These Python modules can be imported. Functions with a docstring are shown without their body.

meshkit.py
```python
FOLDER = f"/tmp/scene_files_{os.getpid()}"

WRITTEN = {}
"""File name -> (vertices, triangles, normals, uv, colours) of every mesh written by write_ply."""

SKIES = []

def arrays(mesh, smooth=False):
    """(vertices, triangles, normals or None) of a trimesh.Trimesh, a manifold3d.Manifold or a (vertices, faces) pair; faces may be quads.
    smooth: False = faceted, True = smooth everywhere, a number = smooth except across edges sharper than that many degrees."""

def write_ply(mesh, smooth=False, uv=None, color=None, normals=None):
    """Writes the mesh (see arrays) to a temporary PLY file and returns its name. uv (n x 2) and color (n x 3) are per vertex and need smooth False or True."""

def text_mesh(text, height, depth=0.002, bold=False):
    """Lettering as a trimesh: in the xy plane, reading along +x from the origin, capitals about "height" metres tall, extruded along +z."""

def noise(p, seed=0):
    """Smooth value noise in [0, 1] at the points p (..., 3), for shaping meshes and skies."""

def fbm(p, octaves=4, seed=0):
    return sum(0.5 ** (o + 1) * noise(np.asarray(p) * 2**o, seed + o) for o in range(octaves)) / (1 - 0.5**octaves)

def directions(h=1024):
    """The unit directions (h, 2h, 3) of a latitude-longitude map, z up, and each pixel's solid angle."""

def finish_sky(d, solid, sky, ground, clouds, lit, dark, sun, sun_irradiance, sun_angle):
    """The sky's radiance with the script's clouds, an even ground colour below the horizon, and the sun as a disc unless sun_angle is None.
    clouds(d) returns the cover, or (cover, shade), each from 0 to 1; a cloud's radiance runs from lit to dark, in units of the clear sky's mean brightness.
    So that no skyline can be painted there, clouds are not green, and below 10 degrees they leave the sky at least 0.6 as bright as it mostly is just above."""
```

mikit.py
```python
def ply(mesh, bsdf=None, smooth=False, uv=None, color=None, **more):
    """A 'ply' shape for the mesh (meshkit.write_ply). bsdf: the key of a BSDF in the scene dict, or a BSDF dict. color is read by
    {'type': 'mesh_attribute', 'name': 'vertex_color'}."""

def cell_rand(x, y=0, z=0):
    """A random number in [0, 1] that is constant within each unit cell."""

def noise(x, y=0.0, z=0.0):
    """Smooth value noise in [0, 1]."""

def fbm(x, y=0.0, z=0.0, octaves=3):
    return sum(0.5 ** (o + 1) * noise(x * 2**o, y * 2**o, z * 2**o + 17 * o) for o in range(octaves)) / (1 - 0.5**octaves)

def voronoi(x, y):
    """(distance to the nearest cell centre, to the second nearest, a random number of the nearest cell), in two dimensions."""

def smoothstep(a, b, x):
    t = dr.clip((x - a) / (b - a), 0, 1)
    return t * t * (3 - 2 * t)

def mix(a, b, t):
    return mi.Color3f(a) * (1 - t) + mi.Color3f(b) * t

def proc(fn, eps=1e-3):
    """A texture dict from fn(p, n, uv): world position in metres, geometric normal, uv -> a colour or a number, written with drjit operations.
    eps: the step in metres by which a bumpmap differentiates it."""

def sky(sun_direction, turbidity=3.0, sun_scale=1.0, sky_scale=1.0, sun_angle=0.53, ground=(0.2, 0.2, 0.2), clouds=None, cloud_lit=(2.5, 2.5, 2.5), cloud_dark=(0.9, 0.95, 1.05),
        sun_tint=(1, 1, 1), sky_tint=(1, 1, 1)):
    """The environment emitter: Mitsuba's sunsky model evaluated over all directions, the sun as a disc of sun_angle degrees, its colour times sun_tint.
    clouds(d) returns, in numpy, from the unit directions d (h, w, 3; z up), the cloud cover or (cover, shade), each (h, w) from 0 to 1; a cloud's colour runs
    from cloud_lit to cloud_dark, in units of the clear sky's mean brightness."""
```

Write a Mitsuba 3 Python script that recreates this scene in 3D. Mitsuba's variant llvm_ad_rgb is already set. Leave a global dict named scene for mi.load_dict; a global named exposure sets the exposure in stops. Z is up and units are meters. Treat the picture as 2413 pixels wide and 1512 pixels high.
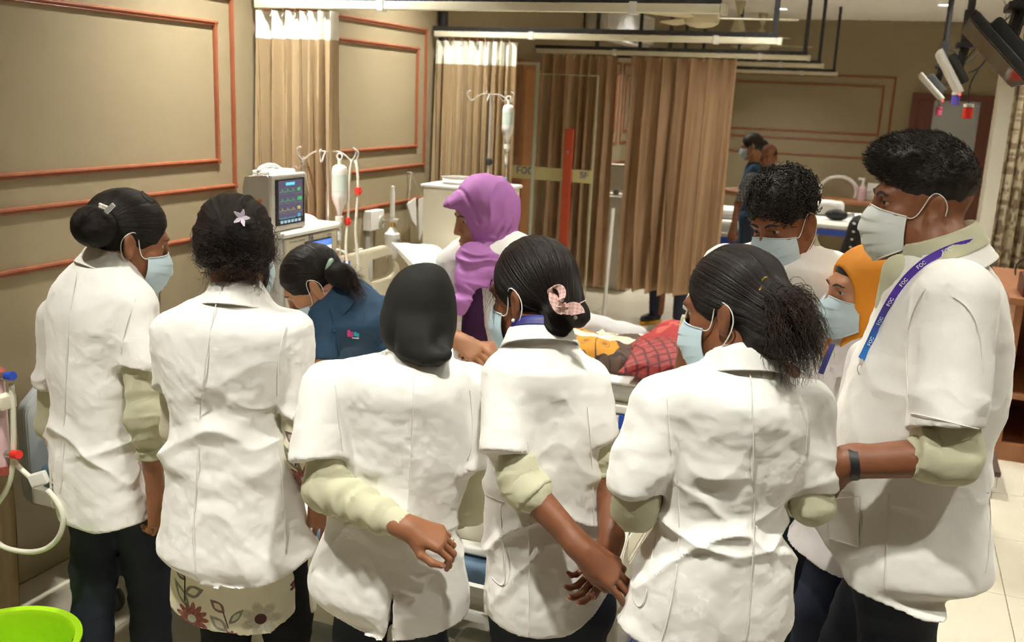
import math, random
from concurrent.futures import ThreadPoolExecutor
import numpy as np, trimesh, manifold3d as m3, shapely
from scipy.interpolate import PchipInterpolator
from scipy.spatial import cKDTree
from scipy import sparse
import drjit as dr, mitsuba as mi
import mikit, meshkit
from meshkit import noise as nz, fbm
from shapely.geometry import Polygon, Point, box as sbox

random.seed(7)
T = mi.ScalarTransform4f
scene, labels = {}, {}

# ------------------------------------------------------------------ camera
FPX, CX, CY, CAMH = 2280.0, 1206.5, 756.0, 1.9
YAW, PITCH, ROLL = math.radians(-20.85), math.radians(13.2), math.radians(2.53)
fw = np.array([math.sin(YAW) * math.cos(PITCH), math.cos(YAW) * math.cos(PITCH), -math.sin(PITCH)])
_r = np.cross(fw, [0, 0, 1.0]); _r /= np.linalg.norm(_r)
_u = np.cross(_r, fw)
RT = math.cos(ROLL) * _r + math.sin(ROLL) * _u
UP = np.cross(RT, fw)
EYE = np.array([0, 0, CAMH])
N0 = np.array([math.sin(YAW), math.cos(YAW), 0.0])      # horizontal viewing direction
R0 = np.array([math.cos(YAW), -math.sin(YAW), 0.0])     # horizontal right of it
Z = np.array([0, 0, 1.0])
scene['camera'] = {'type': 'thinlens', 'fov': math.degrees(2 * math.atan(CX / FPX)), 'fov_axis': 'x',
    'to_world': T().look_at(origin=EYE.tolist(), target=(EYE + fw).tolist(), up=UP.tolist()),
    'aperture_radius': 0.0032, 'focus_distance': 2.35, 'near_clip': 0.05, 'far_clip': 60.0}
exposure = 0.16

# ------------------------------------------------------------------ lamps (recessed downlights in the ceiling, z = 2.95)
CEIL = 2.95
LAMPS = [(-1.85, 1.15, 1.3), (-0.45, 1.2, 1.3), (0.95, 1.3, 0.9), (-2.42, 3.5, 1.9), (-0.75, 3.1, 0.8), (0.95, 3.1, 0.8), (-2.42, 5.3, 1.6), (-0.5, 5.4, 1.2), (1.2, 5.4, 0.7),
         (-2.3, 9.9, 1.2), (-1.2, 6.9, 1.0), (0.6, 7.9, 1.3), (0.29, 11.0, 1.1), (-1.37, 11.6, 1.1), (2.4, 2.0, 0.6), (2.4, 6.0, 0.6)]
LAMP_RADIANCE = (1270.0, 1250.0, 1130.0)

def P(px, py, D):
    """point at horizontal viewing distance D that the photograph shows at (px, py)"""
    r = fw + RT * (px - CX) / FPX - UP * (py - CY) / FPX
    return EYE + r * (D / (r @ N0))
def onz(px, py, z):
    r = fw + RT * (px - CX) / FPX - UP * (py - CY) / FPX
    return EYE + r * ((z - CAMH) / r[2])
def ony(px, py, y):
    r = fw + RT * (px - CX) / FPX - UP * (py - CY) / FPX
    return EYE + r * (y / r[1])
def onx(px, py, x):
    r = fw + RT * (px - CX) / FPX - UP * (py - CY) / FPX
    return EYE + r * (x / r[0])
def unit(v):
    v = np.asarray(v, float)
    return v / np.linalg.norm(v)
A_ = lambda *v: np.array(v, float)

# ------------------------------------------------------------------ materials
def rgb(*c): return {'type': 'rgb', 'value': [float(x) for x in c]}
def pri(c, rough=0.5, **kw):
    return {'type': 'principled', 'base_color': c if isinstance(c, dict) else rgb(*c), 'roughness': rough, **kw}
def mat(name, bsdf, two=True):
    scene[name] = {'type': 'twosided', 'bsdf': bsdf} if two else bsdf
    return name
sm, mix = mikit.smoothstep, mikit.mix
mat('m_wall', pri(mikit.proc(lambda p, n, uv: mix((0.262, 0.210, 0.127), (0.282, 0.229, 0.141), mikit.fbm(p.x * 2, p.y * 2, p.z * 2))), 0.75))
mat('m_ceiling', pri((0.86, 0.85, 0.82), 0.9))
mat('m_white_wall', pri((0.75, 0.73, 0.68), 0.8))
mat('m_column', pri((0.74, 0.70, 0.60), 0.8))
def _wood(a, b, s=1.0):
    def fn(p, n, uv):
        g = mikit.fbm(p.x * 40 * s, p.y * 40 * s, p.z * 4 * s)
        return mix(a, b, g)
    return mikit.proc(fn)
mat('m_trim', pri(_wood((0.20, 0.055, 0.024), (0.29, 0.092, 0.046)), 0.38, specular=0.5))
mat('m_wood', pri(_wood((0.26, 0.10, 0.045), (0.36, 0.155, 0.07)), 0.4))
mat('m_wood_orange', pri(_wood((0.42, 0.17, 0.05), (0.50, 0.22, 0.075)), 0.45))
mat('m_wood_dark', pri(_wood((0.085, 0.022, 0.014), (0.13, 0.035, 0.022)), 0.4))
def _tile(p, n, uv):
    i, j = dr.floor((p.x + 100) / 0.6), dr.floor((p.y + 100) / 0.6)
    c = mikit.cell_rand(i, j, 3)
    v = mikit.fbm(p.x * 5, p.y * 5, 3.0)
    return mix((0.66, 0.61, 0.49), (0.74, 0.69, 0.57), c * 0.5 + v * 0.5)
mat('m_tile', pri(mikit.proc(_tile), 0.16, specular=0.5))
mat('m_grout', pri((0.16, 0.14, 0.11), 0.9))
mat('m_black', pri((0.012, 0.012, 0.013), 0.45))
mat('m_black_matt', pri((0.02, 0.02, 0.02), 0.8))
mat('m_grey', pri((0.30, 0.30, 0.30), 0.5))
mat('m_light_grey', pri((0.62, 0.62, 0.60), 0.45))
mat('m_rail', pri((0.78, 0.75, 0.58), 0.35))
mat('m_plastic_white', pri((0.80, 0.79, 0.74), 0.35))
mat('m_plastic_cream', pri((0.70, 0.66, 0.53), 0.4))
mat('m_fan', pri((0.66, 0.60, 0.42), 0.4))
mat('m_chrome', pri((0.80, 0.80, 0.78), 0.25, metallic=0.75))
mat('m_steel', pri((0.6, 0.6, 0.6), 0.3, metallic=1.0))
mat('m_gold', pri((0.83, 0.58, 0.2), 0.25, metallic=1.0))
mat('m_blue', pri((0.02, 0.07, 0.45), 0.4))
mat('m_blue_mattress', pri((0.10, 0.17, 0.26), 0.6))
mat('m_blue_box', pri((0.045, 0.075, 0.30), 0.4))
mat('m_red', pri((0.75, 0.03, 0.02), 0.4))
mat('m_orange_red', pri((0.36, 0.048, 0.018), 0.5))
mat('m_yellow', pri((0.85, 0.45, 0.02), 0.5))
mat('m_lime', pri((0.36, 0.66, 0.012), 0.3))
mat('m_sheet', pri(mikit.proc(lambda p, n, uv: mix((0.80, 0.79, 0.75), (0.85, 0.84, 0.80), mikit.fbm(p.x * 9, p.y * 9, p.z * 9))), 0.9))
mat('m_sheet_cream', pri((0.74, 0.70, 0.58), 0.9))
mat('m_lilac', pri((0.50, 0.48, 0.62), 0.5))
mat('m_tube', pri((0.80, 0.78, 0.66), 0.3))
mat('m_pink_clear', pri((0.72, 0.50, 0.52), 0.15))
mat('m_clear', {'type': 'thindielectric', 'int_ior': 1.35}, two=False)
mat('m_glass', {'type': 'thindielectric', 'int_ior': 1.5}, two=False)
mat('m_glass_edge', pri((0.45, 0.50, 0.38), 0.2))
mat('m_saline', pri((0.80, 0.81, 0.78), 0.25, spec_trans=0.0))
mat('m_band', pri((0.42, 0.37, 0.17), 0.5))
mat('m_logo_navy', pri((0.05, 0.04, 0.14), 0.6))
mat('m_curtain', pri(mikit.proc(lambda p, n, uv: mix((0.355, 0.255, 0.142), (0.375, 0.272, 0.152), mikit.fbm(p.x * 9, p.y * 9, p.z * 9))), 0.85))
mat('m_curtain_dark', pri(mikit.proc(lambda p, n, uv: mix((0.35, 0.222, 0.125), (0.37, 0.235, 0.134), mikit.fbm(p.x * 9, p.y * 9, p.z * 9))), 0.85))
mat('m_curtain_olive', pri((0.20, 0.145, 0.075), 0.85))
mat('m_net', pri((0.84, 0.83, 0.76), 0.8))
# people
mat('m_coat', pri((0.83, 0.82, 0.79), 0.85, specular=0.25))
mat('m_coat_b', pri((0.81, 0.79, 0.75), 0.85, specular=0.25))
mat('m_coat_lilac', pri((0.76, 0.73, 0.74), 0.85, specular=0.25))
mat('m_shirt', pri((0.50, 0.485, 0.345), 0.85, specular=0.25))
mat('m_navy', pri((0.012, 0.016, 0.026), 0.8, specular=0.3))
mat('m_black_cloth', pri((0.006, 0.006, 0.007), 0.85, specular=0.2))
mat('m_hijab_black', pri((0.013, 0.0125, 0.011), 0.75, specular=0.3))
mat('m_hijab_purple', pri((0.37, 0.135, 0.39), 0.75, sheen=0.3))
mat('m_hijab_orange', pri((0.62, 0.22, 0.010), 0.75, sheen=0.3))
mat('m_purple_dress', pri((0.042, 0.010, 0.062), 0.8))
mat('m_scrubs', pri((0.012, 0.045, 0.095), 0.8))
mat('m_jeans', pri((0.018, 0.025, 0.05), 0.85))
mat('m_mask_blue', pri((0.50, 0.63, 0.70), 0.85))
mat('m_mask_white', pri((0.70, 0.73, 0.71), 0.85))
mat('m_loop', pri((0.82, 0.82, 0.78), 0.7))
def _skin(a, b):
    return pri(mikit.proc(lambda p, n, uv: mix(a, b, mikit.fbm(p.x * 30, p.y * 30, p.z * 30))), 0.48, specular=0.4)
mat('m_skin', _skin((0.235, 0.092, 0.043), (0.285, 0.118, 0.057)))
mat('m_skin_dark', _skin((0.165, 0.060, 0.027), (0.205, 0.078, 0.037)))
mat('m_skin_light', _skin((0.36, 0.165, 0.085), (0.42, 0.20, 0.11)))
mat('m_eye_white', pri((0.40, 0.36, 0.33), 0.25))
mat('m_iris', pri((0.02, 0.010, 0.006), 0.1))
mat('m_lip', pri((0.27, 0.085, 0.060), 0.45))
mat('m_nail', pri((0.42, 0.22, 0.16), 0.3))
def _hair(a, b, f1, f2, bump):
    pat = lambda p, n, uv: mikit.fbm(uv.x * f1, uv.y * f1, p.z * f2)
    return {'type': 'bumpmap', 'arbitrary': mikit.proc(pat, 2e-4), 'scale': bump,
            'bsdf': pri(mikit.proc(lambda p, n, uv: mix(a, b, pat(p, n, uv))), 0.46, specular=0.2)}
mat('m_hair', _hair((0.004, 0.003, 0.003), (0.020, 0.014, 0.012), 46.0, 4.0, 0.004))
mat('m_hair_brown', pri(mikit.proc(lambda p, n, uv: mix((0.008, 0.005, 0.004), (0.035, 0.018, 0.013), mikit.fbm(p.x * 90, p.y * 90, p.z * 90))), 0.36, specular=0.5))
mat('m_hair_short', pri(mikit.proc(lambda p, n, uv: mix((0.005, 0.004, 0.004), (0.022, 0.015, 0.011), mikit.fbm(p.x * 160, p.y * 160, p.z * 60))), 0.5, specular=0.4))
mat('m_brow', pri((0.008, 0.006, 0.005), 0.6))
mat('m_bow_pink', pri(mikit.proc(lambda p, n, uv: mix((0.66, 0.36, 0.33), (0.78, 0.60, 0.56), mikit.smoothstep(-0.3, 0.3, dr.sin(p.x * 700) * 0.5 + dr.sin((p.z + p.y) * 700) * 0.5))), 0.8))
mat('m_bow_lilac', pri((0.66, 0.58, 0.72), 0.6))
mat('m_pearl', pri((0.85, 0.80, 0.72), 0.15))
mat('m_lanyard', pri(mikit.proc(lambda p, n, uv: mix((0.012, 0.15, 0.50), (0.055, 0.018, 0.26), sm(1.38, 1.50, p.z))), 0.5))
mat('m_lanyard_navy', pri((0.02, 0.02, 0.16), 0.5))
mat('m_white_print', pri((0.75, 0.75, 0.82), 0.6))

# ------------------------------------------------------------------ scene helpers
def key_for(name):
    if name not in USED:
        USED[name] = 0
        return name
    USED[name] += 1
    return f'{name}_{USED[name]:03d}'
USED = {}
def thing(name, label, cat, group=None):
    k = key_for(name)
    labels[k] = {'label': label, 'category': cat}
    if group: labels[k]['group'] = group
    return k
import threading
LOCK = threading.RLock()
def put(name, mesh, m, parent=None, label=None, smooth=30, uv=None, shape=None, **kw):
    with LOCK:
        k = key_for(name if parent is None else parent + '__' + name)
        scene[k] = shape if shape is not None else mikit.ply(mesh, m, smooth=smooth, uv=uv, **kw)
        if label: labels[k] = {'label': label}
    return k
def solo(name, label, cat, mesh, m, group=None, **kw):
    k = put(name, mesh, m, **kw)
    labels[k] = {'label': label, 'category': cat}
    if group: labels[k]['group'] = group
    return k
def struct(name, mesh, m, label=None, **kw):
    k = put(name, mesh, m, **kw)
    labels[k] = {'kind': 'structure'}
    if label: labels[k]['label'] = label
    return k
cat = trimesh.util.concatenate
def bx(lo, hi, bev=0.0):
    lo, hi = np.minimum(lo, hi).astype(float), np.maximum(lo, hi).astype(float)
    if bev <= 0:
        b = trimesh.creation.box(extents=hi - lo); b.apply_translation((lo + hi) / 2); return b
    bev = min(bev, 0.45 * (hi - lo).min())
    pts = []
    for s in np.ndindex(2, 2, 2):
        c = np.where(s, hi, lo); sg = np.where(s, -1.0, 1.0)
        for a in range(3):
            q = c + sg * bev; q[a] = c[a]; pts.append(q)
            q2 = c + sg * bev * 0.3; q2[a] = c[a] + sg[a] * bev * 0.3
            pts.append(c + sg * bev * 0.3)
    m = trimesh.convex.convex_hull(np.array(pts)); return m
def cyl(a, b, r, n=16, r2=None):
    a, b = np.asarray(a, float), np.asarray(b, float)
    return tube_mesh([a, b], [r, r if r2 is None else r2], n)
def tube_mesh(pts, rad, n=8, cap=True, twist=None):
    p = np.asarray(pts, float); m = len(p)
    rad = np.broadcast_to(np.asarray(rad, float), (m,))
    t = np.gradient(p, axis=0); t /= np.linalg.norm(t, axis=1, keepdims=True) + 1e-12
    a = np.zeros_like(p)
    ref = A_(0, 0, 1) if abs(t[0, 2]) < 0.9 else A_(1, 0, 0)
    x = np.cross(t[0], ref); x /= np.linalg.norm(x)
    for i in range(m):
        x = x - t[i] * (x @ t[i]); x /= np.linalg.norm(x) + 1e-12; a[i] = x
    b = np.cross(t, a)
    an = np.arange(n) * 2 * np.pi / n
    v = p[:, None] + rad[:, None, None] * (np.cos(an)[None, :, None] * a[:, None] + np.sin(an)[None, :, None] * b[:, None])
    v = v.reshape(-1, 3)
    i, j = np.meshgrid(np.arange(m - 1), np.arange(n), indexing='ij')
    q0, q1, q2, q3 = i * n + j, i * n + (j + 1) % n, (i + 1) * n + (j + 1) % n, (i + 1) * n + j
    f = np.vstack([np.stack([q0, q1, q2], -1).reshape(-1, 3), np.stack([q0, q2, q3], -1).reshape(-1, 3)])
    if cap:
        c0, c1 = len(v), len(v) + 1
        v = np.vstack([v, p[:1], p[-1:]])
        k = np.arange(n)
        f = np.vstack([f, np.stack([np.full(n, c0), (k + 1) % n, k], -1), np.stack([np.full(n, c1), (m - 1) * n + k, (m - 1) * n + (k + 1) % n], -1)])
    return trimesh.Trimesh(v, f, process=False)
def spline(pts, n=24):
    p = np.asarray(pts, float)
    if len(p) < 3: return p
    s = np.r_[0, np.cumsum(np.linalg.norm(np.diff(p, axis=0), axis=1))]
    from scipy.interpolate import CubicSpline
    return CubicSpline(s, p)(np.linspace(0, s[-1], n))
def ribbon(pts, side, w, th=0.0015):
    """flat strap along pts; side: unit vectors across"""
    p = np.asarray(pts, float); s = np.broadcast_to(np.asarray(side, float), p.shape)
    t = np.gradient(p, axis=0); nn = np.cross(t, s); nn /= np.linalg.norm(nn, axis=1, keepdims=True) + 1e-12
    w = np.broadcast_to(w, (len(p),))[:, None]
    c = [p - s * w / 2 - nn * th, p + s * w / 2 - nn * th, p + s * w / 2 + nn * th, p - s * w / 2 + nn * th]
    v = np.stack(c, 1).reshape(-1, 3); m = len(p); f = []
    for i in range(m - 1):
        for j in range(4):
            a, b = i * 4 + j, i * 4 + (j + 1) % 4
            f += [[a, b, b + 4], [a, b + 4, a + 4]]
    f += [[0, 2, 1], [0, 3, 2]]; e = (m - 1) * 4; f += [[e, e + 1, e + 2], [e, e + 2, e + 3]]
    return trimesh.Trimesh(v, f, process=False)
def lathe(profile, n=32):
    return trimesh.creation.revolve(np.asarray(profile, float), sections=n)
def grid_mesh(Pt, closed_u=False):
    """(m, n, 3) points -> mesh"""
    m, n = Pt.shape[:2]
    i, j = np.meshgrid(np.arange(m - 1), np.arange(n if closed_u else n - 1), indexing='ij')
    q0, q1, q2, q3 = i * n + j, i * n + (j + 1) % n, (i + 1) * n + (j + 1) % n, (i + 1) * n + j
    f = np.vstack([np.stack([q0, q1, q2], -1).reshape(-1, 3), np.stack([q0, q2, q3], -1).reshape(-1, 3)])
    return trimesh.Trimesh(Pt.reshape(-1, 3), f, process=False)
def moved(m, M):
    m = m.copy(); m.apply_transform(M); return m
def frame(o, x, y, z):
    M = np.eye(4); M[:3, 0], M[:3, 1], M[:3, 2], M[:3, 3] = x, y, z, o; return M

# ------------------------------------------------------------------ implicit modelling: smooth unions of tapered bones, ellipsoids and lofts, meshed by surface nets
def cone(a, b, ra, rb=None, k=0.02, op='+', squash=None, cuts=()):
    a, b = np.asarray(a, np.float32), np.asarray(b, np.float32)
    rb = ra if rb is None else rb
    ba = b - a; L = max(float(ba @ ba), 1e-12)
    cuts = [(np.asarray(c, np.float32), unit(d).astype(np.float32)) for c, d in cuts]
    def fn(p):
        q = p - a
        t = np.clip(q @ ba / L, 0, 1)[:, None]
        v = q - t * ba
        if squash is not None:
            d, s = squash; d = d.astype(np.float32)
            v = v + ((v @ d) * (1 / s - 1))[:, None] * d
            r = np.sqrt((v * v).sum(1)); o = (r - (ra + (rb - ra) * t[:, 0])) * min(s, 1)
        else:
            o = np.sqrt((v * v).sum(1)) - (ra + (rb - ra) * t[:, 0])
        for c, d in cuts: o = np.maximum(o, (p - c) @ d)
        return o
    return (op, k, fn, (a + b) / 2, math.sqrt(L) / 2 + max(ra, rb) * (1 if squash is None else max(1, squash[1])))
def ell(c, r, ax=None, k=0.02, op='+', cuts=()):
    c, r = np.asarray(c, np.float32), np.asarray(r, np.float32)
    ax = None if ax is None else np.asarray(ax, np.float32)   # rows = axes
    cuts = [(np.asarray(q, np.float32), unit(d).astype(np.float32)) for q, d in cuts]
    def fn(p):
        q = p - c
        if ax is not None: q = q @ ax.T
        k0 = np.sqrt(((q / r) ** 2).sum(1)); k1 = np.sqrt(((q / (r * r)) ** 2).sum(1)) + 1e-9
        o = np.where(k0 < 0.05, -r.min(), k0 * (k0 - 1) / k1)
        for cc, d in cuts: o = np.maximum(o, (p - cc) @ d)
        return o
    return (op, k, fn, c, float(r.max()))
def half(c, d, k=0.004):
    """keep the side that d points away from"""
    c, d = np.asarray(c, np.float32), unit(d).astype(np.float32)
    return ('&', k, lambda p: (p - c) @ d, c, 1e9)
def boxp(c, h, ax, r=0.01, k=0.01, op='+'):
    c, h, ax = np.asarray(c, np.float32), np.asarray(h, np.float32), np.asarray(ax, np.float32)
    def fn(p):
        q = np.abs((p - c) @ ax.T) - (h - r)
        return np.sqrt((np.maximum(q, 0) ** 2).sum(1)) + np.minimum(q.max(1), 0) - r
    return (op, k, fn, c, float(np.linalg.norm(h)))
class Loft:
    """Tube of elliptic sections along an axis. stations: (centre, A, B) from top to bottom; right: direction of A."""
    def __init__(s, st, right, hem=None, power=2.0, cap=0.0):
        C = np.array([x[0] for x in st], float); s.A0 = np.array([x[1] for x in st]); s.B0 = np.array([x[2] for x in st])
        s.o = C[-1]; s.w = unit(C[0] - C[-1])
        t = (C - s.o) @ s.w
        o = np.argsort(t); t, C, A, B = t[o], C[o], s.A0[o], s.B0[o]
        s.r = unit(right - s.w * (right @ s.w)); s.f = np.cross(s.w, s.r)
        s.tt = np.linspace(t[0], t[-1], 96)
        Q = C - s.o - np.outer(t, s.w)
        s.cr, s.cf = PchipInterpolator(t, Q @ s.r)(s.tt), PchipInterpolator(t, Q @ s.f)(s.tt)
        s.A, s.B = PchipInterpolator(t, A)(s.tt), PchipInterpolator(t, B)(s.tt)
        s.dA = np.gradient(np.minimum(s.A, s.B), s.tt)
        s.hem, s.power, s.cap = hem, power, cap
        s.c = C.mean(0); s.rad = float(np.linalg.norm(C - s.c, axis=1).max() + max(A.max(), B.max()))
    def local(s, p):
        q = p - s.o.astype(np.float32)
        t = q @ s.w.astype(np.float32)
        tc = np.clip(t, s.tt[0], s.tt[-1])
        u = q @ s.r.astype(np.float32) - np.interp(tc, s.tt, s.cr)
        v = q @ s.f.astype(np.float32) - np.interp(tc, s.tt, s.cf)
        return t, tc, u, v
    def __call__(s, p):
        t, tc, u, v = s.local(p)
        A, B = np.interp(tc, s.tt, s.A), np.interp(tc, s.tt, s.B)
        if s.power == 2.0:
            k0 = np.sqrt((u / A) ** 2 + (v / B) ** 2)
        else:
            k0 = (np.abs(u / A) ** s.power + np.abs(v / B) ** s.power) ** (1 / s.power)
        k1 = np.sqrt((u / A ** 2) ** 2 + (v / B ** 2) ** 2) + 1e-6
        d = np.where(k0 < 0.3, (k0 - 1) * np.minimum(A, B), k0 * (k0 - 1) / k1)
        d = d / np.sqrt(1 + np.interp(tc, s.tt, s.dA) ** 2)
        lo = s.tt[0] if s.hem is None else s.tt[0] + s.hem(u, v)
        return np.maximum(np.maximum(d, t - s.tt[-1]), lo - t)
    def prim(s, k=0.03, op='+'):
        return (op, k, lambda p: s(p).astype(np.float32), s.c, s.rad)
def sminv(a, b, k):
    h = np.clip(0.5 + 0.5 * (b - a) / k, 0, 1)
    return b + (a - b) * h - k * h * (1 - h)
def sdf_eval(prims, p):
    d = None
    for op, k, fn, c, r in prims:
        e = fn(p)
        if op == '+': d = e if d is None else sminv(d, e, k)
        elif op == '-': d = -sminv(-d, e, k)
        else: d = -sminv(-d, -e, k)
    return d
BS = 8
_off = np.stack(np.meshgrid(*[np.arange(BS + 1)] * 3, indexing='ij'), -1).reshape(-1, 3)
def _nets(prims, cell, lo, hi, inside=None):
    bs = BS * cell
    nb = np.maximum(np.ceil((hi - lo) / bs).astype(int), 1)
    I = np.stack(np.meshgrid(*[np.arange(n) for n in nb], indexing='ij'), -1).reshape(-1, 3)
    cen = (lo + (I + 0.5) * bs).astype(np.float32)
    R = bs * 0.87
    if inside is not None:
        m = inside(cen) < R
        I, cen = I[m], cen[m]
    # coarse cull by bounding spheres
    near = np.full(len(cen), 1e9, np.float32)
    for op, k, fn, c, r in prims:
        if op == '+': near = np.minimum(near, np.linalg.norm(cen - c.astype(np.float32), axis=1) - r - k)
    m = near < R
    I, cen = I[m], cen[m]
    D = np.stack([fn(cen) for op, k, fn, c, r in prims])
    plus = np.array([op == '+' for op, *_ in prims])
    best = D[plus].min(0)
    # full field at centres to decide which blocks the surface may cross
    d = None
    for (op, k, *_), e in zip(prims, D):
        if op == '+': d = e if d is None else sminv(d, e, k)
        elif op == '-': d = -sminv(-d, e, k)
        else: d = -sminv(-d, -e, k)
    m = np.abs(d) < R * 1.45 + 0.006
    I, cen, D, best = I[m], cen[m], D[:, m], best[m]
    n = len(I)
    if n == 0: return np.zeros((0, 3)), np.zeros((0, 4), int)
    G = (I[:, None] * BS + _off[None]).astype(np.int64)
    pts = (lo + G * cell).astype(np.float32)
    d = np.full((n, len(_off)), 1e3, np.float32)
    for (op, k, fn, c, r), e in zip(prims, D):
        if op == '+': s = e < best + 2 * R * 1.3 + k
        elif op == '-': s = e < R * 1.5 + k
        else: s = e > -R * 1.5 - k
        s = np.nonzero(s)[0]
        if len(s) == 0: continue
        e = fn(pts[s].reshape(-1, 3)).reshape(len(s), -1)
        if op == '+': d[s] = sminv(d[s], e, k)
        elif op == '-': d[s] = -sminv(-d[s], e, k)
        else: d[s] = -sminv(-d[s], -e, k)
    V = d.reshape(n, BS + 1, BS + 1, BS + 1)
    s = V < 0
    cnt = sum(s[:, a:a + BS, b:b + BS, c:c + BS].astype(np.int8) for a, b, c in np.ndindex(2, 2, 2))
    q = np.argwhere((cnt > 0) & (cnt < 8))
    if len(q) == 0: return np.zeros((0, 3)), np.zeros((0, 4), int)
    cg = I[q[:, 0]] * BS + q[:, 1:]
    dims = nb * BS + 2
    kid = (cg[:, 0] * dims[1] + cg[:, 1]) * dims[2] + cg[:, 2]
    # vertex = mean of edge crossings
    cv = {}
    for a, b, c in np.ndindex(2, 2, 2):
        cv[a, b, c] = V[q[:, 0], q[:, 1] + a, q[:, 2] + b, q[:, 3] + c]
    acc, num = np.zeros((len(q), 3)), np.zeros(len(q))
    for ax in range(3):
        for o in np.ndindex(2, 2):
            p0 = list(o); p0.insert(ax, 0); p1 = list(o); p1.insert(ax, 1)
            v0, v1 = cv[tuple(p0)], cv[tuple(p1)]
            m = (v0 < 0) != (v1 < 0)
            t = np.where(m, v0 / np.where(m, v0 - v1, 1), 0)
            pt = np.tile(np.array(p0, float), (len(q), 1)); pt[:, ax] += t
            acc += pt * m[:, None]; num += m
    vert = lo + (cg + acc / num[:, None]) * cell
    order = np.argsort(kid); ks = kid[order]
    def find(k):
        i = np.searchsorted(ks, k); i = np.minimum(i, len(ks) - 1)
        return np.where(ks[i] == k, order[i], -1)
    quads = []
    st = (dims[1] * dims[2], dims[2], 1)
    for ax in range(3):
        e = tuple(1 if i == ax else 0 for i in range(3))
        a0, a1 = cv[0, 0, 0] < 0, cv[e] < 0
        m = a0 != a1
        u, w = [(1, 2), (2, 0), (0, 1)][ax]
        k = kid[m]
        f = np.stack([np.nonzero(m)[0], find(k - st[u]), find(k - st[u] - st[w]), find(k - st[w])], 1)
        f = np.where(a0[m][:, None], f[:, ::-1], f)
        # owners at low borders have negative neighbours: dropped
        quads.append(f[(f >= 0).all(1)])
    f = np.vstack(quads)
    f = f[:, ::-1]
    return vert, f
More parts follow.
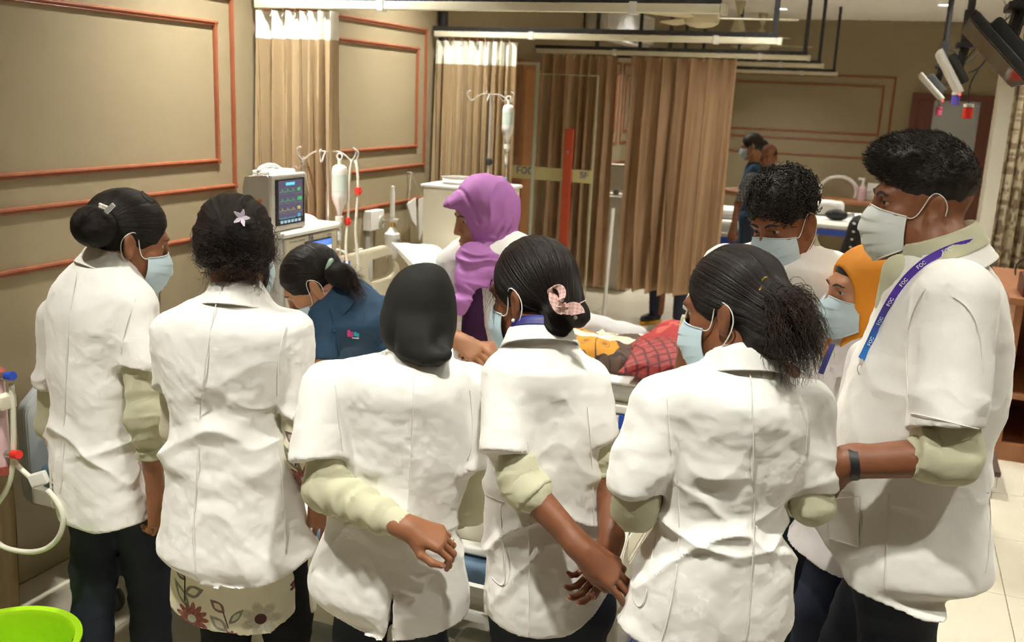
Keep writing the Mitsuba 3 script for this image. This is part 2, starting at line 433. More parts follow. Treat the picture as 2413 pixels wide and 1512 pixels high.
def _smooth(v, f, it=2):
    e = np.vstack([f[:, [0, 1]], f[:, [1, 2]], f[:, [2, 3]], f[:, [3, 0]]])
    n = len(v)
    M = sparse.coo_matrix((np.ones(2 * len(e)), (np.r_[e[:, 0], e[:, 1]], np.r_[e[:, 1], e[:, 0]])), (n, n)).tocsr()
    M.data[:] = 1
    deg = np.maximum(np.asarray(M.sum(1)).ravel(), 1)
    for _ in range(it):
        for lam in (0.5, -0.52):
            v = v + lam * ((M @ v) / deg[:, None] - v)
    return v
def sdf_mesh(prims, cell, fine=(), it=2, bounds=None):
    """fine: [(centre, radius, cell)] regions meshed with smaller cells"""
    lo = np.min([c - r for op, k, fn, c, r in prims if op == '+'], 0) - 0.03
    hi = np.max([c + r for op, k, fn, c, r in prims if op == '+'], 0) + 0.03
    if bounds is not None: lo, hi = np.maximum(lo, bounds[0]), np.minimum(hi, bounds[1])
    V, Fc, base = [], [], 0
    def addm(v, f, keep=None):
        nonlocal base
        if len(f) == 0: return
        v = _smooth(v, f, it)
        if keep is not None:
            f = f[keep(v[f].mean(1))]
        u, inv = np.unique(f, return_inverse=True)
        V.append(v[u]); Fc.append(inv.reshape(-1, 4) + base); base += len(u)
    fine = [(np.asarray(c, float), r, ce) for c, r, ce in fine]
    v, f = _nets(prims, cell, lo, hi)
    addm(v, f, (lambda c: np.all([np.linalg.norm(c - fc, axis=1) > fr - cell * 0.9 for fc, fr, _ in fine], 0)) if fine else None)
    done = []
    for fc, fr, ce in fine:
        prev = list(done)
        v, f = _nets(prims, ce, fc - fr - 3 * ce, fc + fr + 3 * ce, lambda c, fc=fc, fr=fr: np.linalg.norm(c - fc, axis=1) - fr - 3 * ce)
        addm(v, f, lambda c, fc=fc, fr=fr, ce=ce, prev=prev: (np.linalg.norm(c - fc, axis=1) < fr) & np.all([np.linalg.norm(c - pc, axis=1) > pr - ce for pc, pr in prev] or [np.ones(len(c), bool)], 0))
        done.append((fc, fr))
    v = np.vstack(V); q = np.vstack(Fc)
    f = np.vstack([q[:, [0, 1, 2]], q[:, [0, 2, 3]]])
    return trimesh.Trimesh(v, f, process=False)
def vnormals(m):
    return meshkit.arrays(m, True)[2]
def displaced(m, amount):
    m2 = trimesh.Trimesh(m.vertices + vnormals(m) * amount[:, None], m.faces, process=False)
    return m2
def ridge(x): return (1 - np.abs(2 * x - 1)) ** 2

# ================================================================== THE ROOM
WX, BY = -2.9, 13.0          # left wall plane, back wall plane
struct('wall_left', bx((WX - 0.1, -2.5, 0), (WX, BY, CEIL)), 'm_wall', smooth=False, label='taupe wall with reddish wooden panel mouldings, behind the beds')
struct('wall_back', bx((WX, BY, 0), (4.2, BY + 0.1, CEIL)), 'm_wall', smooth=False, label='taupe back wall with wooden panel mouldings and a dark doorway')
struct('wall_right', bx((4.1, -2.5, 0), (4.2, BY, CEIL)), 'm_white_wall', smooth=False)
struct('wall_front', bx((WX, -2.6, 0), (4.2, -2.5, CEIL)), 'm_white_wall', smooth=False)

def moulding(path, corners_closed=False):
    """wooden profile strip along a polyline lying in the wall plane; path: (points, outward normal)"""
    pts, nrm = path
    prof = [(-0.012, 0.0), (-0.012, 0.006), (-0.008, 0.012), (-0.003, 0.009), (0.003, 0.016), (0.009, 0.014), (0.012, 0.006), (0.012, 0.0)]
    V, Fc = [], []
    a, b = np.asarray(pts[0], float), np.asarray(pts[1], float)
    t = unit(b - a); s = np.cross(nrm, t)
    for q, sg in ((a, -1), (b, 1)):
        for u, h in prof:
            V.append(q + s * u + nrm * h + t * sg * (abs(u) if u * 0 == 0 and corners_closed else 0))
    n = len(prof)
    for i in range(n - 1): Fc += [[i, i + 1, n + i + 1], [i, n + i + 1, n + i]]
    Fc += [[0, k + 1, k] for k in range(1, n - 1)] + [[n, n + k, n + k + 1] for k in range(1, n - 1)]
    m = trimesh.Trimesh(V, Fc, process=False)
    m.fix_normals()
    return m
def panel(parent, rect, plane):
    """four mouldings round a rectangle (a0, a1, z0, z1) on a wall"""
    a0, a1, z0, z1 = rect
    if plane == 'left': pt, nr = (lambda a, z: A_(WX, a, z)), A_(1, 0, 0)
    else: pt, nr = (lambda a, z: A_(a, BY, z)), A_(0, -1, 0)
    for p, q in (((a0, z0), (a1, z0)), ((a0, z1), (a1, z1)), ((a0, z0), (a0, z1)), ((a1, z0), (a1, z1))):
        a, b = pt(*p), pt(*q); t = unit(b - a) * 0.012
        put('moulding', moulding(([a - t, b + t], nr)), 'm_trim', parent, smooth=False)
for y0, y1 in ((1.4, 3.83), (4.1, 5.83), (6.15, 7.45)):
    panel('wall_left', (y0, y1, 1.417, 2.268), 'left')
    panel('wall_left', (y0 + 0.12, y1 - 0.12, 1.540, 2.148), 'left')
for y0, y1 in ((9.1, 10.6), (10.75, 12.9)):
    panel('wall_left', (y0, y1, 1.417, 2.268), 'left'); panel('wall_left', (y0 + 0.12, y1 - 0.12, 1.540, 2.148), 'left')
put('chair_rail', moulding(([A_(WX, -2.4, 1.197), A_(WX, 7.45, 1.197)], A_(1, 0, 0))), 'm_trim', 'wall_left', smooth=False)
put('chair_rail', moulding(([A_(WX, 9.0, 1.197), A_(WX, BY, 1.197)], A_(1, 0, 0))), 'm_trim', 'wall_left', smooth=False)
panel('wall_back', (-2.75, -0.10, 1.50, 2.29), 'back')
panel('wall_back', (-2.62, -0.22, 1.595, 2.18), 'back')
put('chair_rail', moulding(([A_(WX, BY, 1.305), A_(0.08, BY, 1.305)], A_(0, -1, 0))), 'm_trim', 'wall_back', smooth=False)

# ceiling with round holes for the downlights
holes = shapely.unary_union([Point(x, y).buffer(0.075, 12) for x, y, _ in LAMPS])
cm = trimesh.creation.extrude_polygon(sbox(WX - 0.1, -2.6, 4.2, BY + 0.1).difference(holes), 0.03, engine='earcut'); cm.apply_translation((0, 0, CEIL))
struct('ceiling', cm, 'm_ceiling', smooth=False, label='plain white ceiling with small round downlights')
put('slab', bx((WX - 0.1, -2.6, CEIL + 0.16), (4.2, BY + 0.1, CEIL + 0.2)), 'm_black_matt', 'ceiling', smooth=False)
th = np.arange(24) * 2 * np.pi / 24
for i, (x, y, s) in enumerate(LAMPS):
    vis = i in (12, 13)
    k = thing('downlight', ('small round recessed downlight at the right of the ceiling' if i == 12 else 'small round recessed downlight near the white ceiling fan') if vis else 'small round recessed ceiling downlight', 'ceiling light', None if vis else 'recessed downlights outside the view')
    put('trim_ring', lathe([(0.066, 0.0), (0.085, 0.0), (0.085, -0.004), (0.07, -0.006), (0.066, -0.002), (0.066, 0.0)], 24).apply_transform(trimesh.transformations.translation_matrix((x, y, CEIL))), 'm_plastic_white', k)
    can = tube_mesh([(x, y, CEIL - 0.002), (x, y, CEIL + 0.089)], 0.068, 24, cap=False)
    put('can', can, 'm_light_grey', k)
    v = np.c_[x + 0.062 * np.cos(th), y + 0.062 * np.sin(th), np.full(24, CEIL + 0.078)]
    f = [[0, j + 1, j] for j in range(1, 23)]
    put('lamp', trimesh.Trimesh(v, f, process=False), None, k, smooth=False, emitter={'type': 'area', 'radiance': rgb(*[c * s for c in LAMP_RADIANCE])}, bsdf='m_plastic_white') if False else None
    d = mikit.ply(trimesh.Trimesh(v, f, process=False), 'm_plastic_white', smooth=False)
    d['emitter'] = {'type': 'area', 'radiance': rgb(*[c * s for c in LAMP_RADIANCE]), 'sampling_weight': float(s)}
    put('lamp', None, None, k, shape=d)

# floor: slab with grout, every tile in view a piece of its own
struct('floor', bx((WX, -2.5, -0.1), (4.1, BY, -0.004)), 'm_grout', smooth=False, label='glossy cream tiled floor')
TS = 0.6
tm = bx((0.0015, 0.0015, -0.006), (TS - 0.0015, TS - 0.0015, 0.0), 0.002)
tile = mikit.ply(tm, 'm_tile', smooth=False)
X0, Y0 = 0.64 - TS * 6, 4.70 - TS * 8
def floor_view(x, y):
    q = A_(x, y, 0) - EYE; d = q @ fw
    if d < 0.3: return False
    px, py = CX + FPX * (q @ RT) / d, CY - FPX * (q @ UP) / d
    return -1500 < px < 4600 and py < 2600
for i in range(0, 14):
    for j in range(-4, 24):
        x, y = X0 + i * TS, Y0 + j * TS
        if x < WX - 0.55 or x > 3.9 or y > BY or y < -2.5: continue
        if not floor_view(x + 0.3, y + 0.3): continue
        lo, hi = max(x, WX), min(x + TS, 4.1)
        k = key_for('floor__tile')
        if lo > x + 0.01 or y + TS > BY + 0.01:
            scene[k] = mikit.ply(bx((lo + 0.0015, y + 0.0015, -0.006), (hi - 0.0015, min(y + TS, BY) - 0.0015, 0), 0.002), 'm_tile', smooth=False)
        else:
            scene[k] = {**tile, 'to_world': T().translate([x, y, 0])}
struct('floor_far', bx((0, 0, -0.3), (0.01, 0.01, -0.29)), 'm_grout', smooth=False) if False else None

# column on the right, patterned curtain behind it
struct('column_right', bx((0.735, 9.0, 0), (1.03, 9.35, CEIL), 0.006), 'm_column', smooth=False, label='cream square column at the right edge')

# dark doorway in the back wall
mat('m_beyond', pri((0.40, 0.42, 0.43), 0.7))
k = 'door_1'
labels[k] = {'kind': 'structure', 'label': 'dark wooden doorway at the right end of the back wall, one leaf open'}
dl, dr_ = 0.12, 1.16
put('frame', cat([bx((dl, BY - 0.05, 0), (dl + 0.07, BY, 2.12)), bx((0.88, BY - 0.05, 0), (dr_, BY, 2.12)), bx((dl, BY - 0.05, 2.04), (dr_, BY, 2.12))]), 'm_wood_dark', k, smooth=False)
put('leaf', bx((dl + 0.07, BY - 0.035, 0.01), (0.37, BY, 2.04), 0.004), 'm_wood_dark', k, smooth=False)
put('opening', bx((0.37, BY - 0.012, 0.01), (0.88, BY, 2.04)), 'm_beyond', k, smooth=False, label='grey lit space seen through the open door')
put('sign_board', bx((1.16, BY - 0.03, 1.0), (1.2, BY, 1.8)), 'm_red', k, smooth=False) if False else None

# wooden side door in the left wall, beyond the second curtain, with a glass leaf standing open in front of it
labels['door_2'] = {'kind': 'structure', 'label': 'orange brown wooden door in the left wall, behind the glass leaf'}
put('leaf', bx((WX, 7.50, 0), (WX + 0.045, 8.45, 2.12), 0.004), 'm_wood_orange', 'door_2', smooth=False)
put('frame', cat([bx((WX, 7.47, 0), (WX + 0.06, 7.53, 2.17)), bx((WX, 8.42, 0), (WX + 0.06, 8.48, 2.17)), bx((WX, 7.47, 2.1), (WX + 0.06, 8.48, 2.17))]), 'm_wood', 'door_2', smooth=False)

# ================================================================== CURTAIN RAILS, HANGERS, CURTAINS
RZ = 2.256
RAILS = [(3.98, 'nearest'), (5.9, 'second'), (7.83, 'third'), (9.23, 'fourth'), (11.31, 'farthest')]
for n, (y, word) in enumerate(RAILS):
    k = thing('curtain_rail', f'cream curtain rail on a black hanging frame, {word} from the camera', 'curtain rail')
    put('track', bx((WX + 0.03, y - 0.018, RZ - 0.018), (-0.70, y + 0.018, RZ + 0.02), 0.006), 'm_rail', k)
    put('end_cap', bx((-0.70, y - 0.022, RZ - 0.022), (-0.675, y + 0.022, RZ + 0.022), 0.004), 'm_plastic_cream', k)
    put('top_bar', bx((WX + 0.02, y - 0.012, RZ + 0.021), (-0.70, y + 0.012, RZ + 0.048)), 'm_black', k, smooth=False)
    xs = (-0.72,) if n < 2 else (-0.72, -1.75, -2.35)
    for x in xs:
        put('hanger', bx((x - 0.014, y - 0.014, RZ + 0.02), (x + 0.014, y + 0.014, CEIL)), 'm_black', k, smooth=False)
    for x in (-2.2, -1.05):
        put('clip', bx((x - 0.016, y - 0.024, RZ - 0.024), (x + 0.016, y + 0.024, RZ + 0.026), 0.004), 'm_plastic_white', k)
solo('cable_trunk', 'black vertical pipe on the taupe wall beside the second curtain', 'pipe', cyl((WX + 0.03, 6.02, 0.0), (WX + 0.03, 6.02, CEIL - 0.001), 0.032), 'm_black')

def curtain(name, label, path, ztop, zbot, m, amp, waves, net=0.0, seed=0, hooks=True, flare=0.0, group=None, zb2=None):
    """hanging folds along a floor path; net: depth of the white heading"""
    rng = np.random.default_rng(seed)
    k = thing(name, label, 'curtain', group)
    p = np.asarray(path, float)
    s = np.r_[0, np.cumsum(np.linalg.norm(np.diff(p, axis=0), axis=1))]
    nu = int(waves * 14)
    u = np.linspace(0, 1, nu)
    c = np.stack([np.interp(u * s[-1], s, p[:, i]) for i in range(2)], 1)
    t = np.gradient(c, axis=0); t /= np.linalg.norm(t, axis=1, keepdims=True)
    nn = np.c_[t[:, 1], -t[:, 0]]
    ph = np.cumsum(0.6 + 0.8 * nz(np.c_[u * waves * 0.9, u * 0, u * 0], seed)); ph = ph / ph[-1] * waves * 2 * np.pi
    am = 0.55 + 0.9 * nz(np.c_[u * waves * 0.7, u * 0 + 5, u * 0], seed + 1)
    def rows(z0, z1, nv):
        out = []
        for z in np.linspace(z0, z1, nv):
            h = (ztop - z) / max(ztop - zbot, 1e-6)
            a = amp * am * (0.75 + 0.5 * h)
            drift = 0.35 * (fbm(np.c_[u * waves * 0.5, u * 0 + h * 2.0, u * 0 + 9], 2, seed) - 0.5)
            f = np.sin(ph + drift * 6 * h)
            f = np.sign(f) * np.abs(f) ** 0.8
            off = a * f + 0.5 * a * np.sin(2.3 * ph + 1 + 2 * h)
            along = 0.45 * a * np.cos(ph + drift * 6 * h) + flare * h * (u - 0.5)
            q = c + nn * off[:, None] + t * along[:, None]
            zz = z if zb2 is None or h < 1 else z
            out.append(np.c_[q, np.full(nu, z) + (0 if zb2 is None else h * (zb2 - zbot) * u)])
        return np.array(out)
    def thick(g):
        m0 = grid_mesh(g); nrm = vnormals(m0)
        b = trimesh.Trimesh(m0.vertices - nrm * 0.0025, m0.faces[:, ::-1], process=False)
        return cat([m0, b])
    if net > 0:
        put('net_heading', thick(rows(ztop, ztop - net, 6)), 'm_net', k, label='white open net heading', smooth=True)
    put('cloth', thick(rows(ztop - net, zbot, 22)), m, k, smooth=True)
    if hooks:
        for i in range(0, nu, 14):
            a = A_(c[i, 0] + nn[i, 0] * 0.0, c[i, 1], ztop - 0.01)
            put('hook', tube_mesh(spline([a + A_(0, 0, -0.015), a + A_(0.008, 0, 0.0), a + A_(0.004, 0, 0.02), a + A_(0, 0, max(RZ - ztop, 0) + 0.0)], 8), 0.003, 5), 'm_plastic_white', k)
    return k
curtain('privacy_curtain', 'brown privacy curtain with white net heading behind the bedside monitor', [(-2.86, 3.98), (-2.43, 3.98)], 2.228, 0.32, 'm_curtain', 0.05, 6.5, 0.125, 3)
curtain('privacy_curtain', 'brown privacy curtain with white net heading beside the glass door', [(-2.85, 5.90), (-2.30, 5.90)], 2.215, 0.30, 'm_curtain', 0.045, 10, 0.145, 5)
curtain('privacy_curtain', 'dark brown curtain seen through the glass leaf', [(-2.82, 7.83), (-2.18, 7.83)], 2.232, 0.33, 'm_curtain_dark', 0.055, 7, 0.0, 8)
curtain('privacy_curtain', 'wide brown curtain with two feet showing below it', [(-2.06, 7.83), (-1.20, 7.83)], 2.232, 0.335, 'm_curtain_dark', 0.06, 7.5, 0.0, 13)
# nearest curtain, gathered at the left edge of the picture
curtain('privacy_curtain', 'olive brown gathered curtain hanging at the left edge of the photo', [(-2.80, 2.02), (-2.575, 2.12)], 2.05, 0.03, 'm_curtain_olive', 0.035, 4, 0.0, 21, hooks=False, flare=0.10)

# ================================================================== PEOPLE KIT
class Head:
    """Head frame: origin between the ears. theta: facing, 0 = away from the camera, +90 = photo right; pitch > 0 looks down."""
    def __init__(s, o, theta, pitch=0.0, roll=0.0, size=1.0):
        th, p, q = math.radians(theta), math.radians(pitch), math.radians(roll)
        f0 = N0 * math.cos(th) + R0 * math.sin(th)
        r0 = np.cross(f0, Z)
        f = f0 * math.cos(p) - Z * math.sin(p); u = Z * math.cos(p) + f0 * math.sin(p)
        s.r = r0 * math.cos(q) - u * math.sin(q); s.u = u * math.cos(q) + r0 * math.sin(q); s.f = f
        s.o, s.s = np.asarray(o, float), size
        s.ax = np.array([s.r, s.f, s.u])
    def __call__(s, x, y, z): return s.o + s.s * (x * s.r + y * s.f + z * s.u)
    def ell(s, c, r, k=0.02, op='+', rot=None, cuts=()):
        ax = s.ax if rot is None else rot @ s.ax
        return ell(s(*c), np.asarray(r) * s.s, ax, k * s.s, op, cuts=cuts)
    def cone(s, a, b, ra, rb=None, k=0.02, op='+', **kw):
        return cone(s(*a), s(*b), ra * s.s, (ra if rb is None else rb) * s.s, k * s.s, op, **kw)
    def local(s, v): return ((v - s.o) @ s.ax.T) / s.s
def rot3(axis, deg):
    return trimesh.transformations.rotation_matrix(math.radians(deg), axis)[:3, :3]
def head_prims(h, neck_base, neck_r=0.052, male=False, lips=True, lids=0.5):
    c = []
    c.append(h.ell((0, -0.012, 0.042), (0.073, 0.093, 0.084)))
    c.append(h.ell((0, 0.030, -0.022), (0.060 if male else 0.057, 0.062, 0.084), 0.03))
    jw = 0.048 if male else 0.041
    for x in (-1, 1):
        c.append(h.cone((x * jw, 0.008, -0.052), (x * 0.018, 0.074, -0.094), 0.021, 0.018, 0.03))
        c.append(h.ell((x * 0.040, 0.060, -0.016), (0.018, 0.018, 0.016), 0.025))
    c.append(h.ell((0, 0.083, -0.098), (0.018, 0.015, 0.014), 0.02))
    c.append(h.cone((-0.034, 0.081, 0.030), (0.034, 0.081, 0.030), 0.012, k=0.02))
    c.append(h.ell((0, 0.080, -0.062), (0.030, 0.020, 0.026), 0.015))
    for x in (-1, 1):
        c.append(h.ell((x * 0.031, 0.096, 0.012), (0.018, 0.016, 0.011), 0.010, '-'))
    c.append(h.cone((0, 0.090, 0.022), (0, 0.1085, -0.025), 0.0075, 0.0100, 0.010))
    for x in (-1, 1):
        c.append(h.ell((x * 0.0125, 0.098, -0.030), (0.0085, 0.0105, 0.008), 0.007))
        # eyelids
        c.append(h.ell((x * 0.031, 0.0745, 0.012), (0.0150, 0.0146, 0.0142), 0.003, cuts=[(h(0, 0, 0.0150 + 0.009 * (0.5 - lids)), -h.u)]))
        c.append(h.ell((x * 0.031, 0.0745, 0.012), (0.0146, 0.0142, 0.0138), 0.003, cuts=[(h(0, 0, 0.0068), h.u)]))
        # ears
        e = rot3((0, 0, 1), x * 24) @ rot3((1, 0, 0), 10)
        ea = e.T
        c.append(h.ell((x * 0.0775, -0.010, 0.004), (0.0075, 0.0175, 0.031), 0.006, rot=ea))
        c.append(h.ell((x * 0.0755, -0.004, -0.022), (0.0065, 0.009, 0.012), 0.006))
        c.append(h.ell((x * 0.0865, -0.006, 0.004), (0.0060, 0.0095, 0.018), 0.004, '-', rot=ea))
    if lips:
        c.append(h.ell((0, 0.0965, -0.0585), (0.022, 0.0085, 0.0060), 0.004))
        c.append(h.ell((0, 0.0955, -0.0700), (0.020, 0.0085, 0.0072), 0.004))
    nb = np.asarray(neck_base, float)
    if lips is None: pass
    c.append(cone(h(0, -0.020, -0.035), nb, neck_r * h.s, neck_r * 1.12, 0.03))
    if male: c.append(h.ell((0, 0.038, -0.135), (0.010, 0.010, 0.012), 0.015))
    return c
def face_parts(h, key, brow_w=0.0034, look=(0, 0)):
    """eyes and eyebrows as parts"""
    skin = head_prims(h, h(0, -0.03, -0.2))
    for x in (-1, 1):
        e = trimesh.creation.icosphere(3, 0.0120 * h.s); e.apply_translation(h(x * 0.031, 0.0727, 0.012))
        ek = put('eye', e, 'm_eye_white', key, smooth=True)
        d = unit(A_(look[0], 1.0, look[1]))
        ir = trimesh.creation.icosphere(2, 0.0064 * h.s)
        c0 = A_(x * 0.031, 0.0724, 0.012) + d * 0.0082
        ir.apply_translation(h(*c0)); put('iris', ir, 'm_iris', ek, smooth=True)
        b = []
        for bx_, bz in ((0.011, 0.027), (0.018, 0.030), (0.026, 0.0325), (0.034, 0.0335), (0.042, 0.032), (0.048, 0.028)):
            ys = np.linspace(0.125, 0.03, 96)
            dd = sdf_eval(skin, np.array([h(x * bx_, y, bz) for y in ys], np.float32))
            hit = np.nonzero(dd < 0.0008)[0]
            b.append((bx_, ys[hit[0]] if len(hit) else 0.08, bz))
        pts = spline([h(x * a, y, z) for a, y, z in b], 14)
        put('eyebrow', tube_mesh(pts, np.r_[np.linspace(0.55, 0.8, 5), np.linspace(0.8, 0.25, 9)] * brow_w * h.s, 6), 'm_brow', key, smooth=True)
def mask(h, key, m='m_mask_blue', top=0.008, bottom=-0.114, wide=0.067, puff=0.0, loops=(1, -1), parent_name='face_mask', yc=None, drop=0.0):
    """pleated surgical mask with ear loops; head-local"""
    NU_, NV = 41, 37
    yc = yc if yc is not None else [(0.0, 0.103), (0.22, 0.120 + puff), (0.42, 0.125 + puff), (0.62, 0.117 + puff), (0.82, 0.109 + puff), (1.0, 0.088)]
    vv = np.linspace(0, 1, NV); uu = np.linspace(-1, 1, NU_)
    y_c = PchipInterpolator([a for a, _ in yc], [b for _, b in yc])(vv)
    z_c = top + (bottom - top) * vv + drop
    z_e = (-0.010) + (-0.080 + 0.010) * vv + drop
    y_e = 0.044 + 0.012 * np.sin(vv * np.pi) * 0.3
    x_e = wide + 0.006 * np.sin(vv * np.pi)
    w = np.abs(uu) ** 2.5
    pleat = np.zeros(NV)
    saw = (vv * 4.0) % 1.0
    pleat = 0.0032 * np.where((vv > 0.2) & (vv < 0.84), saw, 0.35)
    pts = np.zeros((NV, NU_, 3))
    for i in range(NV):
        y = y_c[i] + (y_e[i] - y_c[i]) * w
        x = x_e[i] * (0.62 * uu + 0.38 * np.sin(uu * np.pi / 2))
        z = z_c[i] + (z_e[i] - z_c[i]) * np.abs(uu) ** 1.6
        y = y + pleat[i] * (1 - np.abs(uu) ** 3)
        pts[i] = h.o + h.s * (x[:, None] * h.r + y[:, None] * h.f + z[:, None] * h.u)
    g = grid_mesh(pts); n = vnormals(g)
    if (n[NV // 2 * NU_ + NU_ // 2] @ h.f) < 0: g = trimesh.Trimesh(g.vertices, g.faces[:, ::-1], process=False); n = -n
    inner = trimesh.Trimesh(g.vertices - n * 0.0016, g.faces[:, ::-1], process=False)
    k = put(parent_name, cat([g, inner]), m, key, smooth=True)
    # folded border along the top and the sides
    for row in (pts[0], pts[-1]):
        put('border', tube_mesh(row, 0.0022, 6), m, k, smooth=True)
    for x in loops:
        e = pts[:, -1 if x > 0 else 0]
        lp = [h.local(e[1]), A_(x * 0.074, 0.012, 0.014), A_(x * 0.082, -0.006, 0.037), A_(x * 0.083, -0.026, 0.022), A_(x * 0.080, -0.030, -0.004), A_(x * 0.079, -0.020, -0.030), A_(x * 0.074, 0.004, -0.058), h.local(e[-2])]
        put('ear_loop', tube_mesh(spline([h(*q) for q in lp], 36), 0.0015, 6), 'm_loop', k, smooth=True)
    return k
FINGERS = [((0.030, 0.0), (0.044, 0.027, 0.020), 0.0086), ((0.010, 0.006), (0.048, 0.031, 0.021), 0.0088), ((-0.010, 0.003), (0.045, 0.029, 0.021), 0.0084), ((-0.028, -0.006), (0.035, 0.021, 0.019), 0.0075)]
def hand_prims(w, d, n, side, curl=(30, 35, 25), spread=5.0, s=0.95, thumb=(35, 25, 20), curls=None, nails=None):
    """w wrist, d direction to the knuckles, n back-of-hand normal; side +1: thumb towards +cross(d, n). Returns prims; appends nail spots to nails."""
    w, d, n = np.asarray(w, float), unit(d), np.asarray(n, float)
    n = unit(n - d * (n @ d)); t = np.cross(d, n) * side           # t points to the thumb side
    c = [cone(w - d * 0.02, w + d * 0.025, 0.026 * s, 0.028 * s, 0.02, squash=(n, 0.72))]
    L = 0.088 * s
    for (off, fwd), seg, r in FINGERS:
        kn = w + d * (L + fwd * s) + t * off * s
        c.append(cone(w + d * 0.018 * s + t * off * 0.55 * s, kn, 0.0165 * s, 0.0125 * s, 0.014))
    for i, ((off, fwd), seg, r) in enumerate(FINGERS):
        kn = w + d * (L + fwd * s) + t * off * s
        a = math.radians((1.3 - i) * spread)
        cr = curl if curls is None else curls[i]
        fd = d * math.cos(a) + t * math.sin(a); p = kn; ang = 0
        for j in range(3):
            ang += math.radians(cr[j])
            dd = fd * math.cos(ang) - n * math.sin(ang)
            q = p + dd * seg[j] * s
            c.append(cone(p, q, r * s * (1.08, 0.98, 0.92)[j], r * s * (0.98, 0.92, 0.80)[j], 0.0035))
            p0, p = p, q
        up = fd * math.sin(ang) + n * math.cos(ang)
        if nails is not None: nails.append((p - dd * 0.002 + up * r * s * 0.55, dd, up, r * s))
    # thumb leaves the side of the palm near its base
    a0, a1, a2 = [math.radians(x) for x in thumb]
    p = w + d * 0.022 * s + t * 0.022 * s - n * 0.006 * s
    c.append(cone(w + d * 0.02 * s, p + d * 0.02 * s + t * 0.006, 0.018 * s, 0.015 * s, 0.014))
    td = unit(d * math.cos(a0) + t * math.sin(a0) - n * 0.30)
    q = p + td * 0.046 * s
    c.append(cone(p, q, 0.0145 * s, 0.0112 * s, 0.01)); p = q
    for ang, ln, r0, r1 in ((a1, 0.034, 0.0108, 0.0102), (a2, 0.027, 0.0100, 0.0082)):
        ax = np.cross(td, unit(d - t * 0.35)); ax = ax / (np.linalg.norm(ax) + 1e-9)
        td = rot3(ax, math.degrees(ang)) @ td
        q = p + td * ln * s
        c.append(cone(p, q, r0 * s, r1 * s, 0.004)); p = q
    if nails is not None:
        up = unit(t - td * (t @ td)); nails.append((p - td * 0.002 + up * 0.0048 * s, td, up, 0.0092 * s))
    return c
def nails_part(nails, key):
    for p, d, u, r in nails:
        s_ = np.cross(d, u)
        e = trimesh.creation.icosphere(2, 1.0)
        e.vertices = e.vertices * A_(r * 0.72, r * 0.95, r * 0.30)
        e.apply_transform(frame(p, s_, d, u))
        put('fingernail', e, 'm_nail', key, smooth=True)
def cloth_fold(mesh, L, amp=0.010, waist=0.5, seed=0, hemwave=0.006, fine=0.0016, drape=0.0035, upper=0.25):
    """drape the cloth: diagonal tension folds round the waist and under the arms, vertical waves at the hem, crumple everywhere"""
    v = mesh.vertices
    t, tc, u, w = L.local(v.astype(np.float32))
    h = (t - L.tt[0]) / (L.tt[-1] - L.tt[0])
    A = np.interp(tc, L.tt, L.A)
    x = np.clip(u / A, -1.3, 1.3)
    ang = np.arctan2(w, u)
    sgn = np.tanh(x * 3)
    e1 = t * 0.80 + u * 0.58 * sgn; f1 = -t * 0.58 * sgn + u * 0.8
    wig = fbm(np.c_[u * 6, t * 6, w * 6], 2, seed + 9) - 0.5
    d1 = ridge(nz(np.c_[e1 * 10 + wig * 1.6, f1 * 2.0, w * 3], seed + 1))
    e2 = t * 0.92 - u * 0.38 * sgn
    d2 = ridge(nz(np.c_[e2 * 13 + wig, u * 2.2 * sgn, w * 3], seed + 2))
    bell = np.exp(-((h - waist) / 0.20) ** 2)
    side = 0.35 + 0.65 * np.clip(np.abs(x), 0, 1)
    mask_u = upper + (1 - upper) * np.clip((0.92 - h) / 0.30, 0, 1)
    d1 = np.clip(d1 * 1.5 - 0.35, 0, 1.1); d2 = np.clip(d2 * 1.5 - 0.35, 0, 1.1)
    d = amp * 1.55 * (d1 - 0.2) * (0.30 + bell) * mask_u + amp * 1.2 * (d2 - 0.2) * (bell * side + 0.15) * mask_u
    d += hemwave * np.clip((0.45 - h) / 0.45, 0, 1) * np.sin(ang * 5 + seed + 2 * wig) + drape * (fbm(np.c_[ang * 2.4, h * 1.6, h * 0 + seed], 2, seed + 3) - 0.5) * 2 * mask_u
    d += fine * (fbm(v * 34, 3, seed + 4) - 0.5) * 2
    n = vnormals(mesh); lowb = np.clip((0.10 - h) / 0.05, 0, 1)[:, None]
    n = n - L.w * (n @ L.w)[:, None] * lowb                 # near the hem the cloth moves sideways only
    return trimesh.Trimesh(v + n * d[:, None], mesh.faces, process=False)
def sleeve_fold(mesh, a, b, amp=0.006, seed=0, fr=70):
    """ring creases along a sleeve"""
    v = mesh.vertices; d = unit(np.asarray(b) - a); q = v - a
    t = q @ d; x = q - np.outer(t, d); s1 = x @ unit(np.cross(d, A_(0.3, 0.5, 0.8))); s2 = x @ unit(np.cross(d, np.cross(d, A_(0.3, 0.5, 0.8))))
    n = ridge(nz(np.c_[t * fr * 0.62 + s1 * 16 + 1.5 * fbm(v * 12, 2, seed), s1 * 8, s2 * 8], seed))
    return displaced(mesh, amp * (n - 0.3) + 0.0012 * (fbm(v * 40, 2, seed) - 0.5) * 2)
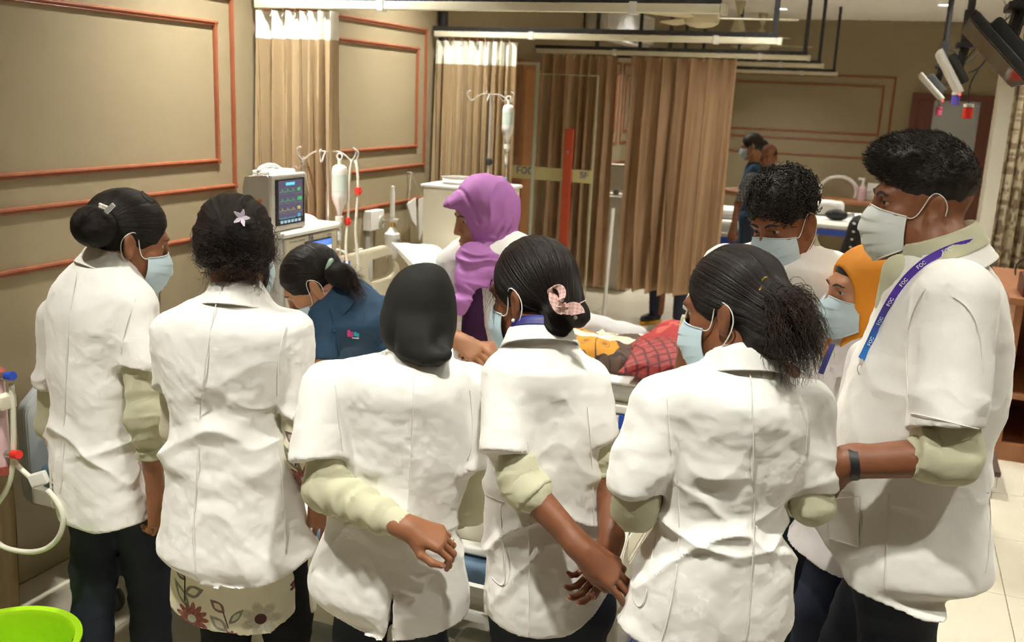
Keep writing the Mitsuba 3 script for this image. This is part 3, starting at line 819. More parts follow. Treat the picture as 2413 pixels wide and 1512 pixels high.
def rows_loft(rows, D, phi, kappa=0.62, right=None, fwd=0.0, power=2.2, hem=None, near=True):
    """rows: (py, left px, right px) of the silhouette at viewing distance D; phi: facing of the chest"""
    ph = math.radians(phi); st = []
    for i, rw in enumerate(rows):
        py, l, r = rw[:3]; off = rw[3] if len(rw) > 3 else 0.0
        kp = rw[4] if len(rw) > 4 else kappa
        a, b = P(l, py, D + off), P(r, py, D + off)
        w = np.linalg.norm(b - a) / 2
        if i == len(rows) - 1 and near:      # the hem that shows is the one on the near side
            nb_ = w * kp * 0.9
            a, b = P(l, py, D + off - nb_) + N0 * nb_, P(r, py, D + off - nb_) + N0 * nb_
        A = w / math.sqrt(math.cos(ph) ** 2 + (kp * math.sin(ph)) ** 2)
        st.append(((a + b) / 2, A, A * kp))
    f0 = N0 * math.cos(ph) + R0 * math.sin(ph)
    return Loft(st, np.cross(f0, Z), hem=hem, power=power)
def collar(c, up, front, rx, ry, h=0.028, drop=0.045, flare=0.020, open_deg=36, tip=0.03, thick=0.0022, back_lift=0.012):
    """turned-down collar: a stand round the neck and a flap folded over it, longer towards its two tips"""
    up, f = unit(up), np.asarray(front, float); f = unit(f - up * (f @ up)); r = np.cross(f, up)
    n = 49; al = np.radians(np.linspace(open_deg, 360 - open_deg, n))       # from the front round the back
    out = []
    for i, a in enumerate(al):
        d = r * math.sin(a) * rx + f * math.cos(a) * ry
        nd = unit(d)
        k = abs(2 * i / (n - 1) - 1) ** 3
        bk = (1 - math.cos(a)) / 2
        zt = h + back_lift * bk - 0.010 * (1 - bk)
        dr_ = drop + tip * k
        prof = [(0.0, -0.012), (0.001, zt * 0.6), (0.002, zt), (0.006, zt + 0.004), (0.010, zt), (0.010 + flare * 0.45, zt - dr_ * 0.5), (0.010 + flare, zt - dr_)]
        out.append([c + d + nd * x + up * z for x, z in prof])
    g = grid_mesh(np.array(out)); nn = vnormals(g)
    return cat([displaced(g, np.full(len(g.vertices), thick)), trimesh.Trimesh(g.vertices - nn * thick, g.faces[:, ::-1], process=False),
        tube_mesh(np.array(out)[:, -1], thick * 1.2, 6)])
def pole_uv(v, c, axis):
    """hair runs towards the pole: coordinates constant along each meridian"""
    axis = unit(axis); q = v - c
    a = np.cross(axis, [0.1, 0.2, 0.97]); a /= np.linalg.norm(a); b = np.cross(axis, a)
    x, y = q @ a, q @ b; r = np.sqrt(x * x + y * y) + 1e-6
    return np.c_[x / r, y / r]
def hair_obj(prims, key, c, axis, m='m_hair', cell=0.0042, amp=0.0016, extra=None, seed=0, name='hair', label=None):
    g = sdf_mesh(prims, cell)
    uv = pole_uv(g.vertices, c, axis)
    d = amp * (fbm(np.c_[uv * 9, np.linalg.norm(g.vertices - c, axis=1)[:, None] * 8], 3, seed) - 0.5) * 2
    g = displaced(g, d)
    if extra is not None:
        e = extra if isinstance(extra, trimesh.Trimesh) else cat(extra)
        uv = np.vstack([uv, np.c_[e.vertices[:, 0] * 5, e.vertices[:, 2] * 5]])
        g = cat([g, e])
    return put(name, g, m, key, smooth=True, uv=uv, label=label)
def strands(starts, dirs, length, n, rng, curl=0.012, turns=2.0, gravity=0.3, r=0.0011, segs=11, pull=None):
    """loose wavy locks; each a thin tapered tube"""
    out = []
    for i in range(n):
        j = rng.integers(len(starts)); p = starts[j] + rng.normal(0, 0.006, 3); d = unit(dirs[j] + rng.normal(0, 0.28, 3))
        L = length * rng.uniform(0.5, 1.15); tt = np.linspace(0, 1, segs)
        a = unit(np.cross(d, rng.normal(size=3))); b = np.cross(d, a)
        ph = rng.uniform(0, 6.28); tn = turns * rng.uniform(0.6, 1.4); cu = curl * rng.uniform(0.5, 1.3)
        q = p + np.outer(tt * L, d) - np.outer(tt ** 2 * L * gravity, Z) + np.outer(cu * tt ** 0.7 * np.cos(ph + tn * 6.28 * tt), a) + np.outer(cu * tt ** 0.7 * np.sin(ph + tn * 6.28 * tt), b)
        if pull is not None: q = q + (pull - q) * (tt ** 1.5)[:, None] * 0.35
        out.append(tube_mesh(q, r * rng.uniform(0.7, 1.5) * np.linspace(1, 0.35, segs), 3, cap=False))
    return cat(out)
def earring(h, key, x, m='m_pearl'):
    e = trimesh.creation.icosphere(2, 0.0042); e.apply_translation(h(x * 0.083, -0.002, -0.034)); put('earring', e, m, key, smooth=True)
def seam_tube(mesh, targets, n0, key, m, r=0.0011, name='seam'):
    """stitched seam: a fine cord lying on the cloth, through points found on the mesh nearest to the targets along n0"""
    v = mesh.vertices; pts = []
    for t in targets:
        q = v - t; s = q @ n0; lat = np.linalg.norm(q - np.outer(s, n0), axis=1)
        i = np.nonzero(lat < 0.012)[0]
        if len(i) == 0: continue
        j = i[np.argmax(s[i])]
        jj = i[s[i] > s[j] - 0.012]
        pts.append(t + n0 * np.average(s[jj], weights=1 / (lat[jj] + 0.003)))
    if len(pts) > 3:
        pts = np.array(pts); pts[1:-1] = (pts[:-2] + pts[1:-1] * 2 + pts[2:]) / 4
        put(name, tube_mesh(spline(pts, 4 * len(pts)), r, 5), m, key, smooth=True)
def yoke(nb, front, r=0.064):
    """the coat closing round the neck"""
    f = unit(front)
    return cone(nb - Z * 0.060 - f * 0.004, nb + Z * 0.002, r + 0.040, r + 0.004, 0.035)
def stick(mesh, pxs, off=0.003, rad=7.0):
    """points on the camera side of a mesh"""
    v = mesh.vertices; q = v - EYE; dd = q @ fw
    X = CX + FPX * (q @ RT) / dd; Y = CY - FPX * (q @ UP) / dd
    out = []
    for px, py in pxs:
        r = np.hypot(X - px, Y - py); lim = rad
        while True:
            i = np.nonzero(r < lim)[0]
            if len(i): break
            lim *= 1.6
        j = i[np.argsort(dd[i])[:1]][0]
        near = i[dd[i] < dd[j] + 0.02]
        wgt = 1 / (r[near] + 1.0); dm = (dd[near] * wgt).sum() / wgt.sum()
        ry = fw + RT * (px - CX) / FPX - UP * (py - CY) / FPX
        out.append(EYE + ry * (dm - off))
    return np.array(out)
def patch(mesh, corners, nu, nv, off=0.004, thick=0.003):
    """a piece of cloth sewn on another; corners clockwise in the photograph"""
    a, b, c, d = [np.array(x, float) for x in corners]
    px = [(a * (1 - u) + b * u) * (1 - v) + (d * (1 - u) + c * u) * v for v in np.linspace(0, 1, nv) for u in np.linspace(0, 1, nu)]
    q = stick(mesh, px, off, 9.0).reshape(nv, nu, 3)
    for _ in range(2): q[1:-1, 1:-1] = (q[:-2, 1:-1] + q[2:, 1:-1] + q[1:-1, :-2] + q[1:-1, 2:]) / 4
    g = grid_mesh(q)
    back = grid_mesh(q + fw * (off + thick))
    rim = np.concatenate([q[0], q[1:, -1], q[-1, ::-1][1:], q[::-1, 0][1:]])
    return cat([g, trimesh.Trimesh(back.vertices, back.faces[:, ::-1], process=False), tube_mesh(rim, 0.0016, 5)])
def hair_cap(h, r=(0.082, 0.102, 0.092), c=(0, -0.014, 0.046), face=0.048, forehead=0.075, nape=-0.060, ears=True):
    p = [h.ell(c, r)]
    p.append(h.ell((0, 0.118, -0.022), (0.074, 0.118 - face, forehead + 0.022), 0.006, '-'))
    if ears:
        for x in (-1, 1): p.append(h.ell((x * 0.084, 0.006, -0.018), (0.022, 0.030, 0.036), 0.008, '-'))
    p.append(half(h(0, -0.06, nape), -h.u + 0.35 * h.f, 0.01))
    return p
JOBS = []
def job(f): JOBS.append(f); return f

# floral print of the kurta: flat print on cloth, coordinates in metres (uv)
def _floral(p, n, uv):
    base = mix((0.66, 0.62, 0.47), (0.72, 0.69, 0.55), mikit.fbm(uv.x * 12, uv.y * 12, 1.0))
    c = base
    tx = uv.x - dr.floor(uv.x / 0.36) * 0.36
    ty = uv.y - dr.floor((uv.y + 0.02) / 0.30) * 0.30
    nzv = mikit.fbm(uv.x * 220, uv.y * 220, 2.0)
    def daisy(c, x, y, r, col, col2, core, corec, k, soft):
        dx, dy = tx - x, ty - y
        d = dr.sqrt(dx * dx + dy * dy); a = dr.atan2(dy, dx)
        rr = r * (0.62 + 0.38 * dr.abs(dr.cos(a * k * 0.5)))
        m = (1 - sm(rr * (1 - soft), rr, d))
        pc = mix(col, col2, sm(0.35, 0.7, nzv))
        c = mix(c, pc, m)
        return mix(c, corec, 1 - sm(core * 0.85, core, d))
    def leaf(c, x, y, ang, ln, w, col, hollow):
        ca, sa = math.cos(ang), math.sin(ang)
        u = ((tx - x) * ca + (ty - y) * sa) / ln; v = (-(tx - x) * sa + (ty - y) * ca) / w
        e = dr.maximum(dr.abs(v) - (1 - u * u) * (1 - 0.25 * dr.clip(u, -1, 1)), 2 * (dr.abs(u) - 1))
        m = 1 - sm(-0.06, 0.06, e)
        inn = 1 - sm(-0.5, -0.3, e + 0.5 * dr.abs(u))
        c = mix(c, col, m * (0.75 + 0.25 * nzv))
        return mix(c, base, inn * hollow)
    def stem(c, x0, y0, x1, y1, w, col):
        bx_, by_ = x1 - x0, y1 - y0; L2 = bx_ * bx_ + by_ * by_
        t = dr.clip(((tx - x0) * bx_ + (ty - y0) * by_) / L2, 0, 1)
        d = dr.sqrt(dr.square(tx - x0 - t * bx_) + dr.square(ty - y0 - t * by_))
        return mix(c, col, 1 - sm(w * 0.7, w, d))
    maroon, maroon2, olive, grey = (0.20, 0.055, 0.05), (0.30, 0.11, 0.09), (0.12, 0.13, 0.08), (0.42, 0.41, 0.32)
    c = daisy(c, 0.262, 0.045, 0.058, (0.43, 0.41, 0.31), (0.50, 0.48, 0.38), 0.0165, (0.065, 0.018, 0.022), 7, 0.25)
    c = daisy(c, 0.078, 0.032, 0.050, maroon, maroon2, 0.0130, (0.45, 0.46, 0.42), 13, 0.08)
    c = leaf(c, 0.048, 0.095, 2.15, 0.042, 0.013, olive, 0.8)
    c = leaf(c, 0.086, 0.110, 0.35, 0.030, 0.017, olive, 0.8)
    c = stem(c, 0.060, 0.142, 0.058, 0.078, 0.0028, (0.05, 0.03, 0.03))
    c = leaf(c, 0.045, 0.150, 2.5, 0.022, 0.012, (0.07, 0.02, 0.022), 0.3)
    c = leaf(c, 0.150, 0.078, 2.4, 0.026, 0.0135, (0.13, 0.035, 0.035), 0.75)
    c = stem(c, 0.166, 0.062, 0.178, 0.018, 0.0022, (0.07, 0.05, 0.04))
    c = leaf(c, 0.152, 0.028, 2.4, 0.032, 0.015, (0.20, 0.21, 0.17), 0.8)
    c = leaf(c, 0.200, 0.052, 0.85, 0.030, 0.010, olive, 0.7)
    c = daisy(c, 0.345, 0.115, 0.018, (0.07, 0.02, 0.022), maroon, 0.003, (0.07, 0.02, 0.022), 5, 0.1)
    c = daisy(c, 0.185, -0.010, 0.022, maroon, maroon2, 0.003, maroon, 9, 0.1)
    c = leaf(c, 0.30, 0.20, 0.6, 0.035, 0.014, olive, 0.7)
    c = daisy(c, 0.16, 0.215, 0.040, maroon, maroon2, 0.010, (0.45, 0.46, 0.42), 11, 0.1)
    return c
mat('m_floral', pri(mikit.proc(_floral), 0.85))

# ================================================================== THE GROUP OF STUDENTS, FRONT ROW
PEOPLE = {}
def person(tag, label):
    k = thing('person', label, 'person'); PEOPLE[tag] = k; return k
p_w1 = person('w1', 'leftmost woman in white coat, black bun with silver clip, head turned right')
p_w2 = person('w2', 'woman with curly updo and lilac bow, white coat over floral kurta')
p_w3 = person('w3', 'woman in black hijab and white coat with one arm folded behind her back')
p_w4 = person('w4', 'woman with pink gingham bow in a low bun, hands clasped behind her white coat')
p_w5 = person('w5', 'woman with messy brown ponytail and gold clip, white coat, back to the camera')
p_m = person('m', 'tall man in white coat with purple lanyard and white face mask')
p_or = person('or', 'woman in mustard orange hijab and blue mask between the two men')
p_cu = person('cu', 'man with curly black hair in a blue mask and white coat leaning on the bed')
p_pu = person('pu', 'woman in light purple hijab and white coat over dark purple dress, hands clasped')
p_nu = person('nu', 'nurse in dark blue scrubs and mask bending over the bed')

def arm(S, E, W, r=(0.042, 0.040, 0.027)):
    return [cone(S, E, r[0], r[1], 0.02), cone(E, W, r[1], r[2], 0.02)]
def legs_prims(hipL, hipR, kneeL, kneeR, ankL, ankR, r=(0.075, 0.062, 0.052)):
    c = []
    for h_, k_, a_ in ((hipL, kneeL, ankL), (hipR, kneeR, ankR)):
        c += [cone(h_, k_, r[0], r[1], 0.03), cone(k_, a_, r[1], r[2], 0.03)]
    c.append(cone(hipL, hipR, r[0] * 1.04, k=0.05))
    return c
def standing_legs(key, centre, phi, m='m_navy', width=0.072, top=0.72, r=(0.070, 0.064, 0.055), stride=0.03, cell=0.013, shoe='m_black'):
    """trousers down to the floor with shoes; centre: point below the trunk"""
    ph = math.radians(phi); f = N0 * math.cos(ph) + R0 * math.sin(ph); rr = np.cross(f, Z)
    c = A_(centre[0], centre[1], 0)
    H_ = [c + rr * s * width + Z * top for s in (-1, 1)]
    K_ = [c + rr * s * (width + 0.005) + f * (0.02 + s * stride) + Z * 0.46 for s in (-1, 1)]
    An = [c + rr * s * (width + 0.01) + f * (s * stride * 1.6 - 0.01) + Z * 0.055 for s in (-1, 1)]
    g = sdf_mesh(legs_prims(*H_, *K_, *An, r), cell)
    d = 0.006 * (ridge(nz(g.vertices * A_(7, 7, 16), 5)) - 0.3)
    put('trousers', displaced(g, d), m, key, smooth=True)
    for a in An:
        s_ = sdf_mesh([cone(a + f * -0.03 - Z * 0.018, a + f * 0.14 - Z * 0.030, 0.036, 0.027, 0.02), ell(a + f * 0.07 - Z * 0.022, (0.042, 0.10, 0.034), np.array([rr, f, Z]), 0.02), half(A_(0, 0, 0.001), A_(0, 0, -1))], 0.009)
        put('shoe', s_, shoe, key, smooth=True)
    core = [cone(H_[0] + Z * 0.0, H_[1], 0.05), *[cone(a, b, 0.035) for a, b in zip(H_, K_)], *[cone(a, b, 0.035) for a, b in zip(K_, An)], *[cone(a, a + f * 0.12 - Z * 0.02, 0.020) for a in An]]
    return core, [(x + y) / 2 for x, y in [H_]][0], f, rr
def wedge(a, l, r, back):
    """triangular slit: apex a, lower points l and r, on the camera side of the point back"""
    a, l, r = [np.asarray(x, float) for x in (a, l, r)]
    nl = unit(np.cross(l - a, N0)); nl = nl if nl @ (r - a) < 0 else -nl
    nr = unit(np.cross(r - a, N0)); nr = nr if nr @ (l - a) < 0 else -nr
    A, NL, NR, NB = [x.astype(np.float32) for x in (a, nl, nr, N0)]
    bk = np.asarray(back, np.float32)
    return ('-', 0.004, lambda p: np.maximum(np.maximum((p - A) @ NL, (p - A) @ NR), (p - bk) @ NB), (a + l + r) / 3, 0.4)
def cuff_ring(a, b, r, m, key, name='cuff', w=0.045, thick=0.006, seed=0, cell=0.006, squash=None):
    """turned-back cuff round a sleeve"""
    d = unit(np.asarray(b) - a); a = np.asarray(a, float)
    g = sdf_mesh([cone(a, a + d * w, r + thick, r + thick * 1.2, 0.004, cuts=[(a, -d), (a + d * w, d)], squash=squash)], cell)
    g = displaced(g, 0.004 * (fbm(g.vertices * 22, 2, seed) - 0.5) * 2)
    put(name, g, m, key, smooth=40)

# ---------------------------------------------------------------- woman in the black hijab
@job
def build_w3():
    K, D = p_w3, 2.18
    L = rows_loft([(838, 945, 1035), (846, 890, 1075), (860, 838, 1098), (882, 792, 1116), (915, 778, 1124), (980, 790, 1121), (1060, 806, 1116), (1150, 800, 1094), (1215, 776, 1079), (1300, 755, 1087), (1392, 731, 1106), (1450, 735, 1100), (1496, 752, 1090)],
        D, 4, 0.60, hem=lambda u, v: 0.045 * (u / 0.18) ** 2)
    S, SE = P(776, 915, D), P(750, 1079, D - 0.055)
    S2, SE2 = P(1112, 915, D), P(1128, 1098, D - 0.03)
    pr = [L.prim(), yoke(P(987, 842, D + 0.01), N0), cone(S, SE, 0.066, 0.066, 0.035, cuts=[(SE, unit(SE - S) + R0 * 0.25)]), cone(S2, SE2, 0.058, 0.052, 0.035, cuts=[(SE2, SE2 - S2)]),
          wedge(P(941, 1330, D), P(900, 1530, D), P(936, 1530, D), P(930, 1400, D))]
    g = cloth_fold(sdf_mesh(pr, 0.005), L, 0.007, 0.42, 3, 0.004, 0.003)
    ck = put('lab_coat', g, 'm_coat', K, smooth=35, label='white short-sleeved lab coat with an open back vent')
    for line in (((976, 865), (975, 900), (973, 960), (971, 1020), (967, 1100), (962, 1180), (953, 1260), (945, 1320)), ((790, 905), (794, 940), (797, 980), (803, 1020), (808, 1060)), ((1108, 920), (1112, 970), (1112, 1030), (1102, 1080))):
        put('seam', tube_mesh(spline(stick(g, line, 0.0022), 40), 0.0014, 5), 'm_coat_b', ck, smooth=True)
    # shirt sleeves
    E, W = P(768, 1150, D - 0.06), P(960, 1243, D - 0.17)
    c0 = W + unit(E - W) * 0.068
    sl = sleeve_fold(sdf_mesh([cone(S, E, 0.046, 0.047, 0.03), cone(E, c0, 0.052, 0.037, 0.03)], 0.006), E, c0, 0.011, 4)
    put('shirt_sleeve', sl, 'm_shirt', K, smooth=True)
    cu = sdf_mesh([cone(c0 - unit(W - c0) * 0.01, W + unit(c0 - W) * 0.004, 0.036, 0.031, 0.004, cuts=[(c0 - unit(W - c0) * 0.004, c0 - W), (W + unit(c0 - W) * 0.006, W - c0)])], 0.005)
    put('cuff', displaced(cu, 0.0015 * (fbm(cu.vertices * 40, 2) - 0.5)), 'm_shirt', K, smooth=40)
    E2, W2 = P(1106, 1185, D + 0.03), P(1040, 1225, D + 0.27)
    put('shirt_sleeve', sleeve_fold(sdf_mesh([cone(S2, E2, 0.048, 0.044, 0.03), cone(E2, W2, 0.046, 0.036, 0.03)], 0.008), S2, E2, 0.008, 7), 'm_shirt', K, smooth=True)
    core, hip, f, rr = standing_legs(K, P(920, 1450, D + 0.01), 4)
    put('undershirt', sdf_mesh([cone(P(985, 838, D), P(985, 870, D), 0.062, 0.08)], 0.01), 'm_shirt', K, smooth=True)
    # hijab
    HL = rows_loft([(620.5, 1004, 1020), (625, 980, 1036), (634, 957, 1049), (652, 936, 1060), (680, 918, 1070), (715, 906, 1075), (759, 896, 1075), (795, 901, 1067, -0.02), (822, 916, 1056, -0.04), (842, 937, 1048, -0.06), (857, 968, 1034, -0.08)], D + 0.03, 8, 1.12, power=2.15, near=False)
    hp = [HL.prim(0.02), cone(P(965, 825, D + 0.10), P(1010, 822, D + 0.12), 0.05, k=0.04), cone(P(990, 800, D + 0.0), P(1047, 832, D - 0.085), 0.05, 0.014, 0.03)]
    g = sdf_mesh(hp, 0.006)
    v = g.vertices; px = (v - P(985, 740, D)) @ R0; pz = v[:, 2] - P(985, 740, D)[2]
    fold = 0.010 * (ridge(nz(np.c_[px * 26 + pz * 14 + 3 * fbm(v * 6, 2, 3), pz * 5 - px * 3, v[:, 1] * 6], 12)) - 0.35) * np.clip((-pz + 0.03) / 0.12, 0.05, 1)
    fold -= 0.022 * np.exp(-(((px - 0.058) / 0.017) ** 2 + ((pz + 0.052 - px * 0.2) / 0.022) ** 2))
    fold -= 0.016 * np.exp(-(((px + 0.052) / 0.012) ** 2 + ((pz + 0.048) / 0.03) ** 2))
    fold += 0.0012 * (fbm(v * 30, 2) - 0.5)
    put('hijab', displaced(g, fold), 'm_hijab_black', K, smooth=True, label='black hijab gathered at the nape')
    h = Head(P(990, 748, D + 0.05), 8, 20, 0, 0.94)
    nails = []
    d = unit(R0 * 0.93 - Z * 0.26 - N0 * 0.05); n = unit(Z * 0.82 + R0 * 0.22 - N0 * 0.48)
    hp = hand_prims(W, d, n, +1, s=0.88, curls=[(30, 46, 24), (36, 54, 26), (40, 60, 28), (44, 60, 28)], thumb=(42, 28, 22), nails=nails, spread=6)
    nb = P(987, 842, D + 0.01)
    body = head_prims(h, nb) + [cone(nb - Z * 0.02, hip, 0.045, 0.06), cone(nb - Z * 0.08, S - Z * 0.02, 0.024), cone(nb - Z * 0.08, S2 - Z * 0.02, 0.024)] + arm(S, E, W, (0.035, 0.035, 0.027)) + arm(S2, E2, W2, (0.035, 0.034, 0.027)) + core + hp + hand_prims(W2, unit(W2 - E2), Z, -1, s=0.88)
    put('body', sdf_mesh(body, 0.007, fine=[(W + d * 0.08, 0.135, 0.0028)]), 'm_skin', K, smooth=True)
    nails_part(nails, K)
    ring = trimesh.creation.torus(0.0085, 0.0014, 24, 8)
    pr_ = P(1011, 1277, D - 0.22)
    ring.apply_transform(frame(W + d * 0.108 - n * 0.016 + np.cross(d, n) * -0.010, np.cross(d, n), n, d)); put('ring', ring, 'm_gold', K)

# ---------------------------------------------------------------- woman with the pink bow
@job
def build_w4():
    K, D = p_w4, 2.08
    L = rows_loft([(786, 1245, 1305), (797, 1228, 1322), (812, 1208, 1345), (835, 1182, 1366), (860, 1166, 1388), (895, 1160, 1412), (960, 1160, 1424), (1061, 1150, 1420), (1163, 1146, 1415), (1215, 1144, 1415), (1322, 1144, 1432), (1403, 1141, 1448), (1450, 1150, 1449), (1498, 1166, 1444)],
        D, -12, 0.62, hem=lambda u, v: 0.035 * (u / 0.15) ** 2 + 0.05 * np.clip(u / 0.15, 0, 1.2))
    nb, cf_ = P(1272, 800, D + 0.01), N0 * math.cos(0.2) - R0 * math.sin(0.2)
    S, SE = P(1196, 890, D - 0.02), P(1185, 1066, D - 0.095)
    S2, SE2 = P(1385, 900, D + 0.01), P(1410, 1030, D + 0.0)
    g = sdf_mesh([L.prim(), yoke(nb, cf_), cone(S, SE, 0.058, 0.052, 0.03, cuts=[(SE, SE - S)]), cone(S2, SE2, 0.052, 0.047, 0.03, cuts=[(SE2, SE2 - S2)])], 0.005)
    g = cloth_fold(g, L, 0.0055, 0.40, 14, 0.004, 0.003)
    ck = put('lab_coat', g, 'm_coat', K, smooth=35, label='white short-sleeved lab coat')
    for line in (((1243, 1040), (1246, 1120), (1247, 1200), (1247, 1300), (1247, 1400), (1246, 1490)), ((1385, 960), (1393, 1060), (1398, 1160), (1400, 1240)), ((1141, 1163), (1160, 1172), (1187, 1182)), ((1187, 1182), (1186, 1280), (1180, 1378), (1160, 1360))):
        put('seam', tube_mesh(spline(stick(g, line, 0.0022), 30), 0.0014, 5), 'm_coat_b', ck, smooth=True)
    nb = P(1272, 800, D + 0.01)
    cm_ = collar(nb - Z * 0.004, Z + N0 * 0.25, N0 * math.cos(-0.3) + R0 * math.sin(-0.3), 0.060, 0.062, 0.026, 0.030, 0.016)
    put('collar', cm_, 'm_coat', ck, smooth=40)
    put('inner_collar', collar(nb + Z * 0.014, Z + N0 * 0.25, N0, 0.053, 0.056, 0.022, 0.012, 0.004), 'm_lanyard_navy', K, smooth=40, label='navy inner collar')
    E, W = P(1222, 1128, D - 0.095), P(1376, 1298, D - 0.185)
    cf = E + unit(W - E) * 0.045
    put('shirt_sleeve', sleeve_fold(sdf_mesh([cone(S + N0 * 0.02, E, 0.036, 0.043, 0.03), cone(E, cf, 0.045, 0.043, 0.02)], 0.006), S, E, 0.007, 3), 'm_shirt', K, smooth=True)
    cuff_ring(E + unit(W - E) * 0.002, W, 0.045, 'm_shirt', K, w=0.052, thick=0.0055, seed=2)
    E2, W2 = P(1436, 1118, D + 0.0), P(1438, 1283, D - 0.10)
    put('shirt_sleeve', sleeve_fold(sdf_mesh([cone(S2, E2, 0.042, 0.038, 0.03)], 0.007), S2, E2, 0.007, 8), 'm_shirt', K, smooth=True)
    cuff_ring(E2 - unit(W2 - E2) * 0.012, W2, 0.036, 'm_shirt', K, w=0.030, thick=0.005, seed=5)
    core, hip, f, rr = standing_legs(K, P(1300, 1440, D + 0.02), -10)
    nails = []
    d = unit(R0 * 0.80 - Z * 0.56 - N0 * 0.06); n = unit(-N0 * 0.72 + Z * 0.55 + R0 * 0.25)
    hp = hand_prims(W, d, n, +1, s=0.90, curls=[(16, 16, 10), (20, 20, 14), (26, 28, 18), (32, 36, 22)], thumb=(18, 22, 20), nails=nails, spread=3)
    d2 = unit(-Z * 0.80 - R0 * 0.40 - N0 * 0.12); n2 = unit(R0 * 0.55 - Z * 0.3 + N0 * 0.62)
    hp += hand_prims(W2, d2, n2, +1, s=0.88, curls=[(20, 34, 24), (26, 38, 26), (30, 42, 28), (36, 44, 28)], thumb=(20, 5, 5), nails=nails, spread=3)
    h = Head(P(1259, 704, D + 0.045), -50, 12, -2, 1.0)
    body = head_prims(h, nb) + [cone(nb - Z * 0.02, hip, 0.045, 0.06), cone(nb - Z * 0.08, S - Z * 0.02, 0.024), cone(nb - Z * 0.08, S2 - Z * 0.02, 0.024)] + arm(S, E, W, (0.033, 0.037, 0.025)) + arm(S2, E2, W2, (0.033, 0.033, 0.024)) + core + hp
    hc = (W + W2) / 2 - Z * 0.06
    put('body', sdf_mesh(body, 0.007, fine=[(hc, 0.16, 0.0028), (h(0, 0.02, -0.02), 0.14, 0.0035)]), 'm_skin_dark', K, smooth=True)
    nails_part(nails, K)
    bun = P(1317, 757, D - 0.045)
    hp = hair_cap(h, (0.083, 0.103, 0.096), face=0.030, nape=-0.055) + [ell(bun, (0.033, 0.033, 0.036), k=0.022), h.cone((0.0, -0.085, -0.01), (0.03, -0.09, -0.045), 0.045, 0.03, 0.03)]
    rng = np.random.default_rng(4)
    wisps = strands([h(-0.066, 0.055, 0.03), h(-0.05, 0.075, 0.05)], [-h.u + 0.3 * h.f, -h.u + 0.2 * h.f - 0.3 * h.r], 0.075, 22, rng, 0.005, 0.6, 0.05, 0.0005)
    hk = hair_obj(hp, K, h(0, -0.01, 0.04), bun - h(0, -0.01, 0.04), amp=0.0022, extra=wisps, seed=4)
    # gingham ribbon: one loop above the bun, one tail to its right, two pearls
    for pts, w in ((((1297, 690), (1300, 677), (1317, 676), (1325, 688), (1322, 706)), 0.018), (((1305, 690), (1308, 712), (1322, 728), (1325, 722)), 0.022), (((1322, 716), (1338, 728), (1352, 726), (1362, 740)), 0.026), (((1345, 730), (1362, 716), (1376, 710)), 0.014)):
        q = spline([P(x, y, D - 0.088 - 0.006 * i % 2) for i, (x, y) in enumerate(pts)], 16)
        t = np.gradient(q, axis=0); sd = np.cross(t, N0); sd /= np.linalg.norm(sd, axis=1, keepdims=True)
        put('bow', ribbon(q, unit(R0 * 0.6 + Z * 0.5 - N0 * 0.5) if w < 0.02 else sd, w * np.linspace(0.8, 1.15, 16), 0.001), 'm_bow_pink', hk, smooth=30, label='pink gingham ribbon bow')
    for x, y in ((1324, 707), (1356, 748)):
        e = trimesh.creation.icosphere(2, 0.0042); e.apply_translation(P(x, y, D - 0.098)); put('pearl', e, 'm_pearl', hk, smooth=True)
    earring(h, K, -1)
    mask(h, K, 'm_mask_blue', loops=(-1, 1), drop=-0.012)
    face_parts(h, K)

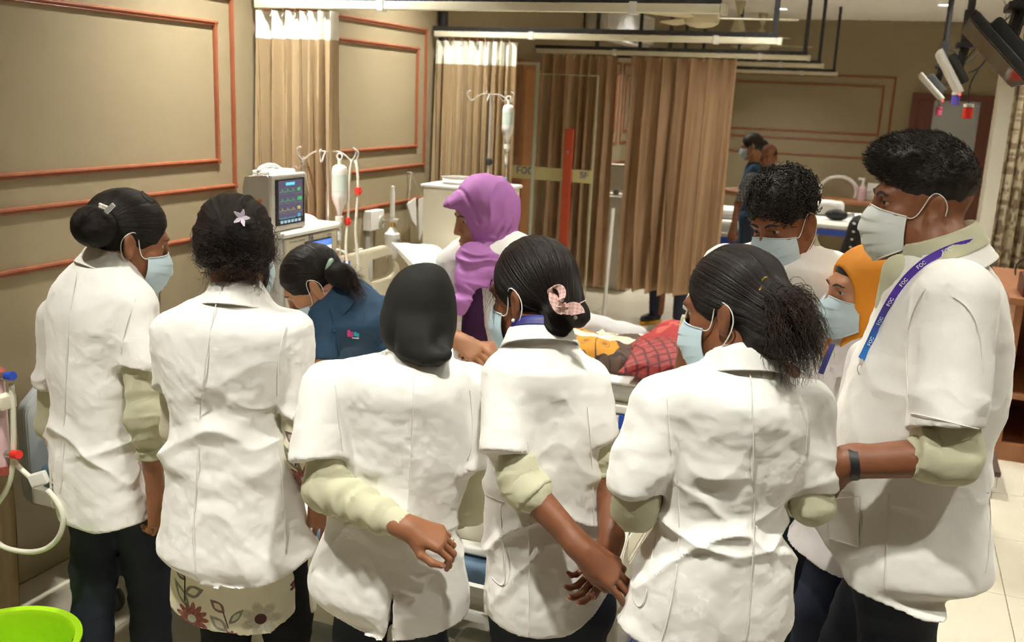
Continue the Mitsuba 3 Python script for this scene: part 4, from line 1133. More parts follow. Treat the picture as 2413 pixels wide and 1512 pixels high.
# ---------------------------------------------------------------- woman with the messy ponytail
@job
def build_w5():
    K, D = p_w5, 1.9
    L = rows_loft([(836, 1705, 1795), (848, 1680, 1818), (862, 1652, 1842), (882, 1600, 1868), (906, 1565, 1900), (950, 1556, 1928), (1040, 1575, 1912), (1100, 1575, 1898), (1172, 1558, 1862), (1235, 1543, 1851), (1294, 1523, 1866), (1355, 1498, 1870), (1432, 1473, 1873), (1500, 1467, 1872), (1550, 1470, 1868)],
        D, -10, 0.62, hem=lambda u, v: 0.03 * (u / 0.18) ** 2)
    nb, cf_ = P(1748, 862, D + 0.01), N0 * math.cos(0.1) - R0 * math.sin(0.1)
    S, SE = P(1556, 955, D), P(1502, 1152, D - 0.02)
    S2, SE2 = P(1905, 955, D + 0.01), P(1918, 1152, D)
    g = sdf_mesh([L.prim(), yoke(nb, cf_), cone(S, SE, 0.064, 0.054, 0.03, cuts=[(SE, unit(SE - S) + R0 * 0.2)]), cone(S2, SE2, 0.054, 0.047, 0.03, cuts=[(SE2, SE2 - S2)])], 0.005)
    g = cloth_fold(g, L, 0.011, 0.44, 31, 0.003, 0.003)
    ck = put('lab_coat', g, 'm_coat', K, smooth=35, label='white short-sleeved lab coat creased across the waist')
    for line in (((1768, 880), (1773, 960), (1776, 1050), (1775, 1130), (1777, 1203), (1775, 1300), (1771, 1360), (1766, 1440), (1758, 1505)), ((1572, 940), (1576, 1000), (1580, 1060)), ((1906, 960), (1903, 1010), (1899, 1070)), ((1596, 1130), (1600, 1200), (1600, 1270), (1592, 1360), (1575, 1450), (1560, 1505)), ((1545, 1262), (1534, 1330), (1522, 1400), (1509, 1428), (1492, 1405))):
        put('seam', tube_mesh(spline(stick(g, line, 0.0022), 40), 0.0014, 5), 'm_coat_b', ck, smooth=True)
    nb = P(1748, 862, D + 0.01)
    put('collar', collar(nb - Z * 0.012, Z + N0 * 0.22, N0 * math.cos(0.1) - R0 * math.sin(0.1), 0.062, 0.064, 0.034, 0.036, 0.014), 'm_coat', ck, smooth=40)
    E, W = P(1497, 1196, D - 0.01), P(1560, 1170, D + 0.24)
    put('shirt_sleeve', sleeve_fold(sdf_mesh([cone(S, E, 0.046, 0.044, 0.03), cone(E, E + (W - E) * 0.45, 0.044, 0.040, 0.03)], 0.0065), S, E, 0.005, 5), 'm_shirt', K, smooth=True)
    E2, W2 = P(1914, 1188, D), P(1850, 1168, D + 0.24)
    put('shirt_sleeve', sleeve_fold(sdf_mesh([cone(S2, E2, 0.044, 0.041, 0.03), cone(E2, E2 + (W2 - E2) * 0.45, 0.041, 0.038, 0.03)], 0.0065), S2, E2, 0.005, 6), 'm_shirt', K, smooth=True)
    core, hip, f, rr = standing_legs(K, P(1690, 1480, D + 0.02), -6, 'm_jeans')
    h = Head(P(1730, 738, D + 0.05), -56, 12, 0, 1.0)
    body = head_prims(h, nb) + [cone(nb - Z * 0.02, hip, 0.045, 0.06), cone(nb - Z * 0.08, S - Z * 0.02, 0.024), cone(nb - Z * 0.08, S2 - Z * 0.02, 0.024)] + arm(S, E, W, (0.033, 0.034, 0.026)) + arm(S2, E2, W2, (0.033, 0.033, 0.025)) + core
    for w, e, sd in ((W, E, 1), (W2, E2, -1)): body += hand_prims(w, unit(w - e), Z, sd, s=0.9)
    put('body', sdf_mesh(body, 0.007, fine=[(h(0, 0.02, -0.02), 0.14, 0.0035), (W, 0.12, 0.004), (W2, 0.12, 0.004)]), 'm_skin_dark', K, smooth=True)
    tail = P(1832, 750, D - 0.035)
    hp = hair_cap(h, (0.084, 0.104, 0.097), face=0.034, nape=-0.058) + [ell(tail, (0.060, 0.052, 0.072), k=0.03), ell(P(1800, 800, D - 0.02), (0.038, 0.035, 0.048), k=0.03)]
    hk = hair_obj(hp, K, h(0, -0.01, 0.04), tail - h(0, -0.01, 0.04), amp=0.003, seed=7)
    rng = np.random.default_rng(11)
    st, dr2 = [], []
    for i in range(140):
        q = unit(rng.normal(size=3)); q = q if q @ R0 > -0.5 else -q
        st.append(tail + q * A_(0.050, 0.045, 0.060)); dr2.append(unit(q * 0.9 + R0 * 0.35 - Z * 0.25 + Z * rng.uniform(-0.5, 0.5)))
    put('curls', strands(st, dr2, 0.090, 1700, rng, 0.008, 1.5, 0.50, 0.00065, pull=tail - Z * 0.05 + R0 * 0.03), 'm_hair_brown', hk, smooth=True, label='loose wavy brown locks')
    clip = tube_mesh(spline([P(1797, 662, D - 0.075), P(1801, 655, D - 0.085), P(1808, 653, D - 0.085)], 8), 0.0022, 6)
    put('hair_clip', cat([clip, tube_mesh([P(1790, 682, D - 0.08), P(1794, 677, D - 0.085)], 0.0025, 6)]), 'm_gold', hk, smooth=True, label='gold hair clip')
    mask(h, K, 'm_mask_blue', loops=(-1, 1), drop=-0.010)
    face_parts(h, K)

# ---------------------------------------------------------------- woman at the far left
@job
def build_w1():
    K, D = p_w1, 2.62
    L = rows_loft([(598, 215, 285), (610, 190, 305), (628, 162, 322), (650, 138, 338), (690, 110, 352), (735, 98, 352), (800, 103, 340), (870, 106, 325), (939, 110, 325), (1003, 108, 335), (1090, 106, 352), (1150, 112, 366), (1205, 122, 380), (1246, 140, 376)],
        D, 38, 0.66, hem=lambda u, v: 0.03 * (u / 0.18) ** 2)
    nb, cf_ = P(262, 630, D + 0.02), N0 * math.cos(0.75) + R0 * math.sin(0.75)
    S, SE = P(318, 722, D - 0.05), P(331, 866, D - 0.085)
    S2, SE2 = P(128, 745, D + 0.06), P(116, 905, D + 0.10)
    g = sdf_mesh([L.prim(), yoke(nb, cf_), cone(S, SE, 0.062, 0.058, 0.035, cuts=[(SE, unit(SE - S) + R0 * -0.28)]), cone(S2, SE2, 0.046, 0.040, 0.03, cuts=[(SE2, SE2 - S2)]),
        wedge(P(142, 1100, D), P(118, 1280, D), P(146, 1280, D), P(120, 1150, D + 0.02))], 0.0052)
    g = cloth_fold(g, L, 0.0065, 0.42, 41, 0.004, 0.003)
    ck = put('lab_coat', g, 'm_coat', K, smooth=35, label='white short-sleeved lab coat')
    for line in (((182, 640), (168, 720), (160, 800), (155, 900), (150, 1000), (147, 1090), (142, 1160)), ((322, 700), (300, 760), (285, 830)), ((290, 885), (300, 960), (325, 1060), (345, 1150), (358, 1220))):
        put('seam', tube_mesh(spline(stick(g, line, 0.0022), 30), 0.0014, 5), 'm_coat_b', ck, smooth=True)
    nb = P(262, 630, D + 0.02); cf_ = N0 * math.cos(0.75) + R0 * math.sin(0.75)
    put('collar', collar(nb - Z * 0.010, Z + cf_ * 0.30, cf_, 0.062, 0.066, 0.034, 0.046, 0.022, back_lift=0.018), 'm_coat', ck, smooth=40)
    E, W = P(345, 985, D - 0.10), P(371, 1172, D - 0.08)
    cf = E + (W - E) * 0.40
    put('shirt_sleeve', sleeve_fold(sdf_mesh([cone(S, E, 0.046, 0.049, 0.03), cone(E, cf, 0.049, 0.036, 0.03)], 0.0065), S, E, 0.009, 6), 'm_shirt', K, smooth=True)
    cuff_ring(cf - unit(W - E) * 0.018, W, 0.034, 'm_shirt', K, w=0.036, thick=0.006, seed=3)
    E2, W2 = P(118, 1000, D + 0.14), P(160, 1060, D + 0.34)
    put('shirt_sleeve', sdf_mesh([cone(S2, E2, 0.040, 0.038, 0.03), cone(E2, W2, 0.038, 0.030, 0.03)], 0.008), 'm_shirt', K, smooth=True)
    core, hip, f, rr = standing_legs(K, P(275, 1300, D + 0.03), 12, width=0.066)
    h = Head(P(300, 571, D + 0.045), 58, 14, 0, 1.07)
    body = head_prims(h, nb) + [cone(nb - Z * 0.02, hip, 0.045, 0.06), cone(nb - Z * 0.08, S - Z * 0.02, 0.024), cone(nb - Z * 0.08, S2 - Z * 0.02, 0.024)] + arm(S, E, W, (0.033, 0.034, 0.024)) + arm(S2, E2, W2, (0.033, 0.032, 0.024)) + core
    nails = []
    body += hand_prims(W, unit(-Z + R0 * 0.05), unit(R0 * 0.7 - N0 * 0.6), -1, s=0.88, curl=(35, 50, 35), nails=nails) + hand_prims(W2, unit(W2 - E2), Z, 1, s=0.88)
    put('body', sdf_mesh(body, 0.0075, fine=[(h(0, 0.02, -0.02), 0.145, 0.0038), (W - Z * 0.08, 0.11, 0.003), (W2, 0.12, 0.005)]), 'm_skin', K, smooth=True)
    nails_part(nails, K)
    bun = P(221, 533, D - 0.075)
    bx_ = np.array([R0, N0, Z])
    hp = hair_cap(h, (0.083, 0.104, 0.094), face=0.038, nape=-0.050) + [ell(bun, (0.060, 0.050, 0.057), bx_, 0.006)]
    hk = hair_obj(hp, K, h(0, -0.01, 0.04), bun - h(0, -0.01, 0.04), amp=0.0018, seed=9)
    a, b = P(234, 480, D - 0.12), P(258, 492, D - 0.12)
    put('hair_clip', bx((-0.016, -0.006, -0.004), (0.016, 0.006, 0.004), 0.002).apply_transform(frame(P(259, 491, D - 0.118), unit(R0 * 0.6 + Z * 0.6), unit(R0 * -0.6 + Z * 0.6), -N0)), 'm_chrome', hk, smooth=False, label='silver bar hair clip')
    stones = []
    for i in range(7):
        e = trimesh.creation.icosphere(1, 0.0042); e.apply_translation(P(236 + (i % 4) * 5, 481 + (i // 4) * 6 + (i % 4) * 2, D - 0.118)); stones.append(e)
    put('hair_clip', cat(stones), 'm_pearl', hk, smooth=True, label='small jewelled clip')
    claw = tube_mesh(spline([P(336, 452, D - 0.07), P(343, 466, D - 0.085), P(352, 474, D - 0.085), P(360, 478, D - 0.07)], 12), 0.004, 6)
    put('claw_clip', claw, 'm_black', hk, smooth=True, label='black claw clip')
    mask(h, K, 'm_mask_blue', loops=(1, -1), drop=-0.012)
    face_parts(h, K)

# ---------------------------------------------------------------- woman with the curly updo and the floral kurta
@job
def build_w2():
    K, D = p_w2, 2.35
    L = rows_loft([(676, 520, 590), (690, 490, 612), (705, 455, 632), (722, 420, 652), (745, 395, 682), (775, 383, 702), (810, 380, 705), (865, 384, 695), (908, 394, 680), (944, 402, 660), (1020, 402, 672), (1096, 393, 697), (1142, 388, 708), (1233, 376, 724), (1291, 372, 752), (1330, 373, 752), (1374, 380, 735)],
        D, 6, 0.62, hem=lambda u, v: 0.050 * (u / 0.2) ** 2)
    nb, cf_ = P(560, 705, D + 0.01), N0 * math.cos(0.25) + R0 * math.sin(0.25)
    S, SE = P(686, 782, D), P(702, 975, D - 0.02)
    S2, SE2 = P(404, 782, D + 0.01), P(402, 905, D + 0.05)
    g = sdf_mesh([L.prim(), yoke(nb, cf_), cone(S, SE, 0.058, 0.046, 0.03, cuts=[(SE, unit(SE - S) - R0 * 0.25)]), cone(S2, SE2, 0.050, 0.042, 0.03, cuts=[(SE2, SE2 - S2)])], 0.005)
    g = cloth_fold(g, L, 0.0085, 0.46, 51, 0.005, 0.003)
    ck = put('lab_coat', g, 'm_coat', K, smooth=35, label='white crumpled short-sleeved lab coat')
    for line in (((513, 700), (500, 760), (490, 820), (480, 900), (472, 980), (468, 1060), (463, 1130), (461, 1170), (456, 1240), (458, 1300), (460, 1345)), ((676, 770), (660, 820), (654, 880), (653, 930)), ((652, 1030), (662, 1100), (670, 1200), (672, 1300))):
        put('seam', tube_mesh(spline(stick(g, line, 0.0022), 40), 0.0014, 5), 'm_coat_b', ck, smooth=True)
    nb = P(560, 705, D + 0.01)
    put('collar', collar(nb - Z * 0.012, Z + N0 * 0.22, N0 * math.cos(0.25) + R0 * math.sin(0.25), 0.058, 0.060, 0.036, 0.046, 0.022), 'm_coat', ck, smooth=40)
    put('lapel', cat([ribbon(spline([P(420, 722, D - 0.02), P(445, 712, D + 0.01), P(470, 704, D + 0.03)], 8), unit(N0 + Z * 0.3), np.linspace(0.002, 0.03, 8), 0.002)]), 'm_coat', ck, smooth=30)
    E, W = P(708, 1062, D - 0.02), P(755, 1168, D + 0.0)
    ks = sleeve_fold(sdf_mesh([cone(S, E, 0.042, 0.042, 0.03), cone(E, E + (W - E) * 0.8, 0.042, 0.034, 0.03)], 0.0065), S, W, 0.005, 6)
    put('kurta_sleeve', ks, 'm_floral', K, smooth=True, uv=np.c_[(ks.vertices - E) @ R0 + 0.06, (ks.vertices - E) @ Z + 0.10])
    E2, W2 = P(415, 1010, D + 0.09), P(470, 1060, D + 0.28)
    put('kurta_sleeve', sdf_mesh([cone(S2, E2, 0.040, 0.036, 0.03), cone(E2, W2, 0.036, 0.030, 0.03)], 0.008), 'm_floral', K, smooth=True)
    core, hip, f, rr = standing_legs(K, P(600, 1480, D + 0.04), 6, 'm_black_cloth', width=0.070)
    # kurta below the coat: back panel and front panel
    SK = rows_loft([(1180, 415, 680), (1300, 405, 698), (1376, 402, 698), (1444, 403, 698), (1492, 410, 694)], D + 0.015, 6, 0.52, hem=lambda u, v: 0.035 * (u / 0.16) ** 2 + 0.016 * np.clip(-u / 0.1, -1, 1))
    sg = displaced(sdf_mesh([SK.prim()], 0.007), np.zeros(1)) if False else sdf_mesh([SK.prim()], 0.007)
    t_, tc_, u_, w_ = SK.local(sg.vertices.astype(np.float32))
    sg = displaced(sg, 0.004 * (fbm(np.c_[u_ * 9, t_ * 2, w_ * 3], 2, 3) - 0.5) * 2)
    o_ = P(403, 1490, D)
    o_ = o_ + Z * 0.048
    suv = np.c_[(sg.vertices - o_) @ R0, sg.vertices[:, 2] - o_[2]]
    put('kurta', sg, 'm_floral', K, smooth=True, uv=suv, label='cream kurta hem printed with maroon and grey flowers')
    SF = rows_loft([(1250, 470, 735), (1380, 465, 742), (1468, 470, 741)], D + 0.10, 6, 0.35, hem=lambda u, v: 0.02 * (u / 0.16) ** 2)
    sf = sdf_mesh([SF.prim()], 0.009)
    put('kurta', sf, 'm_floral', K, smooth=True, uv=np.c_[(sf.vertices - o_) @ R0 + 0.33, sf.vertices[:, 2] - o_[2]])
    h = Head(P(556, 590, D + 0.045), 22, 10, 0, 1.0)
    nails = []
    d = unit(-Z - R0 * 0.02 + N0 * 0.08)
    body = head_prims(h, nb) + [cone(nb - Z * 0.02, hip, 0.045, 0.06), cone(nb - Z * 0.08, S - Z * 0.02, 0.024), cone(nb - Z * 0.08, S2 - Z * 0.02, 0.024)] + arm(S, E, W, (0.033, 0.032, 0.025)) + arm(S2, E2, W2, (0.033, 0.032, 0.024)) + core
    body += hand_prims(W, d, unit(-N0 * 0.8 + R0 * 0.4), -1, s=0.90, curls=[(12, 12, 8), (18, 18, 12), (25, 28, 18), (32, 34, 20)], thumb=(30, 10, 10), nails=nails, spread=8) + hand_prims(W2, unit(W2 - E2), Z, 1, s=0.88)
    put('body', sdf_mesh(body, 0.007, fine=[(h(0, 0.02, -0.02), 0.14, 0.004), (W - Z * 0.08, 0.13, 0.003), (W2, 0.12, 0.005)]), 'm_skin', K, smooth=True)
    nails_part(nails, K)
    bunc = P(556, 558, D - 0.045)
    hp = hair_cap(h, (0.088, 0.104, 0.098), face=0.032, nape=-0.062) + [ell(bunc, (0.062, 0.05, 0.058), k=0.03), ell(P(505, 580, D + 0.0), (0.042, 0.05, 0.06), k=0.03), ell(P(605, 590, D + 0.01), (0.036, 0.05, 0.055), k=0.03)]
    hk = hair_obj(hp, K, bunc, -N0 + Z * 0.2, m='m_hair', amp=0.006, seed=21)
    rng = np.random.default_rng(5)
    st, dr2 = [], []
    for i in range(220):
        q = unit(rng.normal(size=3))
        if q @ N0 > 0.35: q = q - 2 * N0 * (q @ N0)
        p0 = P(553, 575, D + 0.01) + R0 * (q @ R0) * 0.088 + Z * q[2] * 0.088 + N0 * (q @ N0) * 0.085
        tng = unit(np.cross(q, -N0) + 0.5 * q + rng.normal(0, 0.3, 3))
        st.append(p0); dr2.append(tng)
    put('curls', strands(st, dr2, 0.070, 1500, rng, 0.008, 1.6, 0.25, 0.00065, pull=bunc), 'm_hair_brown', hk, smooth=True, label='frizzy brown curls')
    fz = strands([P(615, 620, D), P(632, 600, D), P(480, 590, D), P(490, 640, D), P(625, 640, D), P(600, 650, D - 0.02), P(530, 655, D - 0.03)], [R0 * 0.7 - Z, R0 - Z * 0.3, -R0 - Z * 0.3, -R0 * 0.4 - Z, R0 * 0.4 - Z, -Z, -Z], 0.050, 120, rng, 0.008, 1.2, 0.2, 0.0005)
    put('curls', fz, 'm_hair_brown', hk, smooth=True)
    for a in (0, 72, 140, 215, 290):
        dd = R0 * math.cos(math.radians(a)) + Z * math.sin(math.radians(a)) - N0 * 0.35
        c0 = P(570, 512, D - 0.085)
        put('bow', ribbon([c0, c0 + dd * 0.010, c0 + dd * 0.021], unit(np.cross(dd, N0)), [0.004, 0.011, 0.003], 0.0008), 'm_bow_lilac', hk, smooth=30, label='lilac satin bow')
    earring(h, K, -1, 'm_gold'); earring(h, K, 1, 'm_gold')
    mask(h, K, 'm_mask_blue', loops=(1, -1), drop=-0.012)
    face_parts(h, K)

# ---------------------------------------------------------------- tall man at the right
def short_hair(h, key, prims, n, length, m, seed, cell=0.0045, lean=(0, 0.4, 0.3), zmin=0.0, label=None, r=0.0008):
    g = sdf_mesh(prims, cell)
    g = displaced(g, 0.003 * (fbm(g.vertices * 60, 3, seed) - 0.5) * 2)
    nn = vnormals(g); loc = h.local(g.vertices)
    i = np.nonzero(loc[:, 2] > zmin)[0]
    rng = np.random.default_rng(seed)
    ln = h.r * lean[0] + h.f * lean[1] + h.u * lean[2]
    sel = rng.choice(i, n)
    out = [g]
    for j in sel:
        d = unit(nn[j] * 0.8 + ln + rng.normal(0, 0.18, 3)); L = length * rng.uniform(0.6, 1.2)
        p = g.vertices[j] - nn[j] * 0.003
        out.append(tube_mesh([p, p + d * L * 0.55, p + unit(d + ln * 0.5) * L], [r, r * 0.8, r * 0.25], 3, cap=False))
    g = cat(out)
    return put('hair', g, m, key, smooth=True, uv=np.c_[g.vertices[:, 0], g.vertices[:, 2]] * 4, label=label)
@job
def build_m():
    K, D = p_m, 2.02
    ph = -74
    f_ = N0 * math.cos(math.radians(ph)) + R0 * math.sin(math.radians(ph))
    L = rows_loft([(572, 2195, 2292), (585, 2165, 2308), (605, 2135, 2321), (645, 2108, 2350), (700, 2085, 2366), (760, 2066, 2374), (820, 2045, 2374), (900, 2012, 2362), (1012, 1975, 2328), (1064, 1962, 2313), (1125, 1952, 2308), (1200, 1930, 2320), (1285, 1898, 2328), (1345, 1905, 2322), (1400, 1935, 2304)],
        D + 0.085, ph, 0.95, hem=lambda u, v: 0.05 * (v / 0.2) ** 2 + 0.05 * np.clip(v / 0.2, -0.2, 1.2))
    nb = P(2216, 596, D + 0.08)
    S, SE = P(2250, 705, D - 0.065), P(2229, 1008, D - 0.155)
    S2, SE2 = P(2180, 720, D + 0.27), P(2090, 960, D + 0.30)
    g = sdf_mesh([L.prim(), yoke(nb - Z * 0.028, f_, 0.066), cone(S, SE, 0.084, 0.074, 0.035, cuts=[(SE, unit(SE - S) + R0 * 0.10)]), cone(S2, SE2, 0.066, 0.058, 0.035, cuts=[(SE2, SE2 - S2)])], 0.005)
    g = cloth_fold(g, L, 0.0065, 0.38, 61, 0.003, 0.0025)
    ck = put('lab_coat', g, 'm_coat', K, smooth=35, label='white short-sleeved lab coat with a patch pocket')
    for line in (((2180, 680), (2150, 740), (2137, 800), (2136, 870), (2140, 930)), ((2147, 975), (2200, 985), (2260, 1000), (2308, 1010)), ((2095, 1165), (2092, 1230), (2088, 1310), (2084, 1385)), ((2246, 700), (2290, 740), (2310, 800), (2316, 880)), ((1962, 1175), (2000, 1160), (2025, 1190)), ((2025, 1190), (2028, 1240), (2020, 1290)), ((2328, 1160), (2334, 1230), (2330, 1300), (2322, 1350))):
        put('seam', tube_mesh(spline(stick(g, line, 0.0022), 30), 0.0014, 5), 'm_coat_b', ck, smooth=True)
    sc_ = collar(nb + Z * 0.006, Z + f_ * 0.28, f_, 0.063, 0.070, 0.034, 0.040, 0.016, open_deg=22, tip=0.030)
    put('shirt_collar', sc_, 'm_shirt', K, smooth=40, label='sage shirt collar')
    cc_ = collar(nb - Z * 0.022 - f_ * 0.004, Z + f_ * 0.25, f_, 0.072, 0.080, 0.034, 0.046, 0.022, open_deg=62, tip=0.05)
    put('collar', cc_, 'm_coat', ck, smooth=40)
    fr = sdf_mesh([cone(P(2122, 640, D + 0.08), P(2100, 720, D + 0.10), 0.04, 0.035)], 0.009)
    put('shirt', fr, 'm_shirt', K, smooth=True)
    E, W = P(2246, 1074, D - 0.155), P(1992, 1090, D - 0.135)
    dEW = unit(W - E)
    put('shirt_sleeve', sleeve_fold(sdf_mesh([cone(S + N0 * 0.03, E, 0.046, 0.054, 0.03), cone(E, E + dEW * 0.05, 0.054, 0.050, 0.02)], 0.0065), S, E, 0.006, 6), 'm_shirt', K, smooth=True)
    cuff_ring(E + dEW * 0.018, W + Z * 0.05, 0.047, 'm_shirt', K, w=0.062, thick=0.007, seed=3)
    E2, W2 = P(2060, 1060, D + 0.33), P(1960, 1110, D + 0.22)
    put('shirt_sleeve', sdf_mesh([cone(S2, E2, 0.050, 0.046, 0.03)], 0.009), 'm_shirt', K, smooth=True)
    core, hip, f, rr = standing_legs(K, P(2095, 1420, D + 0.10), ph, 'm_navy', width=0.085, top=0.84, r=(0.085, 0.080, 0.062), stride=0.06)
    h = Head(P(2171, 488, D + 0.145), -82, 2, 0, 1.03)
    nails = []
    d = unit(-R0 * 0.75 - Z * 0.62 + N0 * 0.1)
    body = head_prims(h, nb, 0.060, male=True) + [cone(nb - Z * 0.02, hip, 0.05, 0.07), cone(nb - Z * 0.06, S + N0 * 0.03, 0.04), cone(nb - Z * 0.06, S2, 0.04)] + arm(S, E, W, (0.04, 0.044, 0.033)) + arm(S2, E2, W2, (0.036, 0.038, 0.028)) + core
    body += hand_prims(W, d, unit(-N0 * 0.9 + Z * 0.2), -1, s=1.0, curl=(20, 30, 20), nails=nails) + hand_prims(W2, unit(W2 - E2), -R0, 1, s=1.0)
    put('body', sdf_mesh(body, 0.007, fine=[(h(0, 0.02, -0.02), 0.155, 0.0032), (W + d * 0.07, 0.12, 0.0035), (W2, 0.12, 0.005)]), 'm_skin_dark', K, smooth=True)
    put('pocket', patch(g, ((1948, 1178), (2026, 1168), (2022, 1288), (1952, 1268)), 10, 12), 'm_coat', ck, smooth=35)
    # watch
    wd = unit(W - E); wc = W - wd * 0.012
    put('watch', cat([tube_mesh([wc - wd * 0.009, wc + wd * 0.009], 0.0375, 28, cap=False), tube_mesh([wc - wd * 0.009, wc + wd * 0.009], 0.0355, 28, cap=False)]), 'm_black', K, smooth=True, label='black wrist watch')
    hp = [h.ell((0, -0.012, 0.062), (0.079, 0.099, 0.088)), h.ell((0.0, 0.062, 0.102), (0.056, 0.060, 0.040), 0.03), h.ell((0, 0.02, 0.120), (0.06, 0.07, 0.035), 0.03),
          h.ell((0, 0.112, -0.035), (0.074, 0.074, 0.108), 0.006, '-')]
    for x in (-1, 1): hp.append(h.ell((x * 0.086, 0.012, -0.012), (0.024, 0.036, 0.052), 0.006, '-'))
    hp.append(half(h(0, -0.06, -0.030), -h.u + 0.30 * h.f, 0.02))
    short_hair(h, K, hp, 5200, 0.015, 'm_hair_short', 3, lean=(0, 0.75, 0.25), zmin=0.045, label='short black hair swept forward with faded sides')
    mask(h, K, 'm_mask_white', loops=(-1, 1), drop=-0.004)
    face_parts(h, K, 0.0050)
    # lanyard
    lp = ((2292, 571), (2262, 578), (2228, 590), (2173, 621), (2126, 667), (2099, 706), (2074, 752), (2052, 800), (2030, 845))
    pts = spline(stick(cat([g, cc_]), lp, 0.008, 12.0), 44)
    t = np.gradient(pts, axis=0); nn = -fw; sd = np.cross(t, nn); sd /= np.linalg.norm(sd, axis=1, keepdims=True)
    lk = put('lanyard', ribbon(pts, sd, 0.0155, 0.0009), 'm_lanyard', K, smooth=30, label='purple to blue lanyard printed with white lettering')
    for i in (7, 14, 20, 26, 32, 38):
        tx = meshkit.text_mesh('FOC', 0.0075, 0.0006, True); tx.apply_translation((-0.010, -0.0037, 0))
        ex = unit(pts[i - 1] - pts[i]); ez = -unit(fw); ey = unit(np.cross(ez, ex)); ez = np.cross(ex, ey)
        put('lettering', moved(tx, frame(pts[i] - fw * 0.0035, ex, ey, ez)), 'm_white_print', lk, smooth=False)
    a = pts[-1]
    put('badge_clip', cat([tube_mesh([a, a - Z * 0.012], 0.004, 8), tube_mesh(spline([a - Z * 0.012, a - Z * 0.022 + R0 * 0.006, a - Z * 0.034, a - Z * 0.022 - R0 * 0.006, a - Z * 0.012], 14), 0.0014, 6)]), 'm_chrome', lk)

# ---------------------------------------------------------------- woman in the orange hijab
@job
def build_or():
    K, D = p_or, 2.5
    ph = -105; f_ = N0 * math.cos(math.radians(ph)) + R0 * math.sin(math.radians(ph))
    L = rows_loft([(775, 2010, 2070), (790, 1985, 2095), (815, 1965, 2115), (850, 1945, 2125), (920, 1925, 2130), (1000, 1925, 2120), (1100, 1935, 2110), (1250, 1900, 2120), (1330, 1895, 2125)], D + 0.02, ph, 0.68)
    nb = P(2040, 800, D + 0.02)
    S, SE = P(2050, 850, D - 0.12), P(2020, 1000, D - 0.16)
    S2, SE2 = P(2020, 850, D + 0.17), P(1990, 1000, D + 0.2)
    g = sdf_mesh([L.prim(), yoke(nb, f_), cone(S, SE, 0.058, 0.052, 0.03, cuts=[(SE, SE - S)]), cone(S2, SE2, 0.054, 0.050, 0.03, cuts=[(SE2, SE2 - S2)])], 0.008)
    ck = put('lab_coat', cloth_fold(g, L, 0.006, 0.6, 71, 0.003, 0.003), 'm_coat_lilac', K, smooth=35)
    E, W = P(2010, 1070, D - 0.17), P(1960, 1085, D - 0.05)
    E2, W2 = P(1985, 1070, D + 0.2), P(1950, 1085, D + 0.05)
    for a, b in ((S, E), (S2, E2)): put('shirt_sleeve', sdf_mesh([cone(a, b, 0.044, 0.040)], 0.01), 'm_shirt', K, smooth=True)
    core, hip, f, rr = standing_legs(K, P(2010, 1330, D + 0.02), ph, 'm_jeans')
    h = Head(P(2038, 690, D + 0.02), -97, 4, 0, 0.98)
    body = head_prims(h, nb) + [cone(nb - Z * 0.02, hip, 0.045, 0.06), cone(nb - Z * 0.08, S - Z * 0.02, 0.024), cone(nb - Z * 0.08, S2 - Z * 0.02, 0.024)] + arm(S, E, W, (0.034, 0.034, 0.025)) + arm(S2, E2, W2, (0.034, 0.034, 0.025)) + core
    for w, e, s_ in ((W, E, 1), (W2, E2, -1)): body += hand_prims(w, unit(w - e), Z, s_, s=0.9)
    put('body', sdf_mesh(body, 0.008, fine=[(h(0, 0.02, -0.02), 0.15, 0.0036), (W, 0.12, 0.005), (W2, 0.12, 0.005)]), 'm_skin_light', K, smooth=True)
    put('hair', sdf_mesh(hair_cap(h, (0.075, 0.096, 0.082), face=0.052, forehead=0.070), 0.005), 'm_hair_short', K, smooth=True)
    hp = [h.ell((0, -0.020, 0.030), (0.094, 0.112, 0.106)), h.cone((0, -0.005, -0.05), (0, 0.012, -0.135), 0.086, 0.062, 0.04), h.cone((0, 0.03, -0.13), (0, 0.045, -0.165), 0.048, 0.042, 0.03),
          h.cone((0, -0.03, -0.14), (0, -0.03, -0.20), 0.075, 0.09, 0.04),
          h.cone((0.02, 0.065, -0.155), (0.0, 0.105, -0.30), 0.032, 0.020, 0.02),
          h.ell((0, 0.130, -0.003), (0.088, 0.098, 0.094), 0.010, '-'), h.cone((0, 0.10, -0.06), (0, 0.115, -0.115), 0.062, 0.05, 0.01, '-')]
    g = sdf_mesh(hp, 0.0048); v = h.local(g.vertices)
    e = v[:, 2] + 0.5 * v[:, 1]
    fo = 0.006 * (ridge(nz(np.c_[v[:, 1] * 30 + v[:, 2] * 12 + 2 * fbm(v * 9, 2, 2), v[:, 2] * 5, v[:, 0] * 9], 5)) - 0.3) * np.clip((-0.05 - v[:, 2]) / 0.08, 0.06, 1) * np.clip((v[:, 1] + 0.2) / 0.1, 0, 1)
    put('hijab', displaced(g, fo), 'm_hijab_orange', K, smooth=True, label='mustard orange hijab gathered under the chin')
    mask(h, K, 'm_mask_blue', loops=(), drop=-0.008)
    face_parts(h, K, 0.0040, look=(0.1, 0))
    put('lanyard', ribbon(spline([P(1962, 810, D - 0.13), P(1946, 850, D - 0.14), P(1934, 880, D - 0.14)], 8), unit(R0 - N0), 0.014), 'm_lanyard_navy', K)

